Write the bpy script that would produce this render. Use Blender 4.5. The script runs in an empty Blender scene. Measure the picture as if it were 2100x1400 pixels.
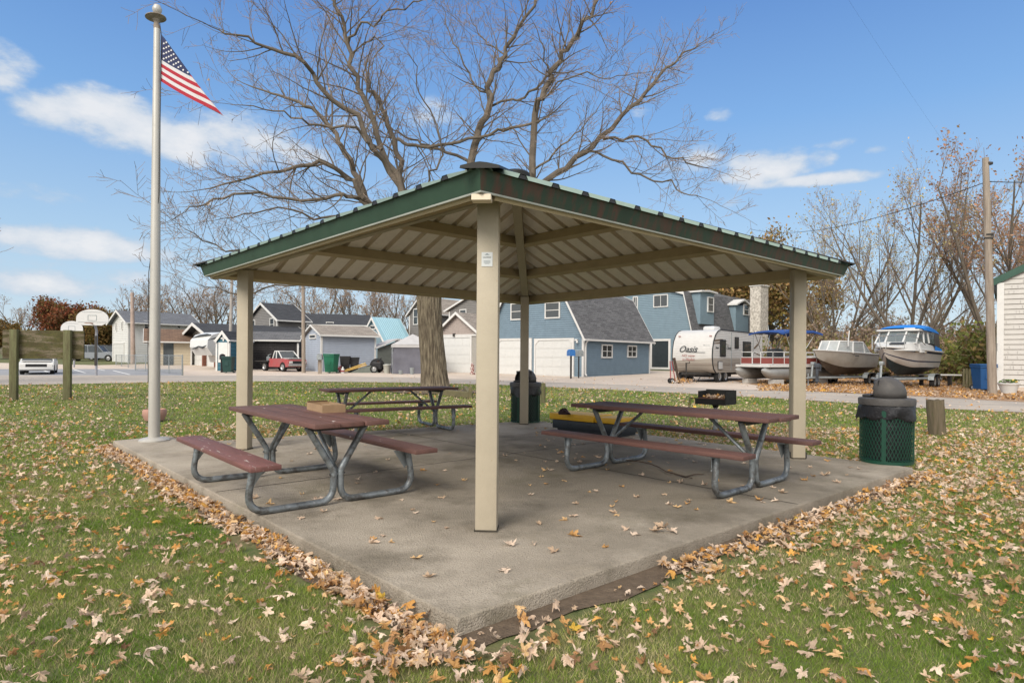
import bpy, math, random
import numpy as np
from mathutils import Vector, Matrix
R=math.radians
sc=bpy.context.scene
col=sc.collection
# ------------------------------------------------------------------ camera
F=1283.7; YH=732.68; ROLL=.0072; HC=1.43        # focal length in photo pixels, horizon row, roll, eye height
cd=bpy.data.cameras.new('camera'); cam=bpy.data.objects.new('camera',cd); col.objects.link(cam); sc.camera=cam
cd.sensor_width=36; cd.lens=36*F/2100; cd.shift_y=(YH-700)/2100; cd.clip_end=3000; cd.clip_start=.05
cam.matrix_world=Matrix.Translation((0,0,HC))@Matrix.Rotation(R(90),4,'X')@Matrix.Rotation(ROLL,4,'Z')
# ------------------------------------------------------------------ light
SUN_EL,SUN_AZ=R(38),R(205)      # azimuth from +Y clockwise: behind the camera, to the left
w=bpy.data.worlds.new('World'); sc.world=w; w.use_nodes=True
sc.view_settings.view_transform='Standard'; sc.view_settings.look='None'; sc.view_settings.gamma=1
sc.view_settings.exposure=1.06
sl=bpy.data.lights.new('sun','SUN'); sl.energy=1.75; sl.angle=R(32); sl.color=(1,.93,.82)
so=bpy.data.objects.new('sun',sl); col.objects.link(so)
sdir=Vector((math.sin(SUN_AZ)*math.cos(SUN_EL),math.cos(SUN_AZ)*math.cos(SUN_EL),math.sin(SUN_EL)))
so.rotation_euler=sdir.to_track_quat('Z','Y').to_euler(); so.location=sdir*60
def nn(nt,t,**k):
    n=nt.nodes.new(t)
    for a,b in k.items(): setattr(n,a,b)
    return n
def setup_world():
    nt=w.node_tree; nt.nodes.clear(); L=nt.links.new
    out=nn(nt,'ShaderNodeOutputWorld'); bg=nn(nt,'ShaderNodeBackground'); bg.inputs[1].default_value=.11
    sky=nn(nt,'ShaderNodeTexSky',sky_type='NISHITA',sun_disc=False,sun_elevation=SUN_EL,sun_rotation=SUN_AZ,air_density=1.25,dust_density=.6,ozone_density=2.0)
    tc=nn(nt,'ShaderNodeTexCoord')
    sep=nn(nt,'ShaderNodeSeparateXYZ'); L(tc.outputs['Generated'],sep.inputs[0])
    def m(op,a,b=None,c=None):
        n=nn(nt,'ShaderNodeMath',operation=op)
        for i,v in enumerate((a,b,c)):
            if v is None: continue
            if isinstance(v,(int,float)): n.inputs[i].default_value=v
            else: L(v,n.inputs[i])
        return n.outputs[0]
    x,y,z=sep.outputs
    az=m('ARCTAN2',x,y)
    el=m('ARCTAN2',z,m('SQRT',m('ADD',m('MULTIPLY',x,x),m('MULTIPLY',y,y))))
    cb=nn(nt,'ShaderNodeCombineXYZ'); L(m('MULTIPLY',az,9.),cb.inputs[0]); L(m('MULTIPLY',el,17.),cb.inputs[1])
    no=nn(nt,'ShaderNodeTexNoise'); no.inputs['Scale'].default_value=1.25; no.inputs['Detail'].default_value=7; no.inputs['Roughness'].default_value=.6
    L(cb.outputs[0],no.inputs['Vector'])
    nz=m('SUBTRACT',no.outputs[0],.5)
    clouds=[(0,150,60,30,1.),(100,230,70,26,1.1),(180,235,80,30,1.1),(255,265,100,36,1.25),(300,290,85,30,.8),(375,300,58,30,1.15),(490,285,90,44,.95),(610,325,60,26,.85),(890,250,60,30,.65),(730,255,40,22,.5),(60,403,80,15,.75),(170,508,150,22,1.35),(270,522,90,14,1.1),(60,545,200,16,.5),(75,585,140,18,1.1),(250,575,120,14,.8),(330,535,120,22,.6),(400,600,260,20,.45),
     (1560,338,75,26,1.15),(1500,350,70,16,.6),(1660,366,120,9,.95),(1440,315,45,20,.85),(1405,345,40,18,.6),(1680,318,26,14,.8),(1705,293,34,8,.7),(1795,301,26,6,.6),(1505,412,22,12,.5),(1310,230,24,10,.5),(1470,232,22,10,.5),(700,610,300,18,.4),(1700,600,300,22,.3)]
    tot=None
    for px,py,sx,sy,s in clouds:
        a0=math.atan((px-1050)/F); e0=math.atan2((YH-py)/F*math.cos(a0),1)
        sa=sx/F*math.cos(a0)**2*1.25; se=sy/F*1.25
        u=m('MULTIPLY',m('SUBTRACT',az,a0),1/sa); v=m('MULTIPLY',m('SUBTRACT',el,e0),1/se)
        d=m('ADD',m('MULTIPLY',u,u),m('MULTIPLY',v,v))
        g=m('MULTIPLY',m('MAXIMUM',m('SUBTRACT',1.,m('MULTIPLY',d,.5)),0.),s)
        tot=g if tot is None else m('MAXIMUM',tot,g)
    dens=m('ADD',tot,m('MULTIPLY',nz,2.4))
    mr=nn(nt,'ShaderNodeMapRange',interpolation_type='SMOOTHSTEP'); L(dens,mr.inputs[0]); mr.inputs[1].default_value=.30; mr.inputs[2].default_value=1.05
    gate=m('MINIMUM',m('MULTIPLY',tot,4.),1.)
    front=m('MULTIPLY',mr.outputs[0],gate)
    # bright overcast added overhead and behind the viewer, out of view, for neutral fill
    n2=nn(nt,'ShaderNodeTexNoise'); n2.inputs['Scale'].default_value=2.2; n2.inputs['Detail'].default_value=5; L(tc.outputs['Generated'],n2.inputs['Vector'])
    back=nn(nt,'ShaderNodeMapRange',interpolation_type='SMOOTHSTEP'); L(m('SUBTRACT',m('MULTIPLY',z,.8),y),back.inputs[0]); back.inputs[1].default_value=-.25; back.inputs[2].default_value=.25
    bm_=nn(nt,'ShaderNodeMapRange',interpolation_type='SMOOTHSTEP'); L(n2.outputs[0],bm_.inputs[0]); bm_.inputs[1].default_value=.30; bm_.inputs[2].default_value=.55
    bk=m('MULTIPLY',back.outputs[0],bm_.outputs[0])
    cl=m('MAXIMUM',front,bk)
    ccol=nn(nt,'ShaderNodeMix',data_type='RGBA'); ccol.inputs[6].default_value=(2.3,2.75,3.3,1); ccol.inputs[7].default_value=(3.7,3.75,3.85,1)
    cc=nn(nt,'ShaderNodeMapRange'); L(m('ADD',dens,m('MULTIPLY',no.outputs[0],.5)),cc.inputs[0]); cc.inputs[1].default_value=.7; cc.inputs[2].default_value=1.7; L(cc.outputs[0],ccol.inputs[0])
    c2_=nn(nt,'ShaderNodeMix',data_type='RGBA'); L(bk,c2_.inputs[0]); L(ccol.outputs[2],c2_.inputs[6]); c2_.inputs[7].default_value=(6.0,5.75,5.45,1)
    mx=nn(nt,'ShaderNodeMix',data_type='RGBA'); L(m('MULTIPLY',cl,.93),mx.inputs[0])
    rp=nn(nt,'ShaderNodeValToRGB'); L(m('DIVIDE',el,1.5708),rp.inputs[0]); e=rp.color_ramp.elements
    e[0].position=0; e[0].color=(2.3,2.85,3.4,1); e[1].position=1; e[1].color=(.33,.92,2.3,1)
    for p_,c_ in ((.09,(1.65,2.45,3.35)),(.22,(.76,1.66,3.2)),(.33,(.40,1.06,2.65))): k=e.new(p_); k.color=c_+(1,)
    # the clear air: Nishita graded along elevation
    sk=nn(nt,'ShaderNodeMix',data_type='RGBA'); sk.inputs[0].default_value=.88
    hs=nn(nt,'ShaderNodeHueSaturation'); hs.inputs['Saturation'].default_value=.92; hs.inputs['Value'].default_value=1.15; L(sky.outputs[0],hs.inputs['Color'])
    L(hs.outputs[0],sk.inputs[6]); L(rp.outputs[0],sk.inputs[7]); L(sk.outputs[2],mx.inputs[6]); L(c2_.outputs[2],mx.inputs[7])
    L(mx.outputs[2],bg.inputs[0]); L(bg.outputs[0],out.inputs[0])
setup_world()
# ------------------------------------------------------------------ measuring helpers
def unroll(px,py):
    dx,dy=px-1050,py-YH; c,s=math.cos(ROLL),math.sin(ROLL)
    return c*dx+s*dy, -s*dx+c*dy
def W(px,py,Y):                      # world point seen at that photo pixel at depth Y
    a,b=unroll(px,py); return Vector((a/F*Y,Y,HC-b/F*Y))
def gz(y):                           # the land rises gently beyond the lawn
    return 0 if y<18 else (.12*((y-18)/27)**2.3 if y<75 else .66+(y-75)*.012)
def G(px,py,h=0.):                   # ground point seen at that pixel
    a,b=unroll(px,py); y=30.
    if b<=3: y=150.; return Vector((a/F*y,y,gz(y)))
    for _ in range(60): y=.5*y+.5*min(300,(HC-h-gz(y))*F/b)
    return Vector((a/F*y,y,gz(y)+h))
def colx(px): return (px-1050)/F
SLAB=.10
# ------------------------------------------------------------------ mesh builder
class MB:
    def __init__(s): s.v=[]; s.f=[]; s.m=[]; s.uv=[]; s.mi=0
    def q(s,*p):
        n=len(s.v); s.v+=[tuple(a) for a in p]; s.f.append(tuple(range(n,n+len(p)))); s.m.append(s.mi)
        p=[Vector(a) for a in p]; e=(p[1]-p[0]); 
        nrm=(p[1]-p[0]).cross(p[-1]-p[0]); e=e.normalized() if e.length>1e-9 else Vector((1,0,0)); g=nrm.cross(e); g=g.normalized() if g.length>1e-12 else Vector((0,0,1))
        s.uv.append([((a-p[0]).dot(e),(a-p[0]).dot(g)) for a in p]); return s
    def mesh(s,vs,fs):
        n=len(s.v); s.v+=[tuple(a) for a in vs]
        for f in fs: s.f.append(tuple(n+i for i in f)); s.m.append(s.mi); s.uv.append(None)
        return s
    def box(s,c,d,rz=0,M=None,bev=0):
        x,y,z=d[0]/2,d[1]/2,d[2]/2
        T=Matrix.Translation(c)@(M if M else Matrix.Rotation(rz,4,'Z'))
        if bev<=0:
            P=[T@Vector((i*x,j*y,k*z)) for k in(-1,1) for i,j in((-1,-1),(1,-1),(1,1),(-1,1))]
            F_=[(3,2,1,0),(4,5,6,7),(0,1,5,4),(1,2,6,5),(2,3,7,6),(3,0,4,7)]
            return s.mesh(P,F_)
        import bmesh
        bm=bmesh.new(); bmesh.ops.create_cube(bm,size=1,matrix=Matrix.Diagonal((d[0],d[1],d[2],1)))
        bmesh.ops.bevel(bm,geom=list(bm.edges),offset=min(bev,x*.8,y*.8,z*.8),segments=2,affect='EDGES',profile=.5)
        bm.verts.ensure_lookup_table(); vs=[T@v.co for v in bm.verts]; fs=[tuple(v.index for v in f.verts) for f in bm.faces]; bm.free()
        return s.mesh(vs,fs)
    def tube(s,pts,r,n=8,cap=True,closed=False):
        pts=[Vector(p) for p in pts]; N=len(pts); rr=r if isinstance(r,(list,tuple)) else [r]*N
        vs=[];fs=[]; ref=None
        for i,p in enumerate(pts):
            if closed: t=pts[(i+1)%N]-pts[i-1]
            else: t=(pts[min(i+1,N-1)]-pts[max(i-1,0)])
            t.normalize()
            if ref is None: ref=Vector((0,0,1)) if abs(t.z)<.9 else Vector((1,0,0))
            a=(ref-t*ref.dot(t)); a.normalize(); ref=a; b=t.cross(a)
            for k in range(n):
                an=2*math.pi*k/n; vs.append(p+(a*math.cos(an)+b*math.sin(an))*rr[i])
        for i in range(N if closed else N-1):
            for k in range(n):
                j=(i+1)%N; fs.append((i*n+k,i*n+(k+1)%n,j*n+(k+1)%n,j*n+k))
        if cap and not closed: fs.append(tuple(range(n-1,-1,-1))); fs.append(tuple((N-1)*n+k for k in range(n)))
        return s.mesh(vs,fs)
    def lathe(s,prof,n=24,c=(0,0,0),M=None,a0=0,a1=2*math.pi):
        full=abs(a1-a0-2*math.pi)<1e-6; T=Matrix.Translation(c)@(M if M else Matrix.Identity(4))
        vs=[];fs=[];K=n if full else n+1
        for rr,z in prof:
            for k in range(K):
                a=a0+(a1-a0)*k/n; vs.append(T@Vector((rr*math.cos(a),rr*math.sin(a),z)))
        for i in range(len(prof)-1):
            for k in range(n): fs.append((i*K+k,i*K+(k+1)%K,(i+1)*K+(k+1)%K,(i+1)*K+k))
        return s.mesh(vs,fs)
    def prism(s,poly,a,b,T=None):     # poly (x,z) extruded along y from a to b
        T=T or Matrix.Identity(4); n=len(poly)
        vs=[T@Vector((x,a,z)) for x,z in poly]+[T@Vector((x,b,z)) for x,z in poly]
        fs=[tuple(range(n)),tuple(range(2*n-1,n-1,-1))]+[(i,i+n,(i+1)%n+n,(i+1)%n) for i in range(n)]
        return s.mesh(vs,fs)
def O(name,mb,mat,parent=None,smooth=False,**tg):
    me=bpy.data.meshes.new(name); me.from_pydata(mb.v,[],mb.f)
    mats=mat if isinstance(mat,(list,tuple)) else [mat]
    for m_ in mats: me.materials.append(m_)
    if len(mats)>1: me.polygons.foreach_set('material_index',mb.m)
    if any(u is not None for u in mb.uv):
        ul=me.uv_layers.new(name='UVMap'); arr=[]
        for f,u in zip(mb.f,mb.uv): arr+= [c for t in (u or [(0,0)]*len(f)) for c in t]
        ul.data.foreach_set('uv',arr)
    import bmesh
    b=bmesh.new(); b.from_mesh(me); bmesh.ops.recalc_face_normals(b,faces=b.faces); b.to_mesh(me); b.free()
    if smooth:
        me.polygons.foreach_set('use_smooth',[True]*len(me.polygons))
        try: me.set_sharp_from_angle(angle=R(38))
        except Exception: pass
    me.update(); o=bpy.data.objects.new(name,me); col.objects.link(o)
    if parent is not None: o.parent=parent
    for k,v in tg.items(): o[k]=v
    return o
def textobj(body,parent,mx,size,mt,name='lettering',shear=0,ext=.004,align='CENTER'):
    cu=bpy.data.curves.new(name,'FONT'); cu.body=body; cu.size=size; cu.align_x=align; cu.extrude=ext; cu.shear=shear
    c=bpy.data.objects.new(name,cu); col.objects.link(c); bpy.context.view_layer.update()
    me=bpy.data.meshes.new_from_object(c.evaluated_get(bpy.context.evaluated_depsgraph_get())); bpy.data.objects.remove(c); me.materials.clear(); me.materials.append(mt)
    o=bpy.data.objects.new(name,me); col.objects.link(o); o.parent=parent; o.matrix_local=mx; return o
def T(name,label,cat,loc=(0,0,0),rz=0,group=None):
    o=bpy.data.objects.new(name,None); col.objects.link(o); o.location=loc; o.rotation_euler=(0,0,rz)
    o['label']=label; o['category']=cat
    if group: o['group']=group
    o.empty_display_size=.2
    return o
def dup(o,parent=None):
    c=o.copy(); col.objects.link(c)
    if parent is not None: c.parent=parent
    for ch in list(o.children): dup(ch,c)
    return c
def relabel(o,label): o['label']=label; return o
# ------------------------------------------------------------------ materials
def mat(name,c,rough=.7,metal=0,var=.12,vs=4,c2=None,bump=0,bs=40,spec=.4,co='Object',thr=None,stretch=(1,1,1),emit=0,alpha=1):
    m=bpy.data.materials.new(name); m.use_nodes=True; nt=m.node_tree; L=nt.links.new
    b=nt.nodes['Principled BSDF']; b.inputs['Roughness'].default_value=rough; b.inputs['Metallic'].default_value=metal
    b.inputs['Specular IOR Level'].default_value=spec
    c=tuple(c)+(1,); c2=tuple(c2)+(1,) if c2 else tuple(x*(1-var*1.6) for x in c[:3])+(1,)
    tc=nn(nt,'ShaderNodeTexCoord'); mp=nn(nt,'ShaderNodeMapping'); mp.inputs['Scale'].default_value=stretch; L(tc.outputs[co],mp.inputs[0])
    no=nn(nt,'ShaderNodeTexNoise'); no.inputs['Scale'].default_value=vs; no.inputs['Detail'].default_value=6; no.inputs['Roughness'].default_value=.6; L(mp.outputs[0],no.inputs['Vector'])
    mr=nn(nt,'ShaderNodeMapRange'); L(no.outputs[0],mr.inputs[0]); lo,hi=thr or (.3,.7); mr.inputs[1].default_value=lo; mr.inputs[2].default_value=hi
    mx=nn(nt,'ShaderNodeMix',data_type='RGBA'); L(mr.outputs[0],mx.inputs[0]); mx.inputs[6].default_value=c; mx.inputs[7].default_value=c2
    L(mx.outputs[2],b.inputs['Base Color'])
    if bump:
        n2=nn(nt,'ShaderNodeTexNoise'); n2.inputs['Scale'].default_value=bs; n2.inputs['Detail'].default_value=5; L(mp.outputs[0],n2.inputs['Vector'])
        bp=nn(nt,'ShaderNodeBump'); bp.inputs['Strength'].default_value=bump; bp.inputs['Distance'].default_value=.02; L(n2.outputs[0],bp.inputs['Height']); L(bp.outputs[0],b.inputs['Normal'])
    if alpha<1: b.inputs['Alpha'].default_value=alpha
    return m
def addlayer(m,c,vs,lo,hi,stretch=(1,1,1),co='Object',fac=1,seed=0):   # a second stain or dirt layer over the colour
    nt=m.node_tree; L=nt.links.new; b=nt.nodes['Principled BSDF']; old=b.inputs['Base Color'].links[0].from_socket
    tc=nn(nt,'ShaderNodeTexCoord'); mp=nn(nt,'ShaderNodeMapping'); mp.inputs['Scale'].default_value=stretch; mp.inputs['Location'].default_value=(seed,seed,seed); L(tc.outputs[co],mp.inputs[0])
    no=nn(nt,'ShaderNodeTexNoise'); no.inputs['Scale'].default_value=vs; no.inputs['Detail'].default_value=8; no.inputs['Roughness'].default_value=.65; L(mp.outputs[0],no.inputs['Vector'])
    mr=nn(nt,'ShaderNodeMapRange'); L(no.outputs[0],mr.inputs[0]); mr.inputs[1].default_value=lo; mr.inputs[2].default_value=hi; mr.inputs[4].default_value=fac
    mx=nn(nt,'ShaderNodeMix',data_type='RGBA'); L(mr.outputs[0],mx.inputs[0]); L(old,mx.inputs[6]); mx.inputs[7].default_value=tuple(c)+(1,); L(mx.outputs[2],b.inputs['Base Color'])
    return m
def shingle(name,c,c2,bw=.5,bh=.16,rough=.9):
    m=bpy.data.materials.new(name); m.use_nodes=True; nt=m.node_tree; L=nt.links.new; b=nt.nodes['Principled BSDF']; b.inputs['Roughness'].default_value=rough; b.inputs['Specular IOR Level'].default_value=.2
    tc=nn(nt,'ShaderNodeTexCoord'); br=nn(nt,'ShaderNodeTexBrick'); br.inputs['Scale'].default_value=1; br.inputs['Brick Width'].default_value=bw; br.inputs['Row Height'].default_value=bh; br.inputs['Mortar Size'].default_value=.008
    br.inputs['Color1'].default_value=tuple(c)+(1,); br.inputs['Color2'].default_value=tuple(c2)+(1,); br.inputs['Mortar'].default_value=tuple(x*.5 for x in c2)+(1,); br.inputs['Bias'].default_value=-.1
    L(tc.outputs['UV'],br.inputs['Vector'])
    no=nn(nt,'ShaderNodeTexNoise'); no.inputs['Scale'].default_value=14; no.inputs['Detail'].default_value=4; L(tc.outputs['UV'],no.inputs['Vector'])
    mx=nn(nt,'ShaderNodeMix',data_type='RGBA',blend_type='MULTIPLY'); mx.inputs[0].default_value=1; L(br.outputs[0],mx.inputs[6])
    mr=nn(nt,'ShaderNodeMapRange'); L(no.outputs[0],mr.inputs[0]); mr.inputs[1].default_value=.3; mr.inputs[2].default_value=.7; mr.inputs[3].default_value=.7; mr.inputs[4].default_value=1.25
    L(mr.outputs[0],mx.inputs[7]); L(mx.outputs[2],b.inputs['Base Color'])
    bp=nn(nt,'ShaderNodeBump'); bp.inputs['Strength'].default_value=.6; bp.inputs['Distance'].default_value=.02; L(br.outputs['Fac'],bp.inputs['Height']); bp.invert=True; L(bp.outputs[0],b.inputs['Normal'])
    return m
def attrmat(name,rough=.8,spec=.2,trans=0,bump=0):
    m=bpy.data.materials.new(name); m.use_nodes=True; nt=m.node_tree; b=nt.nodes['Principled BSDF']; b.inputs['Roughness'].default_value=rough; b.inputs['Specular IOR Level'].default_value=spec
    a=nn(nt,'ShaderNodeAttribute',attribute_name='tint'); nt.links.new(a.outputs['Color'],b.inputs['Base Color'])
    if trans:
        tr=nn(nt,'ShaderNodeBsdfTranslucent'); nt.links.new(a.outputs['Color'],tr.inputs[0]); ms=nn(nt,'ShaderNodeMixShader'); ms.inputs[0].default_value=trans
        nt.links.new(b.outputs[0],ms.inputs[1]); nt.links.new(tr.outputs[0],ms.inputs[2]); nt.links.new(ms.outputs[0],nt.nodes['Material Output'].inputs[0])
    return m
M={}
M['tan']=mat('tan_paint',(.43,.375,.285),.55,var=.06,vs=6,bump=.15,bs=120); addlayer(M['tan'],(.30,.19,.09),38,.63,.72,fac=.6)
M['beam']=mat('tan_beam_paint',(.46,.37,.23),.6,var=.08,vs=5)
M['ceilrib']=mat('ceiling_rib_shade',(.62,.53,.41),.6,var=.1); M['green']=mat('green_fascia',(.029,.056,.036),.5,var=.15,vs=3); addlayer(M['green'],(.085,.040,.028),2.6,.44,.60,stretch=(5,5,.35),fac=.85); addlayer(M['green'],(.03,.03,.025),9,.6,.75,fac=.5); M['greenc']=mat('green_fascia_clean',(.036,.076,.048),.5,var=.15,vs=3); addlayer(M['greenc'],(.05,.055,.04),3,.55,.75,stretch=(4,4,.4),fac=.6); M['drip']=mat('drip_edge',(.40,.42,.38),.5)  # ceilrib: shade of the rib recesses painted in as a browner ceiling colour
M['roofgreen']=mat('pale_green_roof_metal',(.20,.27,.235),.35,var=.12)
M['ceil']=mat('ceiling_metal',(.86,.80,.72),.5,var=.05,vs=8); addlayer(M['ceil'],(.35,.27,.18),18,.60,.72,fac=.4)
M['white']=mat('white_trim',(.64,.63,.61),.5,var=.06,vs=3)
M['blackp']=mat('black_plastic',(.022,.022,.024),.5,var=.2)
M['rubber']=mat('rubber',(.02,.02,.02),.85,var=.2)
M['rim']=mat('wheel_metal',(.45,.45,.45),.35,metal=.7)
M['glass']=mat('dark_glass',(.035,.045,.05),.06,var=.1,spec=.8)
M['galv']=mat('galvanised_pipe',(.27,.30,.32),.45,metal=.5,var=.3,vs=9,bump=.15,bs=60); addlayer(M['galv'],(.07,.062,.055),11,.48,.62,fac=.8); addlayer(M['galv'],(.45,.46,.46),30,.6,.7,fac=.5,seed=4.)
M['galv2']=mat('galvanised_plate',(.33,.36,.37),.5,metal=.4,var=.2,vs=9)
M['dkmetal']=mat('dark_steel',(.06,.055,.05),.6,metal=.3,var=.3)
M['wood']=mat('weathered_post_wood',(.17,.145,.095),.9,c2=(.075,.075,.03),vs=3,bump=.5,bs=30,stretch=(6,6,.8))
M['pole']=mat('utility_pole_wood',(.34,.29,.24),.9,c2=(.19,.15,.12),vs=2,bump=.4,bs=20,stretch=(7,7,.6))
def concrete():
    m=mat('slab_concrete',(.48,.42,.345),.92,c2=(.34,.295,.24),vs=.75,thr=(.36,.64),bump=1.,bs=95,spec=.15)
    addlayer(m,(.115,.098,.07),1.5,.50,.74,fac=.8,seed=3.1); addlayer(m,(.12,.115,.05),.8,.56,.74,fac=.6,seed=7.7); addlayer(m,(.52,.45,.35),60,.55,.75,fac=.6); addlayer(m,(.12,.105,.08),75,.55,.68,fac=.75,seed=1.3); addlayer(m,(.09,.075,.05),150,.56,.7,fac=.7,seed=5.); addlayer(m,(.47,.40,.30),2.2,.58,.78,fac=.5,seed=12.)
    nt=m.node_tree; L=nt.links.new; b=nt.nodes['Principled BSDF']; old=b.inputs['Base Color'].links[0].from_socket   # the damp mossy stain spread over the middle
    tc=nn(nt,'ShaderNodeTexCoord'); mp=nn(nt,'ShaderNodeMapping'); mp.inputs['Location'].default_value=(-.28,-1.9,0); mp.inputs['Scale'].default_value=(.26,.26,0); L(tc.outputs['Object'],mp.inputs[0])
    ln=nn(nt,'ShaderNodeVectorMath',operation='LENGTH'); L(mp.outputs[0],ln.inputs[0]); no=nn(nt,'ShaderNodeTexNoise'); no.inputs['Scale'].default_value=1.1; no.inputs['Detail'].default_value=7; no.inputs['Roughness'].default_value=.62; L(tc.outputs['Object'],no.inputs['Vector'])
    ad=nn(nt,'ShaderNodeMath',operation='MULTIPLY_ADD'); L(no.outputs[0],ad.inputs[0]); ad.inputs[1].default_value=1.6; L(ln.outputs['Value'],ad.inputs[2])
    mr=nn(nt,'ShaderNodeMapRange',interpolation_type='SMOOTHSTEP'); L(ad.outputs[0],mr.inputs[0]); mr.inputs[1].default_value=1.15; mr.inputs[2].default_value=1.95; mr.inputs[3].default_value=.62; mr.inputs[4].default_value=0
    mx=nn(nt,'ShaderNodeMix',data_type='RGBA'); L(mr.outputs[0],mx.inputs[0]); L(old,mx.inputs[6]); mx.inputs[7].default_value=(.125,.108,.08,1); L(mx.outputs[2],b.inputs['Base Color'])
    return m
M['conc']=concrete()
# ================================================================== ground, road and paving
def drape(name,near,far,off,mat_,nx=60,ny=10,kind='structure'):
    """sheet between two polylines of ground points (world x,y)"""
    def res(pl,n):
        pl=[Vector((p[0],p[1])) for p in pl]; d=[0]
        for a,b in zip(pl,pl[1:]): d.append(d[-1]+(b-a).length)
        out=[]
        for i in range(n+1):
            t=d[-1]*i/n; k=max(j for j in range(len(pl)-1) if d[j]<=t+1e-9); u=(t-d[k])/max(d[k+1]-d[k],1e-9); out.append(pl[k].lerp(pl[k+1],min(u,1)))
        return out
    A,B=res(near,nx),res(far,nx); mb=MB(); vs=[];fs=[]
    for j in range(ny+1):
        for i in range(nx+1):
            p=A[i].lerp(B[i],j/ny); vs.append((p.x,p.y,gz(p.y)+off))
    for j in range(ny):
        for i in range(nx): a=j*(nx+1)+i; fs.append((a,a+1,a+nx+2,a+nx+1))
    mb.mesh(vs,fs); o=O(name,mb,mat_); o['kind']=kind; return o
def XY(px,py): g=G(px,py); return (g.x,g.y)
M['soil']=mat('lawn_soil',(.105,.125,.04),.95,c2=(.15,.125,.06),vs=1.3,bump=.5,bs=60); addlayer(M['soil'],(.065,.10,.025),3.2,.45,.65); addlayer(M['soil'],(.20,.155,.09),22,.56,.70,fac=.45)
M['road']=mat('lane_asphalt',(.40,.35,.30),.95,c2=(.30,.27,.24),vs=.7,bump=.4,bs=90); addlayer(M['road'],(.50,.43,.35),.35,.50,.66,fac=.7,stretch=(.5,3,1)); addlayer(M['road'],(.12,.11,.10),40,.58,.74,fac=.5)
M['gravel']=mat('gravel_apron',(.58,.49,.41),.95,c2=(.47,.39,.32),vs=.5,bump=.5,bs=50); addlayer(M['gravel'],(.27,.22,.17),7,.55,.72,fac=.6,stretch=(1,3,1)); addlayer(M['gravel'],(.55,.51,.46),.9,.56,.72,fac=.6,stretch=(.4,2.2,1))
M['lot']=mat('parking_asphalt',(.22,.23,.25),.95,c2=(.30,.30,.31),vs=.6,bump=.3,bs=70)
M['far']=mat('far_ground',(.16,.14,.07),.95,c2=(.22,.17,.10),vs=.4); addlayer(M['far'],(.10,.12,.04),.25,.45,.6)
vs=[];fs=[]; ys=[-6,-2,0,1,2,3,4,5,6,8,10,12,14,16,18]+[18+i*1.5 for i in range(1,48)]+[100,120,150,200,300,500,900,1800]; xs=[-1500,-700,-350,-200]+[i*8 for i in range(-16,17)]+[200,350,700,1500]
for y in ys:
    for x in xs: vs.append((x,y,gz(y)))
for j in range(len(ys)-1):
    for i in range(len(xs)-1): a=j*len(xs)+i; fs.append((a,a+1,a+len(xs)+1,a+len(xs)))
mb=MB(); mb.mesh(vs,fs); g=O('ground',mb,M['soil']); g['kind']='structure'
near=[XY(-260,795),XY(0,790),XY(250,785.5),XY(480,782),XY(700,783),XY(870,785.5),XY(1020,789),XY(1110,793),XY(1230,798),XY(1350,804),XY(1500,812),XY(1660,821),XY(1880,836),XY(2100,846),XY(2330,860)]
far_=[XY(-260,770),XY(0,769.5),XY(250,769.5),XY(480,770),XY(700,771),XY(870,775),XY(1020,780),XY(1110,783),XY(1230,787.5),XY(1350,792),XY(1500,798),XY(1660,803),XY(1880,813),XY(2100,825),XY(2330,838)]
drape('road',near,far_,.012,M['road'],120,8)
# apron of gravel and concrete between the lane and the houses, lot on the left, leaf covered yard on the right
apn=[XY(376,770.2),XY(600,770.7),XY(870,775),XY(1110,783),XY(1350,792),XY(1500,798),XY(1640,802.3)]
apf=[XY(376,745),XY(600,748),XY(870,748),XY(1110,752),XY(1350,760),XY(1500,764),XY(1640,772)]
drape('driveway',apn,apf,.008,M['gravel'],80,24)
drape('parking_lot',[XY(-260,770),XY(0,769.5),XY(250,769.5),XY(372,769.8)],[XY(-260,757),XY(0,757),XY(250,756.5),XY(372,757)],.010,M['lot'],40,10)
drape('side_street',[XY(-260,757),XY(0,757),XY(250,756.5),XY(375,757)],[XY(-260,745),XY(0,744),XY(200,749),XY(375,744)],.014,M['gravel'],40,10)
M['paint']=mat('road_paint',(.75,.75,.73),.8,var=.1)
for (a,b,c,d) in ((20,759,26,768),(85,758,108,767),(150,757.5,175,765),(200,757,215,760),(232,760,266,768.4),(262,757,330,762)):
    p,q=Vector(XY(a,b)),Vector(XY(c,d)); n=(q-p).normalized(); s_=Vector((-n.y,n.x))*.07; mb=MB()
    mb.q(*[(v.x,v.y,gz(v.y)+.018) for v in (p-s_,q-s_,q+s_,p+s_)]); o=O('parking_line',mb,M['paint'],kind='structure')
M['leafbed']=mat('leaf_covered_ground',(.34,.21,.12),.95,c2=(.22,.125,.065),vs=9,bump=.6,bs=30); addlayer(M['leafbed'],(.50,.38,.26),14,.54,.68)
drape('leaf_covered_yard',[XY(1610,801.3),XY(1700,804.3),XY(1880,813),XY(2100,825),XY(2330,838)],[XY(1500,780),XY(1660,777),XY(1880,768),XY(2100,772),XY(2330,780)],.016,M['leafbed'],60,10)
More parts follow.
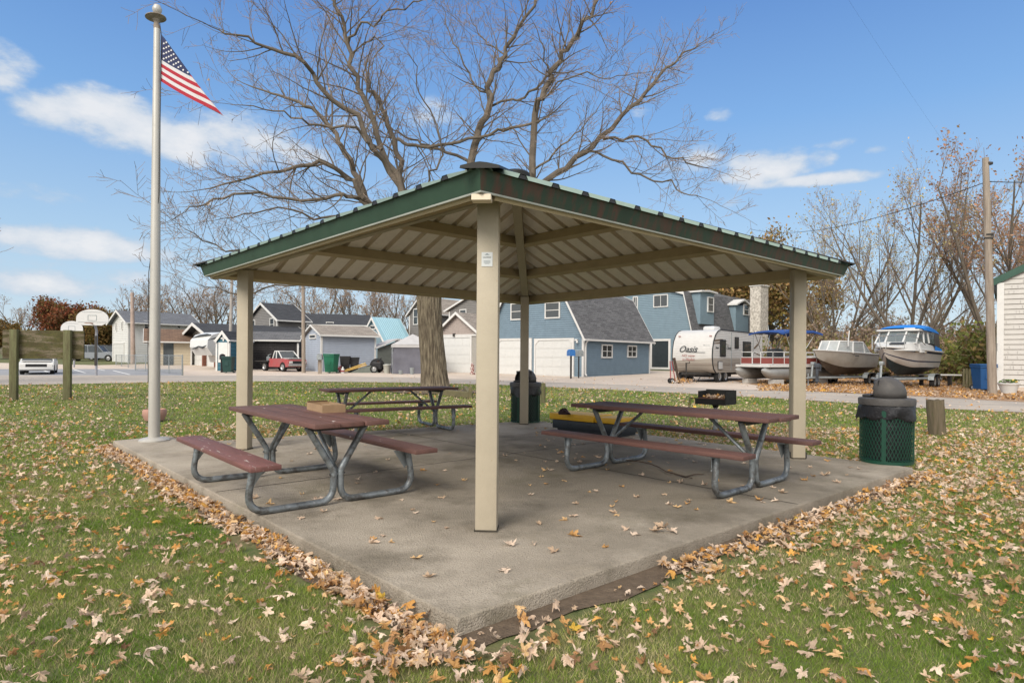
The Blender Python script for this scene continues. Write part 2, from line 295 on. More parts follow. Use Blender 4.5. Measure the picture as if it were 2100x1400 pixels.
# ------------------------------------------------------------------ slab
def GS(px,py): g=G(px,py,SLAB); return Vector((g.x,g.y))
slabpts=[GS(938,1268),GS(1872,958),GS(1092,861.5),GS(403,906),GS(345,893),GS(232,903)]
import bmesh
bm=bmesh.new(); vb=[bm.verts.new((p.x,p.y,-.06)) for p in slabpts]; vt=[bm.verts.new((p.x,p.y,SLAB)) for p in slabpts]
bm.faces.new(vt); bm.faces.new(vb[::-1])
for i in range(6): bm.faces.new((vb[i],vb[(i+1)%6],vt[(i+1)%6],vt[i]))
bmesh.ops.recalc_face_normals(bm,faces=bm.faces)
te=[e for e in bm.edges if all(v.co.z>.05 for v in e.verts)]
bmesh.ops.bevel(bm,geom=te,offset=.018,segments=3,affect='EDGES',profile=.5)
mb=MB(); bm.verts.ensure_lookup_table(); mb.mesh([v.co for v in bm.verts],[tuple(v.index for v in f.verts) for f in bm.faces]); bm.free()
slab=O('concrete_slab',mb,M['conc'],smooth=True); slab['kind']='structure'
C0=Vector((.0312,8.6834,SLAB)); TH=-.0568; D=3.837; S2=2.7135; E2=3.1704
rot=Matrix.Rotation(TH,3,'Z')
dN,dR=(rot@Vector((0,-1,0))).xy,(rot@Vector((1,0,0))).xy
eNR=(dR-dN).normalized(); eNL=(-dR-dN).normalized()
def inslab(p,m=0):
    P=slabpts; n=len(P); c=False; j=n-1
    for i in range(n):
        if (P[i].y>p[1])!=(P[j].y>p[1]) and p[0]<(P[j].x-P[i].x)*(p[1]-P[i].y)/(P[j].y-P[i].y)+P[i].x: c=not c
        j=i
    return c
M['joint']=mat('joint_dirt',(.07,.06,.045),.95,var=.3)
mb=MB()
for dd in (eNR,eNL):
    c=C0.xy; s_=Vector((-dd.y,dd.x))*.009
    def edge(sg):
        lo,hi=0,12
        for _ in range(40):
            m_=(lo+hi)/2
            if inslab(c+dd*sg*m_): lo=m_
            else: hi=m_
        return c+dd*sg*(lo-.025)
    a,b=edge(-1),edge(1); N=60
    for i in range(N):
        jit=lambda k: s_.normalized()*(.004*math.sin(k*1.7)+.003*math.sin(k*.61))
        p,q=a.lerp(b,i/N)+jit(i),a.lerp(b,(i+1)/N)+jit(i+1)
        mb.q(*[(v.x,v.y,SLAB+.0022+(.0005 if dd is eNL else 0)) for v in (p-s_,q-s_,q+s_,p+s_)])
o=O('slab_joint',mb,M['joint']); o.parent=slab
# bare soil strip along the slab edges
M['dirt']=mat('bare_dirt',(.085,.06,.04),.95,c2=(.15,.11,.075),vs=14,bump=.8,bs=70)
def strip(a,b,wd,off=.006):
    n=(b-a).normalized(); s_=Vector((n.y,-n.x)); rnd=random.Random(4)
    nr=[];fr=[]
    for i in range(41):
        p=a.lerp(b,i/40); nr.append(p-s_*.03); fr.append(p+s_*(wd*(.75+.5*rnd.random())))
    vs=[(p.x,p.y,off) for p in nr]+[(p.x,p.y,off) for p in fr]
    mb=MB(); mb.mesh(vs,[(i,i+1,i+42,i+41) for i in range(40)]); o=O('bare_soil',mb,M['dirt']); o['kind']='structure'
P=slabpts
strip(P[0]+(P[5]-P[0]).normalized()*-.05,P[5],-.20,.006); strip(P[0],P[1],.20,.009)
strip(P[5],P[4],-.16,.008)
# ================================================================== picnic shelter
sh=T('picnic_shelter','open square picnic shelter with tan posts and a green metal hip roof','shelter',C0,TH)
for k in range(4):
    a=-math.pi/2+k*math.pi/2; cx,cy=D*math.cos(a),D*math.sin(a)
    mb=MB(); mb.box((cx,cy,1.266),(.165,.165,2.54),bev=.008); p=O('post',mb,M['tan'],sh,smooth=True)
    mb=MB(); mb.box((cx,cy,.008),(.178,.178,.012)); O('base_gap',mb,M['joint'],p)
    mb=MB(); 
    for sx in (-1,1): mb.box((cx+sx*.10,cy+.03,.04),(.05,.09,.08))
    if k in (1,): O('foot_bracket',mb,M['dkmetal'],p)
    if k==0:
        mb=MB(); zz=W(999.5,531.5,cy+C0.y-.085).z-SLAB; X0=-.004
        mb.box((X0,cy-.0845,zz),(.084,.004,.108)); pl=O('plaque',mb,mat('plaque_plastic',(.60,.62,.62),.35,var=.03),p,label='small white maker plaque with grey print')
        mb=MB(); y=cy-.0873
        mb.q((X0-.02,y,zz+.033),(X0+.02,y,zz+.033),(X0,y,zz+.045))
        for q,(wd,dz) in enumerate(((.05,-.010),(.055,-.016),(.045,-.022),(.05,-.028),(.035,-.034))): mb.box((X0,y,zz+dz),(wd,.0005,.0018))
        O('print',mb,mat('grey_print',(.22,.26,.28),.6),pl)
        textobj('Litchfield',pl,Matrix.Translation((X0,y,zz+.010))@Matrix.Rotation(R(90),4,'X'),.017,M['dkmetal'],ext=.0003)
SLP=.385; TILT=math.atan(SLP)
def zbp(r): return 3.620-SLP*r           # underside of rafters and purlins at plan distance r (square metric)
def zroof(r): return 3.822-SLP*r         # roof sheet
def beambox(mb,a,b,wd,h,lift=0):          # bar whose underside runs from a to b, width wd, depth h
    a,b=Vector(a),Vector(b); d=(b-a).normalized(); s_=Vector((0,0,1)).cross(d).normalized(); u=d.cross(s_).normalized()
    P=[];
    for p in (a,b):
        for i,j in((-1,0),(1,0),(1,1),(-1,1)): P.append(p+s_*(i*wd/2)+u*(j*h))
    mb.mesh(P,[(0,1,2,3),(7,6,5,4),(0,4,5,1),(1,5,6,2),(2,6,7,3),(3,7,4,0)])
for k in range(4):                        # hip rafters run over the posts
    a=-math.pi/2+k*math.pi/2; d=Vector((math.cos(a),math.sin(a),0)); mb=MB(); r1=E2-.12
    beambox(mb,d*(r1*math.sqrt(2))+Vector((0,0,zbp(r1)-.035)),d*.03+Vector((0,0,zbp(.02)-.035)),.13,.18); O('hip_rafter',mb,M['tan'],sh)
for k in range(4):                        # level beams and purlins, side k faces outward along angle -45+90k
    Rm=Matrix.Rotation(R(-45+90*k),4,'Z')   # local x outward, y along the eave
    Tm=Rm@Matrix.Rotation(TILT,4,'Y'); nrm=Vector((math.sin(TILT),0,math.cos(TILT)))
    for r,wd,h,nm in ((3.05,.10,.150,'eave_purlin'),(2.12,.10,.150,'purlin'),(1.19,.10,.150,'purlin')):
        L2=r-.07; c=Vector((r,0,zbp(r)))+nrm*h/2
        mb=MB()
        mb.box(Rm@c,(wd,2*L2,h),M=Tm)
        O(nm,mb,M['beam'],sh)
    # corrugated roof sheet and ceiling sheet
    sp=.3303; n=int(2*E2/sp); prof=[];ribs=[]
    for i in range(-n//2,n//2+2):
        c=i*sp+sp/2
        if abs(c)<E2-.05: ribs.append(c)
        for dx,zz in ((-.050,0),(-.030,.042),(.030,.042),(.050,0)):
            if abs(c+dx)<E2: prof.append((c+dx,zz))
    prof=[(-E2,0)]+sorted(prof)+[(E2,0)]
    mb=MB()
    for (t0,z0),(t1,z1) in zip(prof,prof[1:]):
        rt0,rt1=max(abs(t0),.02),max(abs(t1),.02); dk=lambda t,r,zz: Rm@Vector((r,t,zroof(r)+zz))
        mb.q(dk(t0,E2+.035,z0*.8),dk(t1,E2+.035,z1*.8),dk(t1,rt1,z1*.8),dk(t0,rt0,z0*.8))
    O('roof_sheet',mb,M['roofgreen'],sh)
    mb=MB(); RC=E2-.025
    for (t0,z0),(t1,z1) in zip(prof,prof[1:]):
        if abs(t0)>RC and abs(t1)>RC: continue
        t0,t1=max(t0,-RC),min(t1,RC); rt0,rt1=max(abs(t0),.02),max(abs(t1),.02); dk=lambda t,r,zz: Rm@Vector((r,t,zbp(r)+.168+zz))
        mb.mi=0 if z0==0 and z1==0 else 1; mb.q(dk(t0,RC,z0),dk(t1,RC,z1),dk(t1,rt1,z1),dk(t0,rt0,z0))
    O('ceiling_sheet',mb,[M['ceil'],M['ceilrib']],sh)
    for c in ribs: mb=MB(); mb.prism([(c-.040,-.004),(c-.022,.024),(c+.022,.024),(c+.040,-.004)],-.01,.01,Rm@Matrix.Translation((E2+.022,0,zroof(E2+.02)))@Matrix.Rotation(R(90),4,'Z')); O('rib_closure',mb,M['blackp'],sh)
    # fascia, canted, with a pale drip edge
    mb=MB(); zt=zroof(E2)-.004; zb=2.462
    A=[Rm@Vector((E2+.012,-E2-.012,zt)),Rm@Vector((E2+.012,E2+.012,zt)),Rm@Vector((E2-.03,E2-.03,zb)),Rm@Vector((E2-.03,-E2+.03,zb))]
    B=[Rm@Vector((E2-.008,-E2+.008,zt)),Rm@Vector((E2-.008,E2-.008,zt)),Rm@Vector((E2-.05,E2-.05,zb)),Rm@Vector((E2-.05,-E2+.05,zb))]
    mb.mesh(A+B,[(0,1,2,3),(7,6,5,4),(0,4,5,1),(2,6,7,3)])
    fa=O('fascia',mb,M['green'] if k!=3 else M['greenc'],sh)
    mb=MB(); c_=E2-.034; mb.mesh([Rm@Vector(v) for v in ((c_+.007,-c_-.007,zb),(c_+.007,c_+.007,zb),(c_+.004,c_+.004,zb-.012),(c_+.004,-c_-.004,zb-.012),(c_-.015,-c_+.015,zb),(c_-.015,c_-.015,zb),(c_-.015,c_-.015,zb-.012),(c_-.015,-c_+.015,zb-.012))],[(0,1,2,3),(3,2,6,7),(4,5,6,7)])
    O('drip_edge',mb,M['drip'],fa)
M['hipcap']=mat('hip_cap_metal',(.014,.014,.013),.6,var=.3)
for k in range(4):
    a=-math.pi/2+k*math.pi/2; d=Vector((math.cos(a),math.sin(a),0)); s_=Vector((-d.y,d.x,0)); mb=MB(); N=12; vs=[]
    for i in range(N+1):
        r=(E2+.025)*(1-i/N)+.02*(i/N); c=d*(r*math.sqrt(2))+Vector((0,0,zroof(r)+.028)); wv=.005*math.sin(i*2.1+k)
        for o_,z in ((-.135,-.030),(-.130,-.010),(-.05,.008+wv),(0,.014+wv),(.05,.008+wv),(.130,-.010),(.135,-.030)): vs.append(c+s_*o_+Vector((0,0,z)))
    fs=[(i*7+j,i*7+j+1,i*7+j+8,i*7+j+7) for i in range(N) for j in range(6)]+[tuple(range(7))]
    mb.mesh(vs,fs); O('hip_cap',mb,M['hipcap'],sh)
mb=MB(); mb.lathe([(.0,3.91),(.16,3.90),(.2,3.87),(.2,3.78)],16); O('peak_cap',mb,M['hipcap'],sh,smooth=True)
mb=MB(); mb.box((0,-(E2-.085)*math.sqrt(2),2.425),(.135,.10,.042),bev=.004); O('corner_block',mb,mat('pale_block',(.70,.60,.46),.6,var=.05),sh)
# ================================================================== picnic tables
M['red']=mat('oxblood_paint',(.135,.062,.050),.62,c2=(.092,.046,.040),vs=3,bump=.35,bs=50,stretch=(1,7,7)); addlayer(M['red'],(.10,.055,.04),6,.55,.72,fac=.6,stretch=(1,9,9))
M['redworn']=mat('worn_oxblood_paint',(.165,.080,.066),.6,c2=(.115,.060,.051),vs=3,bump=.35,bs=50,stretch=(1,7,7)); addlayer(M['redworn'],(.50,.45,.42),5,.655,.69,fac=.85,stretch=(1,3,1)); addlayer(M['redworn'],(.10,.06,.045),6,.56,.72,fac=.6,stretch=(1,9,9))
M['redworn2']=mat('flaking_oxblood_paint',(.20,.085,.075),.6,c2=(.14,.062,.055),vs=3,bump=.4,bs=50,stretch=(1,7,7)); addlayer(M['redworn2'],(.50,.46,.43),6,.61,.65,fac=.8,stretch=(.8,5,1)); addlayer(M['redworn2'],(.12,.085,.06),9,.6,.7,fac=.8,stretch=(1,5,5),seed=2.)
def arc(c,r,a0,a1,n=7): return [(c[0]+r*math.cos(a0+(a1-a0)*i/n),c[1]+r*math.sin(a0+(a1-a0)*i/n)) for i in range(n+1)]
def rounded(pts,rad):      # fillet a polyline in 2D
    out=[pts[0]]
    for i in range(1,len(pts)-1):
        p0,p,p1=[Vector(x) for x in (pts[i-1],pts[i],pts[i+1])]; a=(p0-p).normalized(); b=(p1-p).normalized()
        r=rad[i-1] if isinstance(rad,(list,tuple)) else rad; th=a.angle(b); d=min(r/math.tan(th/2),(p0-p).length*.5,(p1-p).length*.5)
        s,e=p+a*d,p+b*d
        for k in range(8):
            t=k/7; out.append(tuple((1-t)**2*s+2*t*(1-t)*p+t*t*e))
    out.append(pts[-1]); return out
def picnic(label,cx,cy,ang,L,wtop,mt,mseat,ragged=0,matf=None,seed=1,inset=.32):
    t=T('picnic_table',label,'picnic table',(cx,cy,SLAB),ang,'picnic tables under the shelter'); rnd=random.Random(seed)
    bw=wtop/3
    for i in range(3):
        mb=MB(); y=(i-1)*bw; l=L-(ragged*(0 if i==0 else .03 if i==1 else .0)); dx=rnd.uniform(-.012,.012)
        mb.box((dx,y,.74+rnd.uniform(-.002,.002)),(l,bw-.007,.042),bev=.006); O('top_plank',mb,mt,t,smooth=True)
    for s in (-1,1):
        mb=MB(); mb.box((0,s*.745,.44),(L+.02,.245,.042),bev=.006); O('seat',mb,(matf if matf and s==1 else mseat),t,smooth=True)
    for e in (-1,1):
        x=e*(L/2-inset)
        for s in (-1,1):
            pts=rounded([(s*.27,.705),(s*.034,.30),(s*.05,.095),(s*.20,.031),(s*.66,.031),(s*.765,.16),(s*.70,.405)],[.3,.3,.16,.13,.12])
            pts=rounded([(s*.28,.705),(s*.032,.30),(s*.036,.031),(s*.80,.031),(s*.735,.405)],[.12,.17,.17])
            mb=MB(); mb.tube([(x,a,b) for a,b in pts],.0302,12); O('leg_loop',mb,M['galv'],t,smooth=True)
            mb=MB(); mb.mesh([(x+dx*.034+dd,s*a,b) for dx in(1,) for dd in (0,.005) for a,b in((.60,.417),(.765,.417),(.77,.30),(.72,.24))],[(0,1,2,3),(7,6,5,4),(0,4,5,1),(1,5,6,2),(2,6,7,3),(3,7,4,0)]); mb.box((x,s*.735,.413),(.07,.21,.008)); 
            for bb in (.27,.38): mb.lathe([(.012,0),(.012,.012),(0,.014)],6,(x+.04,s*.745,bb),Matrix.Rotation(R(90),4,'Y'))
            O('seat_bracket',mb,M['galv2'],t)
        mb=MB(); 
        for yy in (-.001,): 
            mb.prism([(-wtop/2+.03,.718),(wtop/2-.03,.718),(wtop/2-.10,.672),(-wtop/2+.10,.672)],x-.045,x-.039,Matrix.Rotation(R(90),4,'Z')@Matrix.Scale(-1,4,(0,1,0)))
        mb.box((x,0,.7145),(.09,wtop-.06,.006)); O('cross_plate',mb,M['dkmetal'],t)
        mb=MB(); mb.tube([(x,0,.285),(x-e*.52,0,.712)],.019,8); mb.tube([(x-e*.50,0,.706),(x-e*.60,0,.714)],.017,6); mb.tube([(x,-.075,.27),(x,.075,.27)],.01,6); O('brace',mb,M['galv'],t,smooth=True)
    return t
picnic('worn picnic table with a flaking seat, carrying the cardboard tray',-2.13,6.31,R(130.5),2.35,.70,M['redworn'],M['redworn'],1,M['redworn2'],1)
picnic('plain oxblood picnic table in front of the yellow topped box and the grill',1.849,7.10,R(132.5),2.52,.70,M['red'],M['red'],0,None,2)
picnic('oxblood picnic table standing farthest off, in front of the big tree trunk',-2.2,11.38,R(32),2.42,.70,M['red'],M['red'],0,None,3)
# flaking seat must be the one nearest the slab edge: handled by seat order above
# cardboard tray
M['card']=mat('cardboard',(.36,.24,.14),.85,var=.15,vs=8)
a,b=Vector((-1.855,6.2)),Vector((-2.18,6.66)); u=(b-a).normalized(); v=Vector((u.y,-u.x)); c=(a+b)/2+v*.11
bx=T('cardboard_tray','shallow open brown cardboard tray lying on the picnic table near the flagpole','cardboard box',(c.x,c.y,SLAB+.7625),math.atan2(u.y,u.x))
mb=MB(); l,w_,h=.50,.235,.072; t_=.004
mb.box((0,0,.003),(l,w_,.005)); mb.box((0,w_/2,h/2+.006),(l,t_,h)); mb.box((0,-w_/2,h/2+.006),(l,t_,h),M=Matrix.Rotation(R(3),4,'X')); mb.box((l/2,0,h/2+.006),(t_,w_-.006,h)); mb.box((-l/2,0,h/2+.006),(t_,w_-.006,h),M=Matrix.Rotation(R(-4),4,'Y'))
O('tray',mb,M['card'],bx); mb=MB(); mb.box((l/2+.03,0,h+.003),(.07,w_-.02,.003),M=Matrix.Rotation(R(28),4,'Y')); mb.box((-l/2+.045,.02,h+.008),(.09,w_*.7,.003),M=Matrix.Rotation(R(-8),4,'Y')); O('flap',mb,M['card'],bx)
# ================================================================== litter bins
M['mesh']=mat('green_expanded_metal',(.008,.055,.034),.4,var=.1)
M['bag']=mat('black_bin_bag',(.016,.016,.020),.42,var=.3,spec=.4,bump=.9,bs=9)
M['lid']=mat('dark_dome_lid',(.075,.07,.068),.6,var=.18,vs=7,bump=.2,bs=150); addlayer(M['lid'],(.15,.135,.115),5,.55,.75,fac=.5)
def litter(label,x,y,z,rot,r=.335,seed=0):
    t=T('litter_bin',label,'litter bin',(x,y,z),rot,'domed litter bins by the shelter'); rnd=random.Random(seed); H=.76
    mb=MB(); n=46; z0,z1=.03,.70; turns=12; K=40
    for sgn in (-1,1):
        for i in range(n):
            pts=[]
            for k in range(9):
                u=k/8; an=2*math.pi*i/n+sgn*u*2*math.pi*7.0/n*1.0; pts.append(Vector((r*math.cos(an),r*math.sin(an),z0+(z1-z0)*u)))
            for a,b in zip(pts,pts[1:]):
                d=(b-a).normalized(); rad=Vector((a.x,a.y,0)).normalized(); s_=d.cross(rad)*.0034
                mb.mesh([a-s_,b-s_,b+s_,a+s_,a-s_+rad*.004,b-s_+rad*.004,b+s_+rad*.004,a+s_+rad*.004],[(0,1,2,3),(4,5,6,7),(0,4,5,1),(3,2,6,7)])
    O('mesh_basket',mb,M['mesh'],t)
    mb=MB()
    for zz in (.02,.69): mb.lathe([(r-.004,zz-.02),(r+.007,zz-.02),(r+.007,zz+.02),(r-.004,zz+.02)],40)
    for k in range(4):
        an=k*math.pi/2+.1; mb.box(((r+.004)*math.cos(an),(r+.004)*math.sin(an),.35),(.01,.05,.68),rz=an)
    mb.lathe([(0,.018),(r,.018)],32); O('frame',mb,M['mesh'],t)
    mb=MB(); n=60; vs=[];fs=[]; prof=[(r-.035,.06),(r-.02,.2),(r-.02,.5),(r-.015,.70)]
    mb.lathe([(0,.06)]+prof,40); O('inner_bag',mb,M['bag'],t,smooth=True)
    mb=MB(); prof=[(r+.004,.765),(r+.018,.72),(r+.012,.66),(r+.02,.60),(r+.010,.575)]
    for i,(pr,pz) in enumerate(prof):
        for k in range(n):
            an=2*math.pi*k/n; j=(.005+.006*(i/4))*math.sin(an*7+i)+rnd.uniform(-.007,.007); fl=.035*max(0,math.cos(an-R(200)))**12*(i/4)+.03*max(0,math.cos(an-R(-18)))**30*(i/4)
            zz=pz+(.015*math.sin(an*5+1)+.012*math.sin(an*11)+rnd.uniform(-.004,.004))*(i/4)-fl*.5
            vs.append(((pr+j+fl)*math.cos(an),(pr+j+fl)*math.sin(an),zz))
    fs=[(i*n+k,i*n+(k+1)%n,(i+1)*n+(k+1)%n,(i+1)*n+k) for i in range(4) for k in range(n)]
    mb.mesh(vs,fs); O('bag_cuff',mb,M['bag'],t,smooth=True)
    mb=MB(); R_=r+.026; mb.lathe([(R_-.02,.745),(R_,.75),(R_+.004,.82),(R_-.006,.835),(.26,.842),(.0,.842)],48); O('lid_rim',mb,M['lid'],t,smooth=True)
    # dome with a hooded opening facing local -x
    mb=MB(); vs=[];fs=[]; nu,nv=56,18; rd=.225
    for j in range(nv+1):
        ph=(math.pi/2)*j/nv
        for i in range(nu):
            an=2*math.pi*i/nu; x=rd*math.cos(an)*math.cos(ph); y=rd*math.sin(an)*math.cos(ph); zz=.845+.045+rd*math.sin(ph) if j>0 else .845
            vs.append((x,y,zz))
    for j in range(nv):
        for i in range(nu):
            c=[vs[j*nu+i],vs[j*nu+(i+1)%nu],vs[(j+1)*nu+(i+1)%nu],vs[(j+1)*nu+i]]; mx=sum(p[0] for p in c)/4; mz=sum(p[2] for p in c)/4; my=sum(p[1] for p in c)/4
            if mx<-.125 and .865<mz<1.06: continue
            fs.append((j*nu+i,j*nu+(i+1)%nu,(j+1)*nu+(i+1)%nu,(j+1)*nu+i))
    mb.mesh(vs,fs); d=O('dome',mb,M['lid'],t,smooth=True); mo=d.modifiers.new('thickness','SOLIDIFY'); mo.thickness=.012
    mb=MB(); mb.box((-.06,0,.96),(.006,.38,.22)); mb.box((-.21,0,.862),(.10,.26,.03),bev=.008); O('opening_flap',mb,M['blackp'],d)
    return t
Yc=8.2; litter('domed green mesh litter bin on the corner of the slab beside the short wooden post',(1820-1050-1)/F*Yc,Yc,SLAB,R(-42),.302,1)
litter('domed green mesh litter bin half hidden behind the far shelter post',.285,13.0,SLAB-.02,R(55),.30,2)
# ================================================================== flagpole and flag
M['alu']=mat('pole_aluminium',(.50,.48,.44),.45,metal=.25,var=.12,vs=2,stretch=(4,4,.4)); addlayer(M['alu'],(.30,.28,.25),6,.6,.75,fac=.4)
fy=9.70; fb=W(316,905,fy); ftop=W(322,60,fy)
fp=T('flagpole','tall tapered aluminium flagpole with a ball finial on the pad left of the shelter','flagpole',(fb.x,fy,SLAB))
tp=ftop-Vector((fb.x,fy,SLAB))
mb=MB(); N=12; mb.tube([Vector((0,0,.02)).lerp(tp,i/N) for i in range(N+1)],[.083-.036*(i/N)**1.3 for i in range(N+1)],20); O('pole',mb,M['alu'],fp,smooth=True)
mb=MB(); mb.lathe([(.215,0),(.215,.018),(.17,.045),(.10,.06),(.0,.06)],32); O('base_flange',mb,M['alu'],fp,smooth=True)
tl=tp+Vector((0,0,.0)); mb=MB(); mb.lathe([(.0,.40),(.045,.385),(.068,.335),(.066,.30),(.045,.26),(.025,.245),(.025,.21)],20,tl+Vector((.0,0,-.02))); O('ball_finial',mb,M['alu'],fp,smooth=True)
mb=MB(); mb.lathe([(.02,.225),(.145,.205),(.148,.195),(.06,.165),(.035,.12),(.045,.06),(.045,-.01)],24,tl+Vector((0,0,-.02)),Matrix.Rotation(R(-6),4,'Y')); O('truck',mb,M['pole'],fp,smooth=True)
mb=MB(); 
mb.tube([tl+Vector((.045,-.01,.10)),tl+Vector((.075,-.01,-.1)),Vector((.068+tp.x*.8,-.03,3.8)),Vector((-.075,-.045,2.6)),Vector((-.088,-.03,1.5)),Vector((-.086,-.02,.9))],.006,5); O('halyard',mb,M['dkmetal'],fp)
def flagmat():
    m=bpy.data.materials.new('flag_cloth'); m.use_nodes=True; nt=m.node_tree; L=nt.links.new; b=nt.nodes['Principled BSDF']; b.inputs['Roughness'].default_value=.75
    uv=nn(nt,'ShaderNodeTexCoord'); sp=nn(nt,'ShaderNodeSeparateXYZ'); L(uv.outputs['UV'],sp.inputs[0])
    def m_(op,a,bb=None):
        n=nn(nt,'ShaderNodeMath',operation=op)
        for i,v in enumerate((a,bb)):
            if v is None: continue
            if isinstance(v,(int,float)): n.inputs[i].default_value=v
            else: L(v,n.inputs[i])
        return n.outputs[0]
    st=m_('MODULO',m_('FLOOR',m_('MULTIPLY',sp.outputs[1],13.)),2.)      # v=0 at the bottom: red first
    mx=nn(nt,'ShaderNodeMix',data_type='RGBA'); L(st,mx.inputs[0]); mx.inputs[6].default_value=(.46,.025,.045,1); mx.inputs[7].default_value=(.72,.70,.70,1)
    can=m_('MULTIPLY',m_('LESS_THAN',sp.outputs[0],.5),m_('GREATER_THAN',sp.outputs[1],6/13))
    m2=nn(nt,'ShaderNodeMix',data_type='RGBA'); L(can,m2.inputs[0]); L(mx.outputs[2],m2.inputs[6]); m2.inputs[7].default_value=(.03,.04,.115,1); L(m2.outputs[2],b.inputs['Base Color'])
    tr=nn(nt,'ShaderNodeBsdfTranslucent'); L(m2.outputs[2],tr.inputs[0]); ms=nn(nt,'ShaderNodeMixShader'); ms.inputs[0].default_value=.3; L(b.outputs[0],ms.inputs[1]); L(tr.outputs[0],ms.inputs[2]); L(ms.outputs[0],nt.nodes['Material Output'].inputs[0])
    return m
FL=T('flag','small American flag with red and white stripes hanging limp from the flagpole','flag',W(331,120,fy),0)
fo=FL.location.copy()
h0=W(332,72,fy)-fo; h1=W(330,167,fy)-fo; tip=W(453,233,fy-.1)-fo
def fpt(u,v):            # v from 0 at the bottom to 1 at the top of the hoist, stripes run parallel to the lower edge
    base=h1.lerp(tip,u); p=base+(h0-h1)*v
    wv=.035*math.sin(u*7+v*1.5)*(.3+u)+.02*math.sin(u*13+v*4)*u
    return p+Vector((0,wv-.02*v,-.10*u*(1-u)*(1-v*.5)))
mb=MB(); vs=[];fs=[];uvs=[]; NU,NV=30,26
# front: the part of the cloth under the diagonal fold; back: the rest folded behind
tri=[]
for i in range(NU+1):
    for j in range(NV+1):
        u=i/NU; vmax=1-u; vs.append(fpt(u,vmax*j/NV)); uvs.append((u,vmax*j/NV))
for i in range(NU):
    for j in range(NV): a=i*(NV+1)+j; fs.append((a,a+NV+1,a+NV+2,a+1))
nb=len(vs)
for i in range(NU+1):
    for j in range(NV+1):
        u=i/NU; vmax=1-u; k=j/NV; # cloth above the fold hangs behind, mirrored across the diagonal
        vv=vmax+(1-vmax)*k; drop=(vv-vmax)*.42
        p=fpt(u,max(vmax-drop,0))+Vector((0,.03+.05*k*u,0)); vs.append(p); uvs.append((min(u,1),vv))
for i in range(NU):
    for j in range(NV): a=nb+i*(NV+1)+j; fs.append((a,a+1,a+NV+2,a+NV+1))
me=bpy.data.meshes.new('cloth'); me.from_pydata([tuple(v) for v in vs],[],fs); ul=me.uv_layers.new(name='UVMap')
ul.data.foreach_set('uv',[c for f in fs for i in f for c in uvs[i]]); me.materials.append(flagmat()); me.polygons.foreach_set('use_smooth',[True]*len(fs))
fo_=bpy.data.objects.new('cloth',me); col.objects.link(fo_); fo_.parent=FL
mb=MB()
for rr in range(9):
    n=6 if rr%2==0 else 5
    for c in range(n):
        u=.5*((c*2+(1 if rr%2==0 else 2))/12); v=1-(rr+1)/10*(7/13)
        if v>1-u-.02: continue
        p=fpt(u,v)+Vector((0,-.006,0)); pts=[]
        for k in range(10):
            a_=math.pi/2+k*math.pi/5; q=.019 if k%2==0 else .009; pts.append(p+Vector((q*math.cos(a_),0,q*math.sin(a_))))
        mb.mesh([p]+pts,[(0,1+k,1+(k+1)%10) for k in range(10)])
O('star_field',mb,M['white'],FL)
# ================================================================== grass and fallen leaves
rng=np.random.default_rng(7)
def px_of(X,Y,Z=0.):
    a=F*X/Y; b=-F*(Z-HC)/Y; c,s=math.cos(ROLL),math.sin(ROLL); return 1050+c*a-s*b, YH+s*a+c*b
RX=np.array([px_of(p[0],p[1],gz(p[1]))[0] for p in near]); 
roadx=np.array([p[0] for p in near]); roady=np.array([p[1] for p in near])
# the lane edge as a function of bearing
rb=roadx/roady; order=np.argsort(rb); rb=rb[order]; ry=roady[order]
def lawn_limit(X,Y): return np.interp(X/Y,rb,ry)
def in_slab(X,Y,grow=0.):
    P=slabpts; n=len(P); c=np.zeros(len(X),bool); cx=sum(p.x for p in P)/n; cy=sum(p.y for p in P)/n
    if grow:
        P=[Vector((p.x+(p.x-cx)/math.hypot(p.x-cx,p.y-cy)*grow,p.y+(p.y-cy)/math.hypot(p.x-cx,p.y-cy)*grow)) for p in P]
    j=n-1
    for i in range(n):
        a=(P[i].y>Y)!=(P[j].y>Y)
        with np.errstate(divide='ignore'): xx=(P[j].x-P[i].x)*(Y-P[i].y)/((P[j].y-P[i].y) or 1e-9)+P[i].x
        c^=a&(X<xx); j=i
    return c
def seg_dist(X,Y,a,b):
    ax,ay=a.x,a.y; dx,dy=b.x-ax,b.y-ay; L=dx*dx+dy*dy; t=np.clip(((X-ax)*dx+(Y-ay)*dy)/L,0,1)
    return np.hypot(X-(ax+t*dx),Y-(ay+t*dy)),t
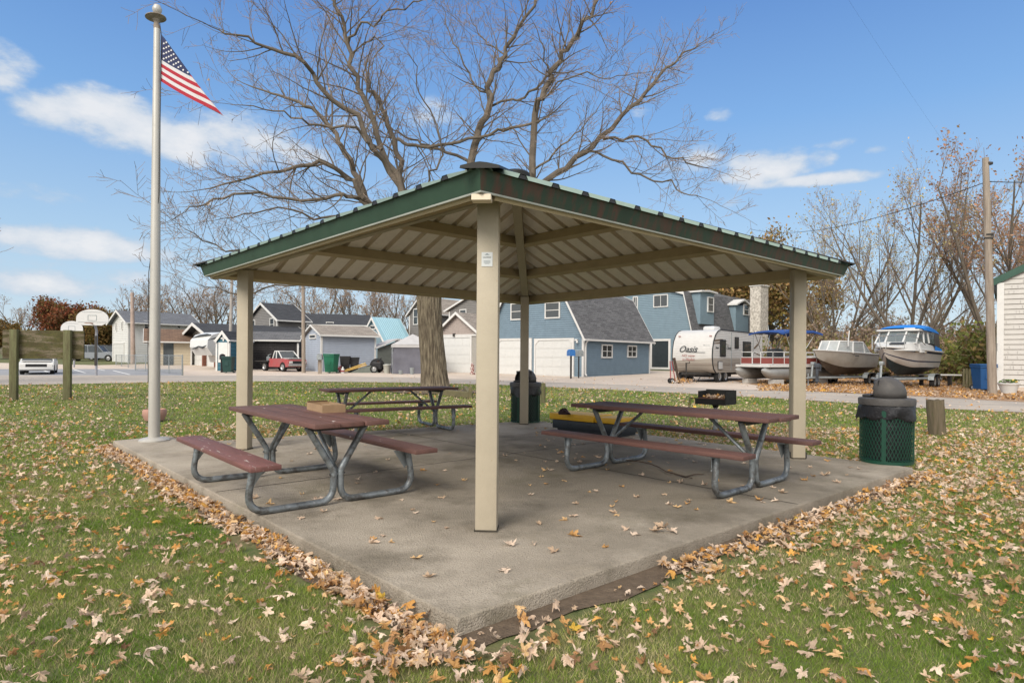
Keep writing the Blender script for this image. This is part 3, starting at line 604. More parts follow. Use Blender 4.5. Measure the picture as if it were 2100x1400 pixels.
# smooth value noise
tab=rng.random((256,256))
def vnoise(X,Y,s):
    x=np.asarray(X)/s+1000; y=np.asarray(Y)/s+1000; xi=np.floor(x).astype(int); yi=np.floor(y).astype(int); fx=x-xi; fy_=y-yi; fx=fx*fx*(3-2*fx); fy_=fy_*fy_*(3-2*fy_)
    g=lambda i,j: tab[i%256,j%256]
    return (g(xi,yi)*(1-fx)+g(xi+1,yi)*fx)*(1-fy_)+(g(xi,yi+1)*(1-fx)+g(xi+1,yi+1)*fx)*fy_
def fbm(X,Y,s): return (vnoise(X,Y,s)*.5+vnoise(X+31,Y+7,s/2)*.3+vnoise(X+3,Y+77,s/4)*.2)
def wedge(n,y0,y1,margin=1.12):
    Y=np.sqrt(rng.random(n)*(y1*y1-y0*y0)+y0*y0); X=(rng.random(n)*2-1)*Y*.818*margin; return X,Y
def np_mesh(name,verts,faces_n,tint,material,kind='stuff',smooth=False):
    """verts (N,k,3) polygons of k corners each"""
    N,k,_=verts.shape; me=bpy.data.meshes.new(name); me.vertices.add(N*k); me.vertices.foreach_set('co',verts.reshape(-1).astype(np.float32))
    me.loops.add(N*k); me.loops.foreach_set('vertex_index',np.arange(N*k,dtype=np.int32)); me.polygons.add(N)
    me.polygons.foreach_set('loop_start',np.arange(0,N*k,k,dtype=np.int32)); me.polygons.foreach_set('loop_total',np.full(N,k,dtype=np.int32))
    me.update(calc_edges=True); ca=me.color_attributes.new('tint','FLOAT_COLOR','POINT'); ca.data.foreach_set('color',tint.reshape(-1).astype(np.float32))
    me.materials.append(material); o=bpy.data.objects.new(name,me); col.objects.link(o)
    if kind: o['kind']=kind
    return o
M['grass']=attrmat('grass_blades',.75,.15,.35)
M['leaf']=attrmat('fallen_leaf',.8,.15,.2)
pieces=[]
for (y0,y1,n,h,wd) in ((1.8,4.5,210000,.024,.0021),(4.5,7.5,190000,.026,.0034),(7.5,12,115000,.029,.0075),(12,20,90000,.033,.013),(20,34,70000,.042,.026)):
    X,Y=wedge(n,y0,y1); dl,_=seg_dist(X,Y,slabpts[0],slabpts[5]); dr,_=seg_dist(X,Y,slabpts[0],slabpts[1])
    dd=np.minimum(dl,dr); keep=(~in_slab(X,Y,.03))&(Y<lawn_limit(X,Y)-.15)&(dd>.13+.22*fbm(X,Y,.5)*1.2+.05*rng.random(n))
    keep&=rng.random(n)<.55+.9*fbm(X,Y,.35)
    X,Y=X[keep],Y[keep]; n=len(X); Zg=np.array([0.]*n); m=Y>18; Zg[m]=.12*((Y[m]-18)/27)**2.3
    tone=fbm(X,Y,1.6); fine=vnoise(X,Y,.22)
    H=h*(.6+.8*rng.random(n))*(.75+.5*tone)*np.where(fbm(X+50,Y,.8)>.62,1.25,1.); an=rng.random(n)*6.283; lean=rng.random(n)*1.1*H+.25*H; la=rng.random(n)*6.283
    V=np.zeros((n,3,3)); dx,dy=np.cos(an)*wd*(.7+.6*rng.random(n)),np.sin(an)*wd
    V[:,0]=np.stack([X-dx,Y-dy,Zg-.004],1); V[:,1]=np.stack([X+dx,Y+dy,Zg-.004],1); V[:,2]=np.stack([X+np.cos(la)*lean,Y+np.sin(la)*lean,Zg+H],1)
    g0=np.array([.14,.235,.032]); g1=np.array([.30,.345,.085]); g2=np.array([.48,.42,.22])
    t=np.clip((tone-.3)*2.2+(fine-.5)*.5,0,1)[:,None]; C=g0*(1-t)+g1*t; st=(rng.random(n)<np.clip(.14+.5*(fine-.35)+.9*(fbm(X+9,Y+4,2.2)-.42),.04,.7))[:,None]; C=np.where(st,g2*(.7+.5*rng.random((n,1))),C)*(.75+.5*rng.random((n,1)))
    tint=np.ones((n,3,4)); tint[:,:,:3]=C[:,None,:]
    pieces.append((V,tint))
np_mesh('grass',np.concatenate([p[0] for p in pieces]),3,np.concatenate([p[1] for p in pieces]),M['grass'])
# maple leaves ---------------------------------------------------------------
def leaf_outline(seed):
    r=random.Random(seed); pts=[]
    lobes=[(-120,.42),(-64,.70),(0,.90),(64,.70),(120,.42)]   # angle from the tip axis, length
    ang=[];
    for i,(a,l) in enumerate(lobes):
        a+=r.uniform(-5,5); l*=r.uniform(.9,1.1)
        wd=17 if i==2 else 15
        pts+= [(a-wd*1.25,l*.50),(a-wd*1.0,l*.72),(a-wd*.35,l*.80),(a,l),(a+wd*.35,l*.80),(a+wd*1.0,l*.72),(a+wd*1.25,l*.50)]
        if i<4: pts.append(((a+lobes[i+1][0])/2,.36))
    pts=[(180,.05)]+pts if 0 else pts
    return [(l*math.sin(R(a)),l*math.cos(R(a))) for a,l in pts]
def leaf_template(seed,lod=0):
    """triangles (T,3,3) in leaf units; curled"""
    r=random.Random(seed*7+1); o=leaf_outline(seed)
    if lod==1: o=[p for i,p in enumerate(o) if i%8 in (3,7) or i in (0,len(o)-1)]
    if lod==2:
        o=[(-.45,-.1),(-.55,.35),(-.2,.4),(0,.85),(.25,.4),(.6,.3),(.4,-.15)]
    c=r.uniform(.5,1.9)*(1 if r.random()<.75 else -1); c2=r.uniform(-.6,1.4); fold=r.uniform(.0,1.2); tw=r.uniform(-.6,.6)
    def bend(x,y):
        z=c*.45*x*x+c2*.35*(y-.2)**2+fold*.30*abs(x)+tw*x*y*.5+.06*math.sin(9*x+seed)*abs(y)
        k=1/(1+abs(c)*.4*abs(x)); return (x*k,y*(1-.15*abs(c2)*abs(y)),z)
    bend0=bend; kr=r.choice([0,.6,1.2,1.8,2.4,3.0,-1.0]); ra=r.uniform(0,3.14); cr=r.uniform(.02,.12)
    def bend(x,y):
        x,y,z=bend0(x,y); ca,sa=math.cos(ra),math.sin(ra); u=x*ca+(y-.2)*sa; v=-x*sa+(y-.2)*ca
        z+=cr*math.sin(u*7+seed)*math.cos(v*6+seed*2)
        if abs(kr)>.01: u,z=(1/kr-z)*math.sin(kr*u),1/kr-(1/kr-z)*math.cos(kr*u)
        return (u*ca-v*sa,u*sa+v*ca+.2,z)
    cen=bend(0,.12); pts=[bend(x,y) for x,y in o]; tri=[]
    if lod==0:
        mid=[bend(x*.5,y*.5+.05) for x,y in o]
        mid=[(m[0],m[1],m[2]+.03*math.sin(i*1.7)) for i,m in enumerate(mid)]
        for i in range(len(o)-1):
            tri+= [(cen,mid[i],mid[i+1]),(mid[i],pts[i],pts[i+1]),(mid[i],pts[i+1],mid[i+1])]
    else:
        for i in range(len(o)-1): tri.append((cen,pts[i],pts[i+1]))
    if lod==0: 
        s0,s1=bend(0,.1),(r.uniform(-.2,.2),-.75,.15+r.uniform(-.1,.3)); tri+= [((s0[0]-.015,s0[1],s0[2]),(s0[0]+.015,s0[1],s0[2]),s1)]
    return np.array(tri,float)
TPL={l:[leaf_template(s,l) for s in range(22)] for l in (0,1,2)}
PAL=np.array([[.57,.43,.32],[.64,.51,.40],[.49,.36,.25],[.52,.30,.12],[.50,.26,.08],[.60,.33,.09],[.40,.22,.10],[.62,.42,.22],[.28,.16,.09],[.66,.44,.08]])
PW=np.array([.21,.20,.16,.08,.06,.045,.07,.13,.03,.012]); PW/=PW.sum()
def scatter_leaves(name,X,Y,Z,lod,size=.078,tilt=.45,bright=1.,kind='stuff',pw=None):
    n=len(X); out=[];tin=[]; which=rng.integers(0,22,n)
    for t in range(22):
        idx=np.where(which==t)[0]
        if len(idx)==0: continue
        tr=TPL[lod][t]; k=len(idx); s=size*(.45+.95*rng.random(k)**1.4)
        a=rng.random(k)*6.283; tx=rng.normal(0,tilt,k); ty=rng.normal(0,tilt,k); flip=np.where(rng.random(k)<.5,1,-1)
        P=tr.reshape(-1,3)[None]*s[:,None,None]; P=P.copy(); P[:,:,2]*=flip[:,None]
        c,s_=np.cos(tx)[:,None],np.sin(tx)[:,None]; y=P[:,:,1]*c-P[:,:,2]*s_; z=P[:,:,1]*s_+P[:,:,2]*c; x=P[:,:,0]
        c,s_=np.cos(ty)[:,None],np.sin(ty)[:,None]; x2=x*c+z*s_; z2=-x*s_+z*c
        c,s_=np.cos(a)[:,None],np.sin(a)[:,None]; X3=x2*c-y*s_; Y3=x2*s_+y*c
        z2-=z2.min(1,keepdims=True)*.8
        Q=np.stack([X3+X[idx][:,None],Y3+Y[idx][:,None],z2+Z[idx][:,None]],2); out.append(Q.reshape(-1,3,3))
        ci=rng.choice(len(PAL),k,p=PW if pw is None else pw); C=PAL[ci]*(.75+.5*rng.random((k,1)))*bright
        tt=np.ones((k,tr.shape[0]*3,4)); tt[:,:,:3]=C[:,None,:]*(.88+.24*rng.random((k,tr.shape[0]*3,1))); tin.append(tt.reshape(-1,3,4))
    return np.concatenate(out),np.concatenate(tin)
LV=[]
def add_leaves(n,y0,y1,lod,size,dens):
    X,Y=wedge(n,y0,y1); d=.30*fbm(X,Y,1.0)+.45*fbm(X+200,Y,.45)+.25*vnoise(X+60,Y+9,3.5)
    keep=(~in_slab(X,Y,.02))&(Y<lawn_limit(X,Y)+.5)&(rng.random(n)<dens(X,Y,np.clip((d-.28)*2.6,0.02,1.3)))
    X,Y=X[keep],Y[keep]; Z=np.where(Y>18,.12*(np.maximum(Y-18,0)/27)**2.3,0)+.012+.012*rng.random(len(X))
    LV.append(scatter_leaves('',X,Y,Z,lod,size))
right=lambda X,Y: np.clip(.80+.40*np.clip((X/Y)*1.2,-.6,.9)+.5*np.clip(-X/Y-.45,0,.4),0,1.3)
add_leaves(7600,1.8,6.5,0,.062,lambda X,Y,d:d*1.0*right(X,Y))
add_leaves(28000,6.5,13,1,.068,lambda X,Y,d:d*.9*right(X,Y))
add_leaves(34000,13,34,2,.09,lambda X,Y,d:(d*.45+.10)*right(X,Y)*(1.0))
# drifts against the slab
def drift(a,b,n,w0,sign,lod,zamp=.05,gap=None):
    t=rng.random(n); n_=(b-a).normalized(); s_=Vector((n_.y,-n_.x))*sign
    wv=w0*(.55+.9*vnoise(t*9,t*0,1.)); d=np.abs(rng.normal(0,.55,n))*wv; 
    if gap: 
        k=~((t>gap[0])&(t<gap[1])&(rng.random(n)<.93)&(d<.24)); t=t[k]; d=d[k]; wv=wv[k]
    X=a.x+(b.x-a.x)*t+s_.x*(d+.055); Y=a.y+(b.y-a.y)*t+s_.y*(d+.055); Z=.004+rng.random(len(t))*zamp*np.clip(1-d/(wv*1.3),.05,1)
    LV.append(scatter_leaves('',X,Y,Z,lod,.068,.38))
A0,A1,A5=slabpts[0],slabpts[1],slabpts[5]
near_l=A0.lerp(A5,.42); drift(A0+(A0-A5).normalized()*.05,near_l,980,.19,-1,0,.028)
drift(near_l,A5,1900,.17,-1,1,.028)
mr_=A0.lerp(A1,.52); drift(A0,mr_,430,.34,1,0,.03,(0,.45)); drift(mr_,A1+(A1-A0).normalized()*.3,380,.26,1,1,.025)
X=A0.x+rng.normal(-.16,.24,170); Y=A0.y-.22+rng.normal(0,.09,170)-.25*np.abs(X-A0.x+.1); k=~in_slab(X,Y,.02); LV.append(scatter_leaves('',X[k],Y[k],.006+.03*rng.random(k.sum()),0,.068,.5))
drift(slabpts[2],slabpts[1],260,.3,-1,1,.03)
# leaf carpet of the yard across the lane
n=9000; t=rng.random(n); s=rng.random(n)**1.2
yn=np.array([XY(1560,802),XY(1700,804),XY(1880,812),XY(2100,822),XY(2250,832)]); yf=np.array([XY(1560,780),XY(1700,779),XY(1880,772),XY(2100,776),XY(2250,784)])
ii=np.clip((t*4).astype(int),0,3); fr=(t*4-ii)[:,None]; pn=yn[ii]*(1-fr)+yn[ii+1]*fr; pf=yf[ii]*(1-fr)+yf[ii+1]*fr; pp=pn*(1-s[:,None])+pf*s[:,None]
Z=np.array([gz(y) for y in pp[:,1]])+.02; LV.append(scatter_leaves('',pp[:,0]+rng.normal(0,.1,n),pp[:,1]+rng.normal(0,.1,n),Z,2,.13,.4,.92,pw=np.array([.10,.08,.16,.16,.13,.12,.11,.08,.05,.01])))
# thin scatter over lane and drive
X,Y=wedge(2600,18,44); k=(Y>lawn_limit(X,Y))&(X/Y>-.2)&(rng.random(2600)<.25+.9*np.clip(X/Y,0,1)); X,Y=X[k],Y[k]; LV.append(scatter_leaves('',X,Y,np.array([gz(y) for y in Y])+.02,2,.10,.4))
np_mesh('leaf_litter',np.concatenate([p[0] for p in LV]),3,np.concatenate([p[1] for p in LV]),M['leaf'])
# single leaves on the slab, each its own thing
base_leaves=[]
for tseed in range(22):
    tr=TPL[0][tseed]; fl=tr.copy(); fl[:,:,2]-=fl[:,:,2].min()
    for ci in (0,3,7):
        base_leaves.append((fl,PAL[[0,1,2,7,1,3][(tseed+ci)%6]]))
leafmesh=[]
for fl,c in base_leaves:
    me=bpy.data.meshes.new('leaf'); N=len(fl); me.vertices.add(N*3); me.vertices.foreach_set('co',(fl*1.0).reshape(-1).astype(np.float32)); me.loops.add(N*3); me.loops.foreach_set('vertex_index',np.arange(N*3,dtype=np.int32)); me.polygons.add(N); me.polygons.foreach_set('loop_start',np.arange(0,N*3,3,dtype=np.int32)); me.polygons.foreach_set('loop_total',np.full(N,3,dtype=np.int32)); me.update(calc_edges=True)
    ca=me.color_attributes.new('tint','FLOAT_COLOR','POINT'); tt=np.ones((N*3,4)); tt[:,:3]=c*(.85+.3*rng.random((N*3,1))); ca.data.foreach_set('color',tt.reshape(-1).astype(np.float32)); me.materials.append(M['leaf']); leafmesh.append(me)
rl=random.Random(11); spots=[(1045,1120,1.5),(1137,1129,1.2),(1040,1170,1.1),(1085,1015,1),(1095,1115,.7),(1175,1060,1),(1172,1098,1.5),(1285,1085,1),(1362,1080,1.7),(1340,1090,1.4),(1375,1090,1.3),(1240,1123,.9),(875,1184,1),(760,1114,1),(785,1098,.8),(800,1113,.6),(772,1063,1),(849,1052,.7),(680,1022,1),(825,1025,.7),(910,1020,1),(1010,1040,.8),(890,1070,.6),(1105,1075,1),(1260,1052,1),(1305,1020,1),(1410,1027,1),(1385,1040,1),(1225,1008,1),(1130,965,1),(525,1022,1.2),(647,1026,1.4),(688,1024,1.2),(665,1050,1.1),(620,1014,.7),(752,1012,.6),(847,1045,.7),(900,994,.9),(915,965,.9),(948,985,1),(1495,1030,1.3),(1560,1025,1.2),(1600,1010,1.3),(1650,985,1.4),(1690,975,1.5),(1720,990,1.3),(1615,960,1.2),(1700,945,1),(1595,1028,1)]
for i in range(150):
    for _ in range(60):
        X=rl.uniform(-4.5,5); Y=rl.uniform(3.4,13.3)
        if rl.random()<.35: X=rl.uniform(.3,4.6); Y=rl.uniform(5,11.5)
        if inslab((X,Y)) and inslab((X+.12,Y-.12)) and inslab((X-.12,Y-.12)): break
    spots.append((X,Y))
for i,sp_ in enumerate(spots):
    if len(sp_)==3: p=GS(sp_[0],sp_[1]); s=.082*sp_[2]
    else: p=Vector(sp_); s=.082*rl.uniform(.5,1.15)
    if not inslab(p): continue
    o=bpy.data.objects.new('fallen_leaf',leafmesh[rl.randrange(len(leafmesh))]); col.objects.link(o); o.location=(p.x,p.y,SLAB+.002); o.scale=(s,s,s*.9); o.rotation_euler=(rl.uniform(-.15,.15),rl.uniform(-.15,.15),rl.uniform(0,6.28))
    o['label']='dry curled tan maple leaf lying on the concrete slab'; o['category']='leaf'; o['group']='fallen leaves on the slab'
# broken twig on the slab
pts=[GS(x,y) for x,y in ((1243,930),(1253,941),(1270,946),(1290,949),(1312,951),(1335,956),(1352,964),(1366,972),(1385,975),(1406,980),(1424,976),(1443,974))]
zs=[.02,.03,.03,.035,.03,.03,.035,.03,.02,.015,.02,.015]
mb=MB(); mb.tube([(p.x,p.y,SLAB+z) for p,z in zip(pts,zs)],[.004,.005,.006,.006,.007,.007,.008,.008,.009,.010,.007,.004],6); p=GS(1404,980); q=GS(1420,984); mb.tube([(p.x,p.y,SLAB+.015),(q.x,q.y,SLAB+.02)],.004,5)
M['twig']=mat('twig_bark',(.085,.06,.045),.9,var=.3)
O('fallen_twig',mb,M['twig'],smooth=True,label='long thin bent twig lying on the slab under the bench',category='twig')
# ================================================================== things on the lawn
# weathered sign board
Yb=19.2; l=W(28,832,Yb); r_=W(138,829,Yb+.25); ang=math.atan2(r_.y-l.y,r_.x-l.x); c=(l+r_)/2
sb=T('notice_board','blank mossy green wooden notice board on two square posts','notice board',(c.x,c.y,0),ang); hw=(r_-l).xy.length/2
M['moss']=mat('mossy_plywood',(.10,.095,.03),.95,c2=(.06,.045,.025),vs=1.3,bump=.5,bs=30,stretch=(1,1,2.5)); addlayer(M['moss'],(.19,.15,.11),1.4,.47,.60,fac=.85,stretch=(.9,1,5)); addlayer(M['moss'],(.05,.03,.02),2.,.52,.66,fac=.7,stretch=(1,1,7),seed=3.); addlayer(M['moss'],(.05,.055,.02),18,.5,.7)
M['mosspost']=mat('mossy_post',(.15,.155,.075),.95,c2=(.09,.075,.04),vs=3,bump=.5,bs=30,stretch=(5,5,.7))
zt=W(138,676,Yb).z; zb=W(138,737,Yb).z
for s in (-1,1): mb=MB(); mb.box((s*hw,0,zt/2-.05),(.205,.14,zt+.1),bev=.012); O('post',mb,M['mosspost'],sb,smooth=True)
mb=MB(); mb.box((.02,.12,(zt+zb)/2),(152/F*Yb,.06,zt-zb-.03),bev=.006); O('board',mb,M['moss'],sb)
def stub(label,px,py,ptop,Y,wd,lean,mt,seed):
    b=W(px,py,Y); top=W(px,ptop,Y); t=T('wooden_stub_post',label,'post',(b.x,Y,gz(Y)),.2); mb=MB(); h=top.z-gz(Y); rnd=random.Random(seed); vs=[];fs=[]; n=20
    for j in range(7):
        u=j/6
        for k in range(n):
            a=2*math.pi*k/n; sq=1/max(abs(math.cos(a)),abs(math.sin(a)))**.55; rr=wd/2*sq*(1+.04*math.sin(k*2.3+j))-(.025 if k in(14,15) else 0)
            vs.append((rr*math.cos(a)+lean*u,rr*math.sin(a),-.05+(h+.05)*u+(rnd.uniform(-.03,.025) if j==6 else 0)))
    fs=[(j*n+k,j*n+(k+1)%n,(j+1)*n+(k+1)%n,(j+1)*n+k) for j in range(6) for k in range(n)]+[tuple(6*n+k for k in range(n))]
    mb.mesh(vs,fs); O('stub',mb,mt,t,smooth=True)
M['stub']=mat('split_grey_wood',(.20,.155,.11),.95,c2=(.10,.085,.045),vs=3,bump=.9,bs=25,stretch=(8,8,.6)); addlayer(M['stub'],(.12,.14,.05),2,.55,.65,fac=.7)
stub('short split grey wooden post standing in the grass right of the corner bin',1923,888,820,11.95,.26,-.07,M['stub'],1)
stub('short mossy green wooden post just behind the bin at the far shelter post',1112,826,786,19.6,.19,.0,M['mosspost'],2)
# charcoal grill
Yg=12.3; gb=W(1467,905,Yg); gr=T('park_grill','black steel charcoal grill on a pipe pedestal beyond the right-hand picnic table','grill',(gb.x,Yg,0),R(-42))
M['soot']=mat('sooty_steel',(.022,.022,.02),.75,metal=.2,var=.3,vs=8,bump=.3,bs=60)
mb=MB(); mb.tube([(0,0,0),(0,0,.47)],.042,14); O('pedestal',mb,M['galv2'],gr,smooth=True)
zg=W(1467,828,Yg).z; mb=MB(); mb.lathe([(.05,zg-.07),(.055,zg-.03),(.15,zg)],14); mb.box((0,0,zg+.005),(.62,.52,.014))
for (cx,cy,dx,dy,h) in ((0,.25,.62,.012,.27),(.30,0,.012,.5,.25),(-.30,.06,.012,.38,.25)): mb.box((cx,cy,zg+h/2),(dx,dy,h))
mb.box((-.0,-.25,zg+.055),(.62,.012,.10)); mb.box((.30,0,zg+.13),(.02,.52,.012)); O('firebox',mb,M['soot'],gr)
mb=MB(); 
for k in range(13): mb.tube([(-.27+k*.045,-.24,zg+.115),(-.27+k*.045,.20,zg+.115)],.006,5)
mb.tube([(-.29,-.24,zg+.115),(.29,-.24,zg+.115)],.008,5); 
for y in(-.31,-.25): mb.tube([(-.31,y+.06,zg+.11),(-.42,y+.06,zg+.11),(-.43,y+.02,zg-.08)],.008,5)
O('cooking_grate',mb,mat('rusty_grate',(.13,.06,.035),.9,var=.3),gr)
XL,YL=rng.uniform(-.25,.25,60),rng.uniform(-.2,.2,60); v,tt=scatter_leaves('',XL,YL,np.full(60,zg+.12)+rng.random(60)*.03,1,.07,.6); o=np_mesh('leaf_pile',v,3,tt,M['leaf'],kind=None); o.parent=gr
# yellow topped box
yb=T('storage_box','low black box with a bright yellow lid behind the right picnic table','box',(0,0,SLAB),0)
p0=W(1118,870,11.55); p1=W(1262,875,10.5); cc=(p0+p1)/2; aa=math.atan2(p1.y-p0.y,p1.x-p0.x); ln=(p1-p0).xy.length
yb.location=(cc.x+.2,cc.y+.25,SLAB); yb.rotation_euler=(0,0,aa)
mb=MB(); mb.box((.16,0,.13),(ln-.04,.60,.15),bev=.01); mb.box((.16,0,.05),(ln-.2,.50,.10))
for k in range(4): mb.box((-.6+k*.42,-.314,.14),(.02,.01,.02))
O('base',mb,mat('black_blue_plastic',(.022,.03,.04),.5,var=.2),yb,smooth=True)
mb=MB(); mb.box((-.17,.0,.268),(ln*.64,.60,.115),bev=.012); mb.box((ln*.36,.02,.258),(ln*.30,.56,.095),bev=.012); O('lid',mb,mat('yellow_lid',(.72,.42,.02),.5,c2=(.60,.33,.02),vs=3),yb,smooth=True)
def lump(name,label,cat,c,rx,ry,rz_,mt,seed,n=14,amp=.25,parent=None):
    mb=MB(); vs=[];fs=[]
    for j in range(n//2+1):
        ph=math.pi/2*j/(n//2)
        for k in range(n):
            a=2*math.pi*k/n; d=1+amp*(math.sin(a*3+seed+j)*.5+math.sin(a*5+j*2.1+seed)*.5)
            vs.append((rx*d*math.cos(a)*math.cos(ph),ry*d*math.sin(a)*math.cos(ph),rz_*math.sin(ph)*(1+amp*.6*math.sin(a*4+seed))))
    fs=[(j*n+k,j*n+(k+1)%n,(j+1)*n+(k+1)%n,(j+1)*n+k) for j in range(n//2) for k in range(n)]
    mb.mesh(vs,fs); o=O(name,mb,mt,parent)
    if parent is None: o.location=c; o['label']=label; o['category']=cat
    return o
pz=W(1156,852,11.2); lump('dark_bag','small crumpled dark maroon bag lying on the yellow lid','bag',(pz.x,11.15,SLAB+.325),.10,.08,.10,mat('maroon_bag',(.035,.015,.015),.7,bump=.6,bs=20),2)
# object behind the flagpole
bz=G(317,864); mb=MB(); mb.lathe([(0,.0),(.19,.03),(.23,.14),(.235,.22),(.21,.27),(.20,.24),(0,.24)],20); O('clay_pot',mb,mat('clay',(.42,.24,.19),.8),smooth=True,label='squat pinkish clay pot in the grass behind the flagpole',category='pot').location=bz
# landscape timbers round the big tree
M['timber']=mat('landscape_timber',(.17,.145,.075),.95,c2=(.10,.09,.05),vs=2,bump=.5,bs=25,stretch=(2,2,2))
tm=T('timber_edging','weathered green timber edging on the ground round the big tree','timber edging',W(930,815,22.3)*1.0); tm.location.z=0
def rel(px,py,Y): v=W(px,py,Y)-tm.location; return v
for (a,b,ya,yb_) in (((903,817),(964,818),23.2,21.6),((964,818),(955,800),21.6,26),((905,817),(880,806),23.2,25.5)):
    p=Vector((colx(a[0])*ya,ya,.12)); q=Vector((colx(b[0])*yb_,yb_,.12)); p-=tm.location; q-=tm.location; d=q-p; mb=MB(); mb.box((p+q)/2,(d.length,.15,.22),rz=math.atan2(d.y,d.x),bev=.015); O('timber',mb,M['timber'],tm)
mb=MB(); p=Vector((colx(965)*21.6,21.6,.2))-tm.location; mb.box(p,(.12,.12,.42),bev=.01); O('corner_stake',mb,M['timber'],tm)
cx,cy=colx(897)*25.5,25.5; mb=MB(); mb.mesh([(cx+1.9*math.cos(a/24*6.283),cy+1.9*math.sin(a/24*6.283),gz(25)+.03) for a in range(24)],[tuple(range(24))]); o=O('tree_bed',mb,M['dirt']); o['kind']='structure'
# ================================================================== buildings
def face_t(c,ang,px):   # distance along ang from corner c at which the column px is reached
    k=colx(px)-0; ux,uy=math.cos(ang),math.sin(ang); return (k*c[1]-c[0])/(ux-k*uy)
def siding(mb,poly,Mx,rh=.12,dep=.05):
    """poly: convex list (u,z); Mx maps (u,-offset,z) local to house space, outward is -y"""
    zs=[p[1] for p in poly]; z=min(zs); top=max(zs)
    def ext(zz):
        xs=[]
        for (a,b),(c,d) in zip(poly,poly[1:]+poly[:1]):
            if (b-zz)*(d-zz)<=0 and abs(b-d)>1e-9: xs.append(a+(c-a)*(zz-b)/(d-b))
            elif abs(b-zz)<1e-9: xs.append(a)
        return (min(xs),max(xs)) if xs else None
    while z<top-1e-4:
        z1=min(z+rh,top); a=ext(z+1e-5); b=ext(z1-1e-5)
        if a and b:
            P=lambda u,o,zz: Mx@Vector((u,-o,zz))
            mb.q(P(a[0],dep,z),P(a[1],dep,z),P(b[1],.002,z1),P(b[0],.002,z1)); mb.q(P(a[0],0,z),P(a[1],0,z),P(a[1],dep,z),P(a[0],dep,z))
        z=z1
def window(parent,Mx,u,z,wd,h,trim,rails=((.5,'h'),),fw=.09):
    mb=MB(); bx=lambda uu,zz,a,b,y=-.05,t=.12: mb.box(Mx@Vector((uu,y,zz)),(a,t,b),M=Mx.to_3x3().to_4x4())
    bx(u,z+h/2+fw/2,wd+2*fw,fw); bx(u,z-h/2-fw/2,wd+2*fw,fw); bx(u-wd/2-fw/2,z,fw,h); bx(u+wd/2+fw/2,z,fw,h)
    for p,k in rails:
        if k=='h': bx(u,z-h/2+h*p,wd,.045,-.075,.04)
        else: bx(u-wd/2+wd*p,z,.045,h,-.075,.039)
    f=O('window',mb,trim,parent); mb=MB(); mb.box(Mx@Vector((u,-.058,z)),(wd,.012,h),M=Mx.to_3x3().to_4x4()); O('pane',mb,M['glass'],f); return f
def garage(parent,Mx,u,z0,wd,h,trim,mt,rows=4,cols=4,clip=0):
    Rm=Mx.to_3x3().to_4x4(); mb=MB(); bx=lambda uu,zz,a,b,y,t: mb.box(Mx@Vector((uu,y,zz)),(a,t,b),M=Rm)
    bx(u,z0+h/2,wd,h,-.030,.064)
    for i in range(rows):
        bx(u,z0+(i+.5)*h/rows,wd-.01,h/rows-.035,-.065,.02)
        for j in range(cols): bx(u-wd/2+(j+.5)*wd/cols,z0+(i+.5)*h/rows,wd/cols-.16,h/rows-.20,-.080,.016)
    d=O('garage_door',mb,mt,parent); mb=MB(); fw=.14
    bx2=lambda uu,zz,a,b: mb.box(Mx@Vector((uu,-.06,zz)),(a,.13,b),M=Rm)
    bx2(u,z0+h+fw/2,wd+2*fw,fw); bx2(u-wd/2-fw/2,z0+h/2,fw,h); bx2(u+wd/2+fw/2,z0+h/2,fw,h)
    if clip:
        for s in (-1,1): mb.prism([(u+s*wd/2,z0+h),(u+s*(wd/2-clip),z0+h),(u+s*wd/2,z0+h-clip)],-.1275,-.005,Mx)
    O('door_frame',mb,trim,d); return d
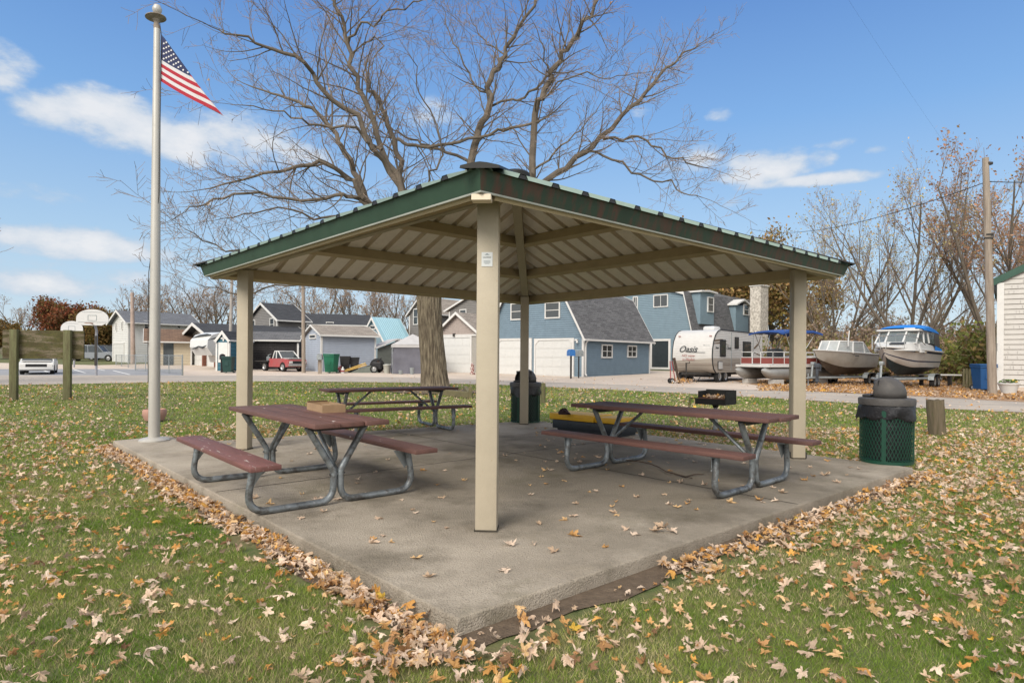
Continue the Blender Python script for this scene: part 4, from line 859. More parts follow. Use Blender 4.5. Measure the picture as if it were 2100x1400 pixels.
def house(label,cpx,Z,deg,A,B,H,wall,roof,prof,ridge='x',rh=.13,over=.35,name='house',cat='house',base=None,trim=None,endwall=None,rakew=.18,group=None,zoff=0,thick=.12,gutter=True):
    """near corner seen at photo column cpx and depth Z; wall A runs off along deg, wall B along deg+90. prof: (fraction of span, height) of the roof"""
    trim=trim or M['white']; cx=colx(cpx)*Z; z0=gz(Z)+zoff; ang=R(deg)
    t=T(name,label,cat,(cx,Z,z0),ang,group); t['A']=A; 
    I=Matrix.Identity(4)
    FA=I                                                      # wall A: u along x, outward -y
    FB=Matrix.Rotation(R(-90),4,'Z')@Matrix.Scale(-1,4,(1,0,0)) # wall B: u along y, outward -x
    FB=Matrix(((0,1,0,0),(1,0,0,0),(0,0,1,0),(0,0,0,1)))
    FC=Matrix(((0,-1,0,A),(1,0,0,0),(0,0,1,0),(0,0,0,1)))      # far end of x, outward +x
    FD=Matrix(((-1,0,0,A),(0,-1,0,B),(0,0,1,0),(0,0,0,1)))     # back wall
    S=B if ridge=='x' else A; Lr=A if ridge=='x' else B
    gp=[(f*S,h) for f,h in prof]; inner=[p for p in gp if 0<=p[0]<=S]
    def at(f):
        for (a,b),(c,d) in zip(gp,gp[1:]):
            if a-1e-6<=f<=c+1e-6: return b+(d-b)*(f-a)/(c-a)
        return gp[0][1] if f<=gp[0][0] else gp[-1][1]
    gpoly=[(0,-.15),(S,-.15),(S,at(S)-.03)]+[(a,b-.03) for a,b in reversed(gp) if 0<a<S]+[(0,at(0)-.03)]
    eave=[(0,-.15),(Lr,-.15),(Lr,at(0)-.02),(0,at(0)-.02)]
    mb=MB(); 
    if ridge=='x': faces=[(FA,eave),(FD,eave)]; gables=[(FB,gpoly),(FC,gpoly)]
    else: faces=[(FB,eave),(FC,eave)]; gables=[(FA,gpoly),(FD,gpoly)]
    for Mx,p in faces: siding(mb,p,Mx,rh)
    if endwall is None:
        for Mx,p in gables: siding(mb,p,Mx,rh)
    O('wall',mb,wall,t)
    if endwall:
        lo=[(0,-.15),(S,-.15),(S,at(0)-.02),(0,at(0)-.02)]; hi=[(0,at(0)-.02),(S,at(0)-.02)]+[p for p in gpoly[2:]][1:-1]
        for Mx,p in gables: mb=MB(); siding(mb,lo,Mx,rh); O('wall',mb,wall,t)
        for Mx,p in gables: mb=MB(); siding(mb,hi,Mx,rh); O('gable',mb,endwall,t)
    # corner boards
    for (x,y) in ((0,0),(A,0),(0,B),(A,B)):
        mb=MB(); mb.box((x,y,(at(0)-.2)/2-.05),(.15,.15,at(0)-.1)); O('corner_trim',mb,trim,t)
    # roof
    mb=MB()
    def rp(s,l,dz=0):
        return Vector((l,s,0)) if ridge=='x' else Vector((s,l,0))
    for (a,b),(c,d) in zip(gp,gp[1:]):
        p=[rp(a,-over),rp(a,Lr+over),rp(c,Lr+over),rp(c,-over)]; hs=[b,b,d,d]
        q=[Vector((v.x,v.y,h+thick)) for v,h in zip(p,hs)]; u=[Vector((v.x,v.y,h)) for v,h in zip(p,hs)]
        mb.q(*q); mb.q(*u[::-1])
        for i in (1,3): j=(i+1)%4; mb.q(u[i],u[j],q[j],q[i])
    for (a,b) in (gp[0],gp[-1]):
        v0,v1=rp(a,-over),rp(a,Lr+over); mb.q((v0.x,v0.y,b),(v1.x,v1.y,b),(v1.x,v1.y,b+thick),(v0.x,v0.y,b+thick))
    rf=O('roof',mb,roof,t)
    for l in (-over-.02,Lr+over+.02):
        mb=MB()
        for (a,b),(c,d) in zip(gp,gp[1:]):
            p=[]
            for s,z in ((a,b),(c,d)):
                for dz in (thick+.02,thick+.02-rakew):
                    for dl in (-.02,.02): v=rp(s,l+dl); p.append(Vector((v.x,v.y,z+dz)))
            mb.mesh(p,[(0,1,3,2),(4,6,7,5),(0,4,5,1),(2,3,7,6),(0,2,6,4),(1,5,7,3)])
        O('rake_board',mb,trim,rf)
    if gutter:
        for (a,b),sg in ((gp[0],-1),(gp[-1],1)):
            v0,v1=rp(a+sg*.05,-over),rp(a+sg*.05,Lr+over); cc=(v0+v1)/2; d=v1-v0; mb=MB(); mb.box((cc.x,cc.y,b+.05),(abs(d.x)+.1,abs(d.y)+.1,.13)); O('gutter',mb,trim,rf)
    t['A']=A
    del t['A']
    return dict(t=t,FA=FA,FB=FB,FC=FC,c=(cx,Z),ang=ang,z0=z0,A=A,B=B,trim=trim)
def on(h,face,x0,y0,x1,y1):          # rectangle in the photo -> (matrix,u,z,w,h) on that face
    a=h['ang']+(0 if face=='A' else R(90)); t0,t1=face_t(h['c'],a,x0),face_t(h['c'],a,x1); tm_=(t0+t1)/2; Y=h['c'][1]+tm_*math.sin(a); xm=(x0+x1)/2
    zt,zb=W(xm,y0,Y).z-h['z0'],W(xm,y1,Y).z-h['z0']
    return (h['FA'] if face=='A' else h['FB']),tm_,(zt+zb)/2,abs(t1-t0),zt-zb
def win(h,face,x0,y0,x1,y1,rails=((.5,'h'),),fw=.09,grow=0): Mx,u,z,w_,hh=on(h,face,x0,y0,x1,y1); return window(h['t'],Mx,u,z,max(w_-2*fw,.2),max(hh-2*fw,.2),h['trim'],rails,fw)
def gar(h,face,x0,y0,x1,mt,clip=0,rows=4,cols=4): Mx,u,z,w_,hh=on(h,face,x0,y0,x1,y0+5); zt=z+hh/2; return garage(h['t'],Mx,u,-.02,w_,zt,h['trim'],mt,rows,cols,clip)
def ht(h,px,py,face='A',t=0):        # height above house base seen at (px,py) on a face
    a=h['ang']+(0 if face=='A' else R(90)); return W(px,py,h['c'][1]+t*math.sin(a)).z-h['z0']
def span(cpx,Z,deg,px): return face_t((colx(cpx)*Z,Z),R(deg),px)
def Hz(px,py,Z): return W(px,py,Z).z-gz(Z)
M['blue']=mat('blue_siding',(.175,.245,.305),.6,var=.10,vs=2); M['blue2']=mat('teal_blue_siding',(.185,.26,.31),.6,var=.08,vs=2)
M['shing']=shingle('grey_shingles',(.16,.16,.165),(.10,.10,.105)); M['shingd']=shingle('charcoal_shingles',(.065,.068,.075),(.045,.047,.052)); M['shingt']=shingle('tan_shingles',(.33,.29,.25),(.23,.20,.175)); M['shingb']=shingle('brown_shingles',(.20,.13,.09),(.13,.085,.065)); M['shingdk']=shingle('black_brown_shingles',(.045,.042,.043),(.028,.027,.028),.3,.14)
M['gdoor']=mat('garage_door_white',(.60,.60,.585),.45,var=.04); M['gwall']=mat('grey_siding',(.20,.19,.18),.6,var=.08,vs=2); M['gwallL']=mat('light_taupe_siding',(.36,.34,.31),.6,var=.08); M['wwall']=mat('white_siding',(.62,.62,.60),.6,var=.06,vs=2); M['lilac']=mat('pale_blue_grey_siding',(.37,.41,.48),.6,var=.07,vs=2)
# --- blue garage with gambrel roof
Z=43.5; dg=50; B=span(1196,Z,dg+90,1005); A=span(1196,Z,dg,1331); H=Hz(1196,688,Z)
hb=house('blue gambrel-roofed garage with two white garage doors across the lane',1196,Z,dg,A,B,H,M['blue'],M['shing'],[(-.035,H-.35),(.19,H+3.1),(.5,H+4.3),(.81,H+3.1),(1.035,H-.35)],name='garage',cat='garage',rh=.155,over=.3,rakew=.26)
gar(hb,'B',1175,697,1100,M['gdoor'],.3); gar(hb,'B',1089,697,1023,M['gdoor'],.3)
win(hb,'B',1149,619,1118,653); win(hb,'B',1078,621,1048,656)
win(hb,'A',1232,706,1254,734,((.5,'v'),(.5,'h')),.1); win(hb,'A',1285,708,1304,733,((.5,'v'),(.5,'h')),.1)
mb=MB(); mb.tube([(.18,-.35,H-.25),(.18,-.12,H-.5),(.18,-.08,H-.8),(.18,-.08,.25),(.05,-.25,.08)],.06,8); O('downspout',mb,M['white'],hb['t'],smooth=True)
mb=MB(); Mx,u,z,a_,b_=on(hb,'B',1188,692,1180,702); mb.box(Mx@Vector((u,-.12,z)),(.2,.2,.12)); mb.lathe([(.0,0),(.07,-.12),(.09,-.2)],10,Mx@Vector((u-.1,-.2,z))); O('wall_lamp',mb,M['white'],hb['t'])
# --- big blue house behind
Z=58; dg=44; A=span(1418,Z,dg,1556); B=span(1418,Z,dg+90,1240); Hk=Hz(1404,600,Z+1.0); He=Hz(1418,690,Z)
hh=house('tall blue house with a grey gambrel roof and dormers behind the camper',1418,Z,dg,A,B,He,M['blue2'],M['shing'],[(-.04,He-.6),(.075,Hk),(.5,Hk+1.3),(.925,Hk),(1.04,He-.6)],rh=.17,over=.25,rakew=.35)
win(hh,'B',1370,604,1340,630,((.5,'v'),)); win(hh,'B',1308,608,1298,634,((.5,'v'),))
Mx,u,z,w_,h_=on(hh,'B',1374,697,1336,755); mb=MB(); Rm=Mx.to_3x3().to_4x4()
for uu in (u-w_/2,u+w_/2): mb.box(Mx@Vector((uu,-.06,z)),(.22,.12,h_),M=Rm)
for zz in (z-h_/2,z+h_/2): mb.box(Mx@Vector((u,-.06,zz)),(w_+.2,.13,.2),M=Rm)
fr=O('porch_opening',mb,M['white'],hh['t']); mb=MB(); mb.box(Mx@Vector((u,-.07,z)),(w_,.02,h_),M=Rm); O('pane',mb,M['glass'],fr)
mb=MB(); mb.box(Mx@Vector((u+.3,-.2,z-h_*.75)),(w_+4,.4,h_*.35),M=Rm); O('foundation',mb,mat('foundation_stone',(.34,.31,.28),.95,c2=(.19,.17,.15),vs=3.5,thr=(.42,.58),stretch=(1,1,2.2)),hh['t'])
def dormer(x0,x1,yb,yt,wx0,wy0,wx1,wy1,peak):
    a=hh['ang']; t0,t1=face_t(hh['c'],a,x0),face_t(hh['c'],a,x1); Y=Z+t0*math.sin(a); z0=W(x0,yb,Y).z-hh['z0']; z1=W(x0,yt,Y).z-hh['z0']
    slope=(Hk-He+.6)/(.115*hh['B']); 
    yf=-.22; mb=MB(); d=MB(); 
    mb.box(((t0+t1)/2,yf+1.4,(z0+z1)/2),(t1-t0,2.8,z1-z0)); do=O('dormer',mb,M['blue2'],hh['t'])
    Mx=Matrix.Translation((0,yf,0)); uu=(face_t(hh['c'],a,wx0)+face_t(hh['c'],a,wx1))/2; zz0,zz1=W(wx0,wy1,Y).z-hh['z0'],W(wx0,wy0,Y).z-hh['z0']
    f=window(do,Mx,uu,(zz0+zz1)/2,abs(face_t(hh['c'],a,wx1)-face_t(hh['c'],a,wx0))-.15,zz1-zz0-.15,M['white'])
    mb=MB(); m_=(t0+t1)/2; hw=(t1-t0)/2+.25
    mb.prism([(m_-hw,z1-.05),(m_,z1+peak),(m_+hw,z1-.05),(m_+hw,z1+.09),(m_,z1+peak+.16),(m_-hw,z1+.09)],yf-.3,yf+2.8); O('dormer_roof',mb,M['white'] if peak else M['shing'],do)
dormer(1431,1459,664,598,1445,607,1457,638,.05); dormer(1504,1530,680,625,1519,622,1530,644,.5)
# stone chimney
Zc=62; c0=Vector((colx(1556)*Zc,Zc,gz(Zc))); ch=T('stone_chimney','tall pale stone chimney standing at the end of the blue house','chimney',c0,R(40)); hc_=Hz(1556,588,Zc)
mb=MB(); mb.box((0,0,hc_/2),(1.5,1.1,hc_)); O('shaft',mb,mat('pale_stone',(.60,.56,.50),.95,c2=(.36,.33,.29),vs=5,thr=(.42,.58),bump=.6,bs=6),ch); mb=MB(); mb.box((0,0,hc_+.08),(1.65,1.25,.16)); O('cap',mb,M['white'],ch)
# --- taupe garage
Z=49; dg=52; c_=985; B=span(c_,Z,dg+90,897); H=Hz(984,684,Z); pk=Hz(941,643,Z+B*.35)
ht_=house('small taupe garage with one white door and a pointed gable beside the tree trunk',c_,Z,dg,7.5,B,H,M['gwallL'],M['shingt'],[(-.09,H-.28),(.5,pk),(1.09,H-.28)],name='garage',cat='garage',endwall=mat('taupe_shakes',(.38,.32,.29),.7,var=.1,vs=5),rh=.16,over=.35,rakew=.22)
gar(ht_,'B',966,692,908,M['gdoor']); Mx,u,z,a_,b_=on(ht_,'B',977,683,895,686); mb=MB(); mb.box(Mx@Vector((B/2,-.06,H-.1)),(B,.13,.14),M=Mx.to_3x3().to_4x4()); O('band',mb,M['white'],ht_['t'])
mb=MB(); Mx,u,z,a_,b_=on(ht_,'B',937,684,930,690); mb.box(Mx@Vector((u,-.1,z)),(.3,.15,.25)); O('lamp',mb,M['dkmetal'],ht_['t'])
# --- grey house behind it
Z=66; dg=48; B=span(888,Z,dg+90,840); H=Hz(888,640,Z); hg=house('dark grey two-storey house partly hidden behind the big tree trunk',888,Z,dg,9.,B,H,M['gwall'],M['shingt'],[(-.08,H-.3),(.5,Hz(864,611,Z+2)),(1.08,H-.3)],rh=.18,over=.3)
win(hg,'B',858,633,848,666)
Z=60; H=Hz(1010,625,Z); hg2=house('grey house with a tan roof rising behind the taupe garage',1012,Z,50,7.,6.,H,M['gwall'],M['shingt'],[(-.08,H-.4),(.5,Hz(985,607,Z+2)),(1.08,H-.4)],rh=.18,over=.3); win(hg2,'B',957,634,943,644,())
# --- light blue roofed cottage
M['skyroof']=mat('sky_blue_metal_roof',(.28,.47,.55),.4,var=.05)
Z=64; dg=50; B=span(792,Z,dg+90,739); H=Hz(792,705,Z); pk=Hz(754,652,Z+2)
hs_=house('small cottage with a steep sky blue metal roof behind the shed',793,Z,dg,span(793,Z,dg,842),B,H,M['blue2'],M['skyroof'],[(-.1,H-.5),(.5,pk),(1.1,H-.5)],rh=.18,over=.3,rakew=.3)
win(hs_,'B',771,667,749,676,((.5,'v'),))
mb=MB(); 
for k in range(1,12):
    x=k*hs_['A']/12; p=Vector((x,-.1*B,H-.5+.13)); q=Vector((x,.5*B,pk+.13)); mb.tube([p,q],.035,4)
O('roof_ribs',mb,M['skyroof'],hs_['t'])
# --- dark grey large house and its long wing
Z=68; dg=46; B=span(568,Z,dg+90,511); H=Hz(568,652,Z); pk=Hz(538,622,Z+3)
h1=house('charcoal grey two-storey house with a white edged gable left of the shed',568,Z,dg,span(568,Z,dg,628),B,H,M['gwall'],M['shingd'],[(-.09,H-.35),(.5,pk),(1.09,H-.35)],rh=.18,over=.3,rakew=.28)
win(h1,'B',563,652,554,678); win(h1,'B',524,656,515,680)
Z=76; H=Hz(690,664,Z); h2=house('long low grey wing with a charcoal roof behind the pale shed',622,Z,14,span(622,Z,14,756),7,H,M['gwall'],M['shingd'],[(-.08,H-.2),(.5,Hz(690,644,Z+3)),(1.08,H-.2)],rh=.18,over=.3)
win(h2,'A',668,660,684,675,())
# --- black brown shingled outbuilding
Z=54; H=Hz(560,698,Z); A=span(480,Z,12,611); hd=house('low outbuilding clad in black shingles behind the red pickup',480,Z,12,A,5,H,M['shingdk'],M['shing'],[(-.04,H-.05),(.5,Hz(540,681,Z+2)),(1.04,H-.05)],rh=.2,over=.2,name='outbuilding',cat='shed',rakew=.1)
mb=MB(); mb.box((A/2,-.03,H/2-.1),(A,.03,H+.1)); 
mb=MB(); mb.q((0,-.03,-.1),(A,-.03,-.1),(A,-.03,H-.1),(0,-.03,H-.1)); mb.q((A,-.03,-.1),(A,-.03,H-.1),(A,-.06,H-.1),(A,-.06,-.1)); O('shingle_cladding',mb,M['shingdk'],hd['t'])
# --- pale shed
Z=49.5; dg=36; A=span(659,Z,dg,769); B=span(659,Z,dg+90,627); H=Hz(659,686,Z); pk=Hz(641,668,Z+1)
hsd=house('long pale blue-grey garden shed with white trim and a tan shingle roof',659,Z,dg,A,B,H,M['lilac'],M['shingt'],[(-.1,H-.12),(.5,pk),(1.1,H-.12)],rh=.16,over=.25,name='shed',cat='shed',rakew=.14)
win(hsd,'B',649,686,636,694,())
# --- house far left of the shed: brick piers garage
Z=58; dg=42; B=span(455,Z,dg+90,378); H=Hz(430,696,Z); pk=Hz(406,662,Z+3)
hk=house('pale house with a dark roof, white garage doors and brick piers',455,Z,dg,9,B,H,M['gwallL'],M['shingd'],[(-.14,H-.6),(.5,pk),(1.14,H-.6)],rh=.18,over=.9,rakew=.3)
gar(hk,'B',423,703,397,M['gdoor']); gar(hk,'B',447,703,428,M['gdoor'])
M['brick']=mat('red_brick',(.22,.09,.06),.9,c2=(.15,.065,.045),vs=9)
for px in (392,425,450):
    Mx,u,z,a_,b_=on(hk,'B',px,728,px-3,742); mb=MB(); mb.box(Mx@Vector((u,-.18,.6)),(.4,.3,1.25)); O('brick_pier',mb,M['brick'],hk['t'])
# teal shed
M['teal']=mat('teal_paint',(.03,.12,.17),.6,var=.1)
Z=50; dg=80; B=span(470,Z,dg+90,445); H=Hz(460,697,Z); pk=Hz(457.5,681,Z); hq=house('narrow teal shed with a white door and a white edged gable',470,Z,dg,3,B,H,M['teal'],M['shingd'],[(-.06,H-.1),(.5,pk),(1.06,H-.1)],rh=.3,over=.15,name='shed',cat='shed',rakew=.3)
Mx,u,z,w_,h_=on(hq,'B',468,702,449,743); mb=MB(); mb.box(Mx@Vector((u,-.05,z)),(w_,.08,h_),M=Mx.to_3x3().to_4x4()); O('door',mb,M['white'],hq['t'])
mb=MB(); Mx,u,z,w_,h_=on(hq,'B',461,691,457,696); mb.box(Mx@Vector((u,-.07,z)),(.12,.03,.45),M=Mx.to_3x3().to_4x4()); mb.box(Mx@Vector((u,-.072,z)),(.45,.026,.12),M=Mx.to_3x3().to_4x4()); O('gable_ornament',mb,M['white'],hq['t'])
# --- white two-storey house
Z=70; dg=50; B=span(263,Z,dg+90,232); A=span(263,Z,dg,400); H=Hz(263,657,Z); pk=Hz(240,638,Z+2)
hw_=house('white two-storey house with a grey roof and a small garage door',263,Z,dg,A,B,H,M['wwall'],shingle('slate_shingles',(.16,.17,.19),(.12,.125,.14)),[(-.14,H-.35),(.5,pk),(1.14,H-.35)],rh=.2,over=.5,rakew=.25)
gar(hw_,'B',255,705,234,M['gdoor'],rows=4,cols=3); win(hw_,'B',252.5,659,250,676,()); win(hw_,'B',240.5,660,238,679,()); win(hw_,'A',294,657,305,679); win(hw_,'A',361,662,370,674)
# --- brown roofed porch building
M['cream']=mat('cream_wall',(.52,.45,.33),.7,var=.06)
Z=62; dg=30; A=span(306,Z,dg,392); H=Hz(340,697,Z); hp=house('single-storey cream cottage with a brown shingle porch roof behind the chain-link fence',306,Z,dg,A,4.5,H,M['cream'],M['shingb'],[(-.12,H-.25),(.5,Hz(345,676,Z+3)),(1.12,H-.25)],rh=.3,over=.5,rakew=.15)
mb=MB(); mb.box((A*.45,-.05,H*.45),(.9,.05,H*.9)); O('door',mb,M['glass'],hp['t'])
# --- low roof far left
Z=95; H=Hz(200,712,Z); hl=house('low house with a grey roof far behind the basketball hoops',166,Z,4,span(166,Z,4,236),8,H,M['wwall'],M['shingd'],[(-.06,H-.2),(.5,Hz(200,689,Z+4)),(1.06,H-.2)],rh=.25,over=.3)
# --- white building at the right edge
Z=29.5; dg=-38; H=Hz(2053,576,Z); A=9.; M['rw']=mat('pale_shake_siding',(.50,.48,.455),.7,var=.05,vs=3); 
hr=house('pale siding building with a green metal roof edge at the right of the picture',2051,Z,dg,A,8,H,M['rw'],M['roofgreen'],[(-.03,H-.02),(.5,H+2.5),(1.03,H-.02)],ridge='y',rh=.235,over=.12,name='building',cat='building',rakew=.34,trim=mat('dark_green_trim',(.03,.085,.06),.5),gutter=False)
mb=MB(); mb.box((0,0,H/2-.1),(.26,.24,H)); O('corner_post',mb,M['white'],hr['t'])
mb=MB(); rnd=random.Random(3); z=-.15
while z<H+2:
    for k in range(15):
        x=rnd.uniform(.1,A-.1)
        if z+.235<H+2.5*(x/(A*.5) if x<A/2 else (A-x)/(A*.5))-.1: mb.box((x,-.045,z+.08),(.008,.016,.14))
    z+=.235
O('shake_joints',mb,mat('shake_gap',(.33,.315,.30),.9),hr['t'])
mb=MB(); mb.box((A/2,-.03,-.05),(A,.05,.5)); O('foundation',mb,M['gravel'],hr['t'])
# ================================================================== vehicles and boats
def place(name,label,cat,px,py,ang,group=None,Z=None,dz=0):
    g=G(px,py) if Z is None else Vector((colx(px)*Z,Z,gz(Z)))
    return T(name,label,cat,(g.x,g.y,g.z+dz),R(ang),group)
def wheel(parent,x,y,r,wd,side,rimm=None):
    mb=MB(); Mx=Matrix.Rotation(R(90),4,'X'); mb.lathe([(r*.62,-wd/2),(r*.93,-wd/2),(r,-wd/2+.03),(r,wd/2-.03),(r*.93,wd/2),(r*.62,wd/2)],22,(x,y,r),Mx)
    w_=O('wheel',mb,M['rubber'],parent,smooth=True); mb=MB(); mb.lathe([(0,wd*.36),(r*.2,wd*.40),(r*.5,wd*.25),(r*.64,wd*.46),(r*.64,-wd*.46),(r*.5,-wd*.25),(0,-wd*.36)],18,(x,y,r),Mx); O('rim',mb,rimm or M['rim'],w_,smooth=True)
def facing(nx,p):   # text matrix on a plane facing local -x ('x') or -y ('y')
    m=Matrix(((0,0,-1,0),(-1,0,0,0),(0,1,0,0),(0,0,0,1))) if nx=='x' else Matrix.Rotation(R(90),4,'X')
    return Matrix.Translation(p)@m
# --- pickup trucks and a car
def truck(label,t,L,Wd,paint,kind,L0=.42,hood=1.05,name='pickup',roofmat=None,hoodmat=None):
    hw=Wd/2; fl=kind=='flatbed'; car=kind=='car'; cabx0,cabx1=(-.05,1.0) if fl else ((-1.3,1.25) if not car else (-1.5,1.2)); top=(1.62 if fl else 1.85) if not car else 1.42
    xf=L/2; belt=1.02 if not car else .86; hz=belt-.02
    # lower body with arches cut in the outline
    def arches(xs,r,z):
        pts=[]
        for xc in xs:
            pts+= [(xc+r*math.cos(a),z+r*math.sin(a)) for a in [math.pi-math.pi*k/8 for k in range(9)]]
        return pts
    wf,wr=xf-.85,-xf+1.05; r=.40 if not car else .36; zb=.36 if not car else .24
    mb=MB(); x0=-xf if not fl else -.55
    xs=[wf] if fl else [wr,wf]
    low=[(x0,zb)]+arches(xs,r,zb)+[(xf-.05,zb+.04)]
    up=[(xf,zb+.15),(xf,hz-.25),(xf-.12,hz-.05),(cabx1+.25,hz+.04),(x0,hz+.03)]
    mb.prism(low+up,-hw,hw); body=O('body',mb,paint,t)
    mb=MB(); mb.box(((xf+cabx1)/2,0,hz+.035),(xf-cabx1-.25,Wd-.25,.06),bev=.02); O('hood',mb,hoodmat or paint,body)
    # cab
    mb=MB(); rk=.55; P=[]
    zt=top; ins=.14
    bot=[(cabx0-(.1 if not fl else 0),belt),(cabx1+.28,belt)]; tp_=[(cabx0+.12,zt-.06),(cabx1-.38,zt-.06)]
    vs=[]
    for (x,z),iy in ((bot[0],.04),(bot[1],.04),(tp_[1],ins),(tp_[0],ins)): vs+= [(x,-hw+iy,z),(x,hw-iy,z)]
    mb.mesh(vs,[(0,2,4,6),(1,7,5,3),(2,3,5,4),(0,6,7,1)]); gl=O('windows',mb,M['glass'],t)
    mb=MB(); mb.box(((tp_[0][0]+tp_[1][0])/2,0,zt-.02),(tp_[1][0]-tp_[0][0]+.08,2*(hw-ins)+.05,.09),bev=.03)
    for s in (-1,1):
        for a,b in (((bot[0][0],belt),(tp_[0][0],zt-.04)),((bot[1][0],belt),(tp_[1][0],zt-.04)),(((bot[0][0]+bot[1][0])/2-.15,belt),((tp_[0][0]+tp_[1][0])/2,zt-.04))):
            mb.tube([(a[0],s*(hw-.04),a[1]),(b[0],s*(hw-ins),b[1])],.045,6)
    O('cab_roof',mb,roofmat or paint,t,smooth=True)
    for x in (wr,wf):
        for s in (-1,1): wheel(t,x,s*(hw-.10),.36 if not car else .32,.24,s)
    mb=MB(); mb.box((xf+.05,0,zb+.16),(.14,Wd+.02,.18),bev=.03); O('bumper',mb,M['rim'] if fl else paint,t,smooth=True)
    mb=MB(); mb.box((xf+.012,0,hz-.28),(.03,Wd*.62,.24)); O('grille',mb,M['blackp'],t)
    for s in (-1,1): mb=MB(); mb.box((xf+.015,s*(hw-.2),hz-.26),(.04,.28,.17),bev=.01); O('headlight',mb,M['white'],t)
    if fl:
        mb=MB(); mb.box((-1.45,0,.80),(2.0,Wd+.25,.09)); mb.box((-.46,0,1.1),(.06,Wd*.9,.5)); O('flatbed',mb,M['dkmetal'],t)
        mb=MB(); mb.box((-1.3,0,.6),(2.6,.7,.14)); O('frame',mb,M['dkmetal'],t)
        mb=MB(); mb.box((-1.1,-.1,1.0),(.75,.8,.32),bev=.05); mb.tube([(-1.5,-.4,.85),(-1.45,-.3,1.3),(-1.1,-.3,1.35)],.05,6); O('load',mb,M['galv2'],t)
    elif not car:
        mb=MB(); mb.box((-xf+.85,0,hz+.02),(1.5,Wd-.3,.05)); O('bed_cover',mb,M['blackp'],t)
    return t
M['redp']=mat('faded_red_paint',(.36,.055,.06),.4,c2=(.30,.10,.10),vs=3); M['whitep']=mat('white_vehicle_paint',(.60,.60,.59),.3,var=.04); M['silver']=mat('silver_paint',(.30,.32,.35),.3,metal=.4,var=.06); M['dkgrey']=mat('dark_grey_paint',(.08,.085,.10),.3,metal=.4,var=.06)
t=place('pickup','small faded red flatbed pickup with a white hood and roof beside the pale shed','pickup',578,761,-38,None,Z=50.6); truck('',t,4.5,1.62,M['redp'],'flatbed',roofmat=M['whitep'],hoodmat=M['whitep'])
t=place('pickup','silver crew cab pickup parked in front of the low far house','pickup',189,742,14,None,Z=74); truck('',t,5.7,1.95,M['silver'],'pickup')
t=place('pickup','dark grey pickup nose just showing beyond the silver pickup','pickup',222,740,12,None,Z=80); truck('',t,5.2,1.9,M['dkgrey'],'pickup')
t=place('car','white car parked nose on behind the notice board','car',81,755,-57,None,Z=42.5); truck('',t,4.5,1.8,M['whitep'],'car')
# --- travel trailer
def trailermat():
    m=mat('camper_skin',(.60,.585,.56),.4,var=.05,vs=3); nt=m.node_tree; L=nt.links.new; b=nt.nodes['Principled BSDF']; old=b.inputs['Base Color'].links[0].from_socket
    tc=nn(nt,'ShaderNodeTexCoord'); sp=nn(nt,'ShaderNodeSeparateXYZ'); L(tc.outputs['Object'],sp.inputs[0])
    def m_(op,a,bb=0.):
        n=nn(nt,'ShaderNodeMath',operation=op)
        for i,v in enumerate((a,bb)):
            if isinstance(v,(int,float)): n.inputs[i].default_value=v
            else: L(v,n.inputs[i])
        return n.outputs[0]
    edge=m_('SUBTRACT',1.42,m_('MULTIPLY',sp.outputs[1],.07)); f=m_('LESS_THAN',sp.outputs[2],edge)
    mx=nn(nt,'ShaderNodeMix',data_type='RGBA'); L(f,mx.inputs[0]); L(old,mx.inputs[6]); mx.inputs[7].default_value=(.37,.33,.285,1)
    f2=m_('MULTIPLY',m_('LESS_THAN',sp.outputs[2],1.12),m_('GREATER_THAN',sp.outputs[2],.95)); m2=nn(nt,'ShaderNodeMix',data_type='RGBA'); L(m_('MULTIPLY',f2,.5),m2.inputs[0]); L(mx.outputs[2],m2.inputs[6]); m2.inputs[7].default_value=(.22,.18,.15,1); L(m2.outputs[2],b.inputs['Base Color'])
    wv=nn(nt,'ShaderNodeTexWave',wave_type='BANDS',bands_direction='Z'); wv.inputs['Scale'].default_value=3.1; L(tc.outputs['Object'],wv.inputs[0]); bp=nn(nt,'ShaderNodeBump'); bp.inputs['Strength'].default_value=.35; bp.inputs['Distance'].default_value=.03; L(wv.outputs[1],bp.inputs['Height']); L(bp.outputs[0],b.inputs['Normal'])
    return m
Zt=36; TR=place('camper_trailer','white travel trailer with Oasis lettering parked in front of the tall blue house','camper',1462,781,48,None,Z=Zt)
prof=[(.40,.58),(.12,.78),(-.04,1.1),(-.10,1.5),(-.06,1.95),(.08,2.4),(.34,2.78),(.66,3.0),(1.05,3.10),(7.6,3.05),(7.6,.58)]
mb=MB(); mb.prism(prof,0,2.5); O('shell',mb,trailermat(),TR,smooth=True)
mb=MB(); mb.tube([(x,-.005,z) for x,z in prof[:10]],.035,6); mb.tube([(x,2.505,z) for x,z in prof[:10]],.03,6); O('edge_trim',mb,M['blackp'],TR)
mb=MB(); mb.box((2.6,1.25,3.22),(1.0,.75,.34),bev=.12); O('air_conditioner',mb,M['whitep'],TR,smooth=True)
mb=MB(); mb.box((5.6,1.25,3.13),(.5,.5,.16),bev=.04); O('roof_vent',mb,M['whitep'],TR,smooth=True)
for (x,z,a,b,nm) in ((1.32,2.02,.72,.92,'window'),(3.35,2.38,.5,.62,'window'),(4.95,1.98,1.2,.95,'window')):
    mb=MB(); mb.box((x,-.02,z),(a+.08,.05,b+.08),bev=.02); f=O(nm,mb,M['blackp'],TR); mb=MB(); mb.box((x,-.05,z),(a-.08,.02,b-.1)); O('pane',mb,M['glass'],f)
mb=MB(); mb.box((2.55,-.015,1.85),(.03,.03,2.3)); mb.box((6.0,-.015,1.85),(.03,.03,2.3)); O('panel_seam',mb,M['galv2'],TR)
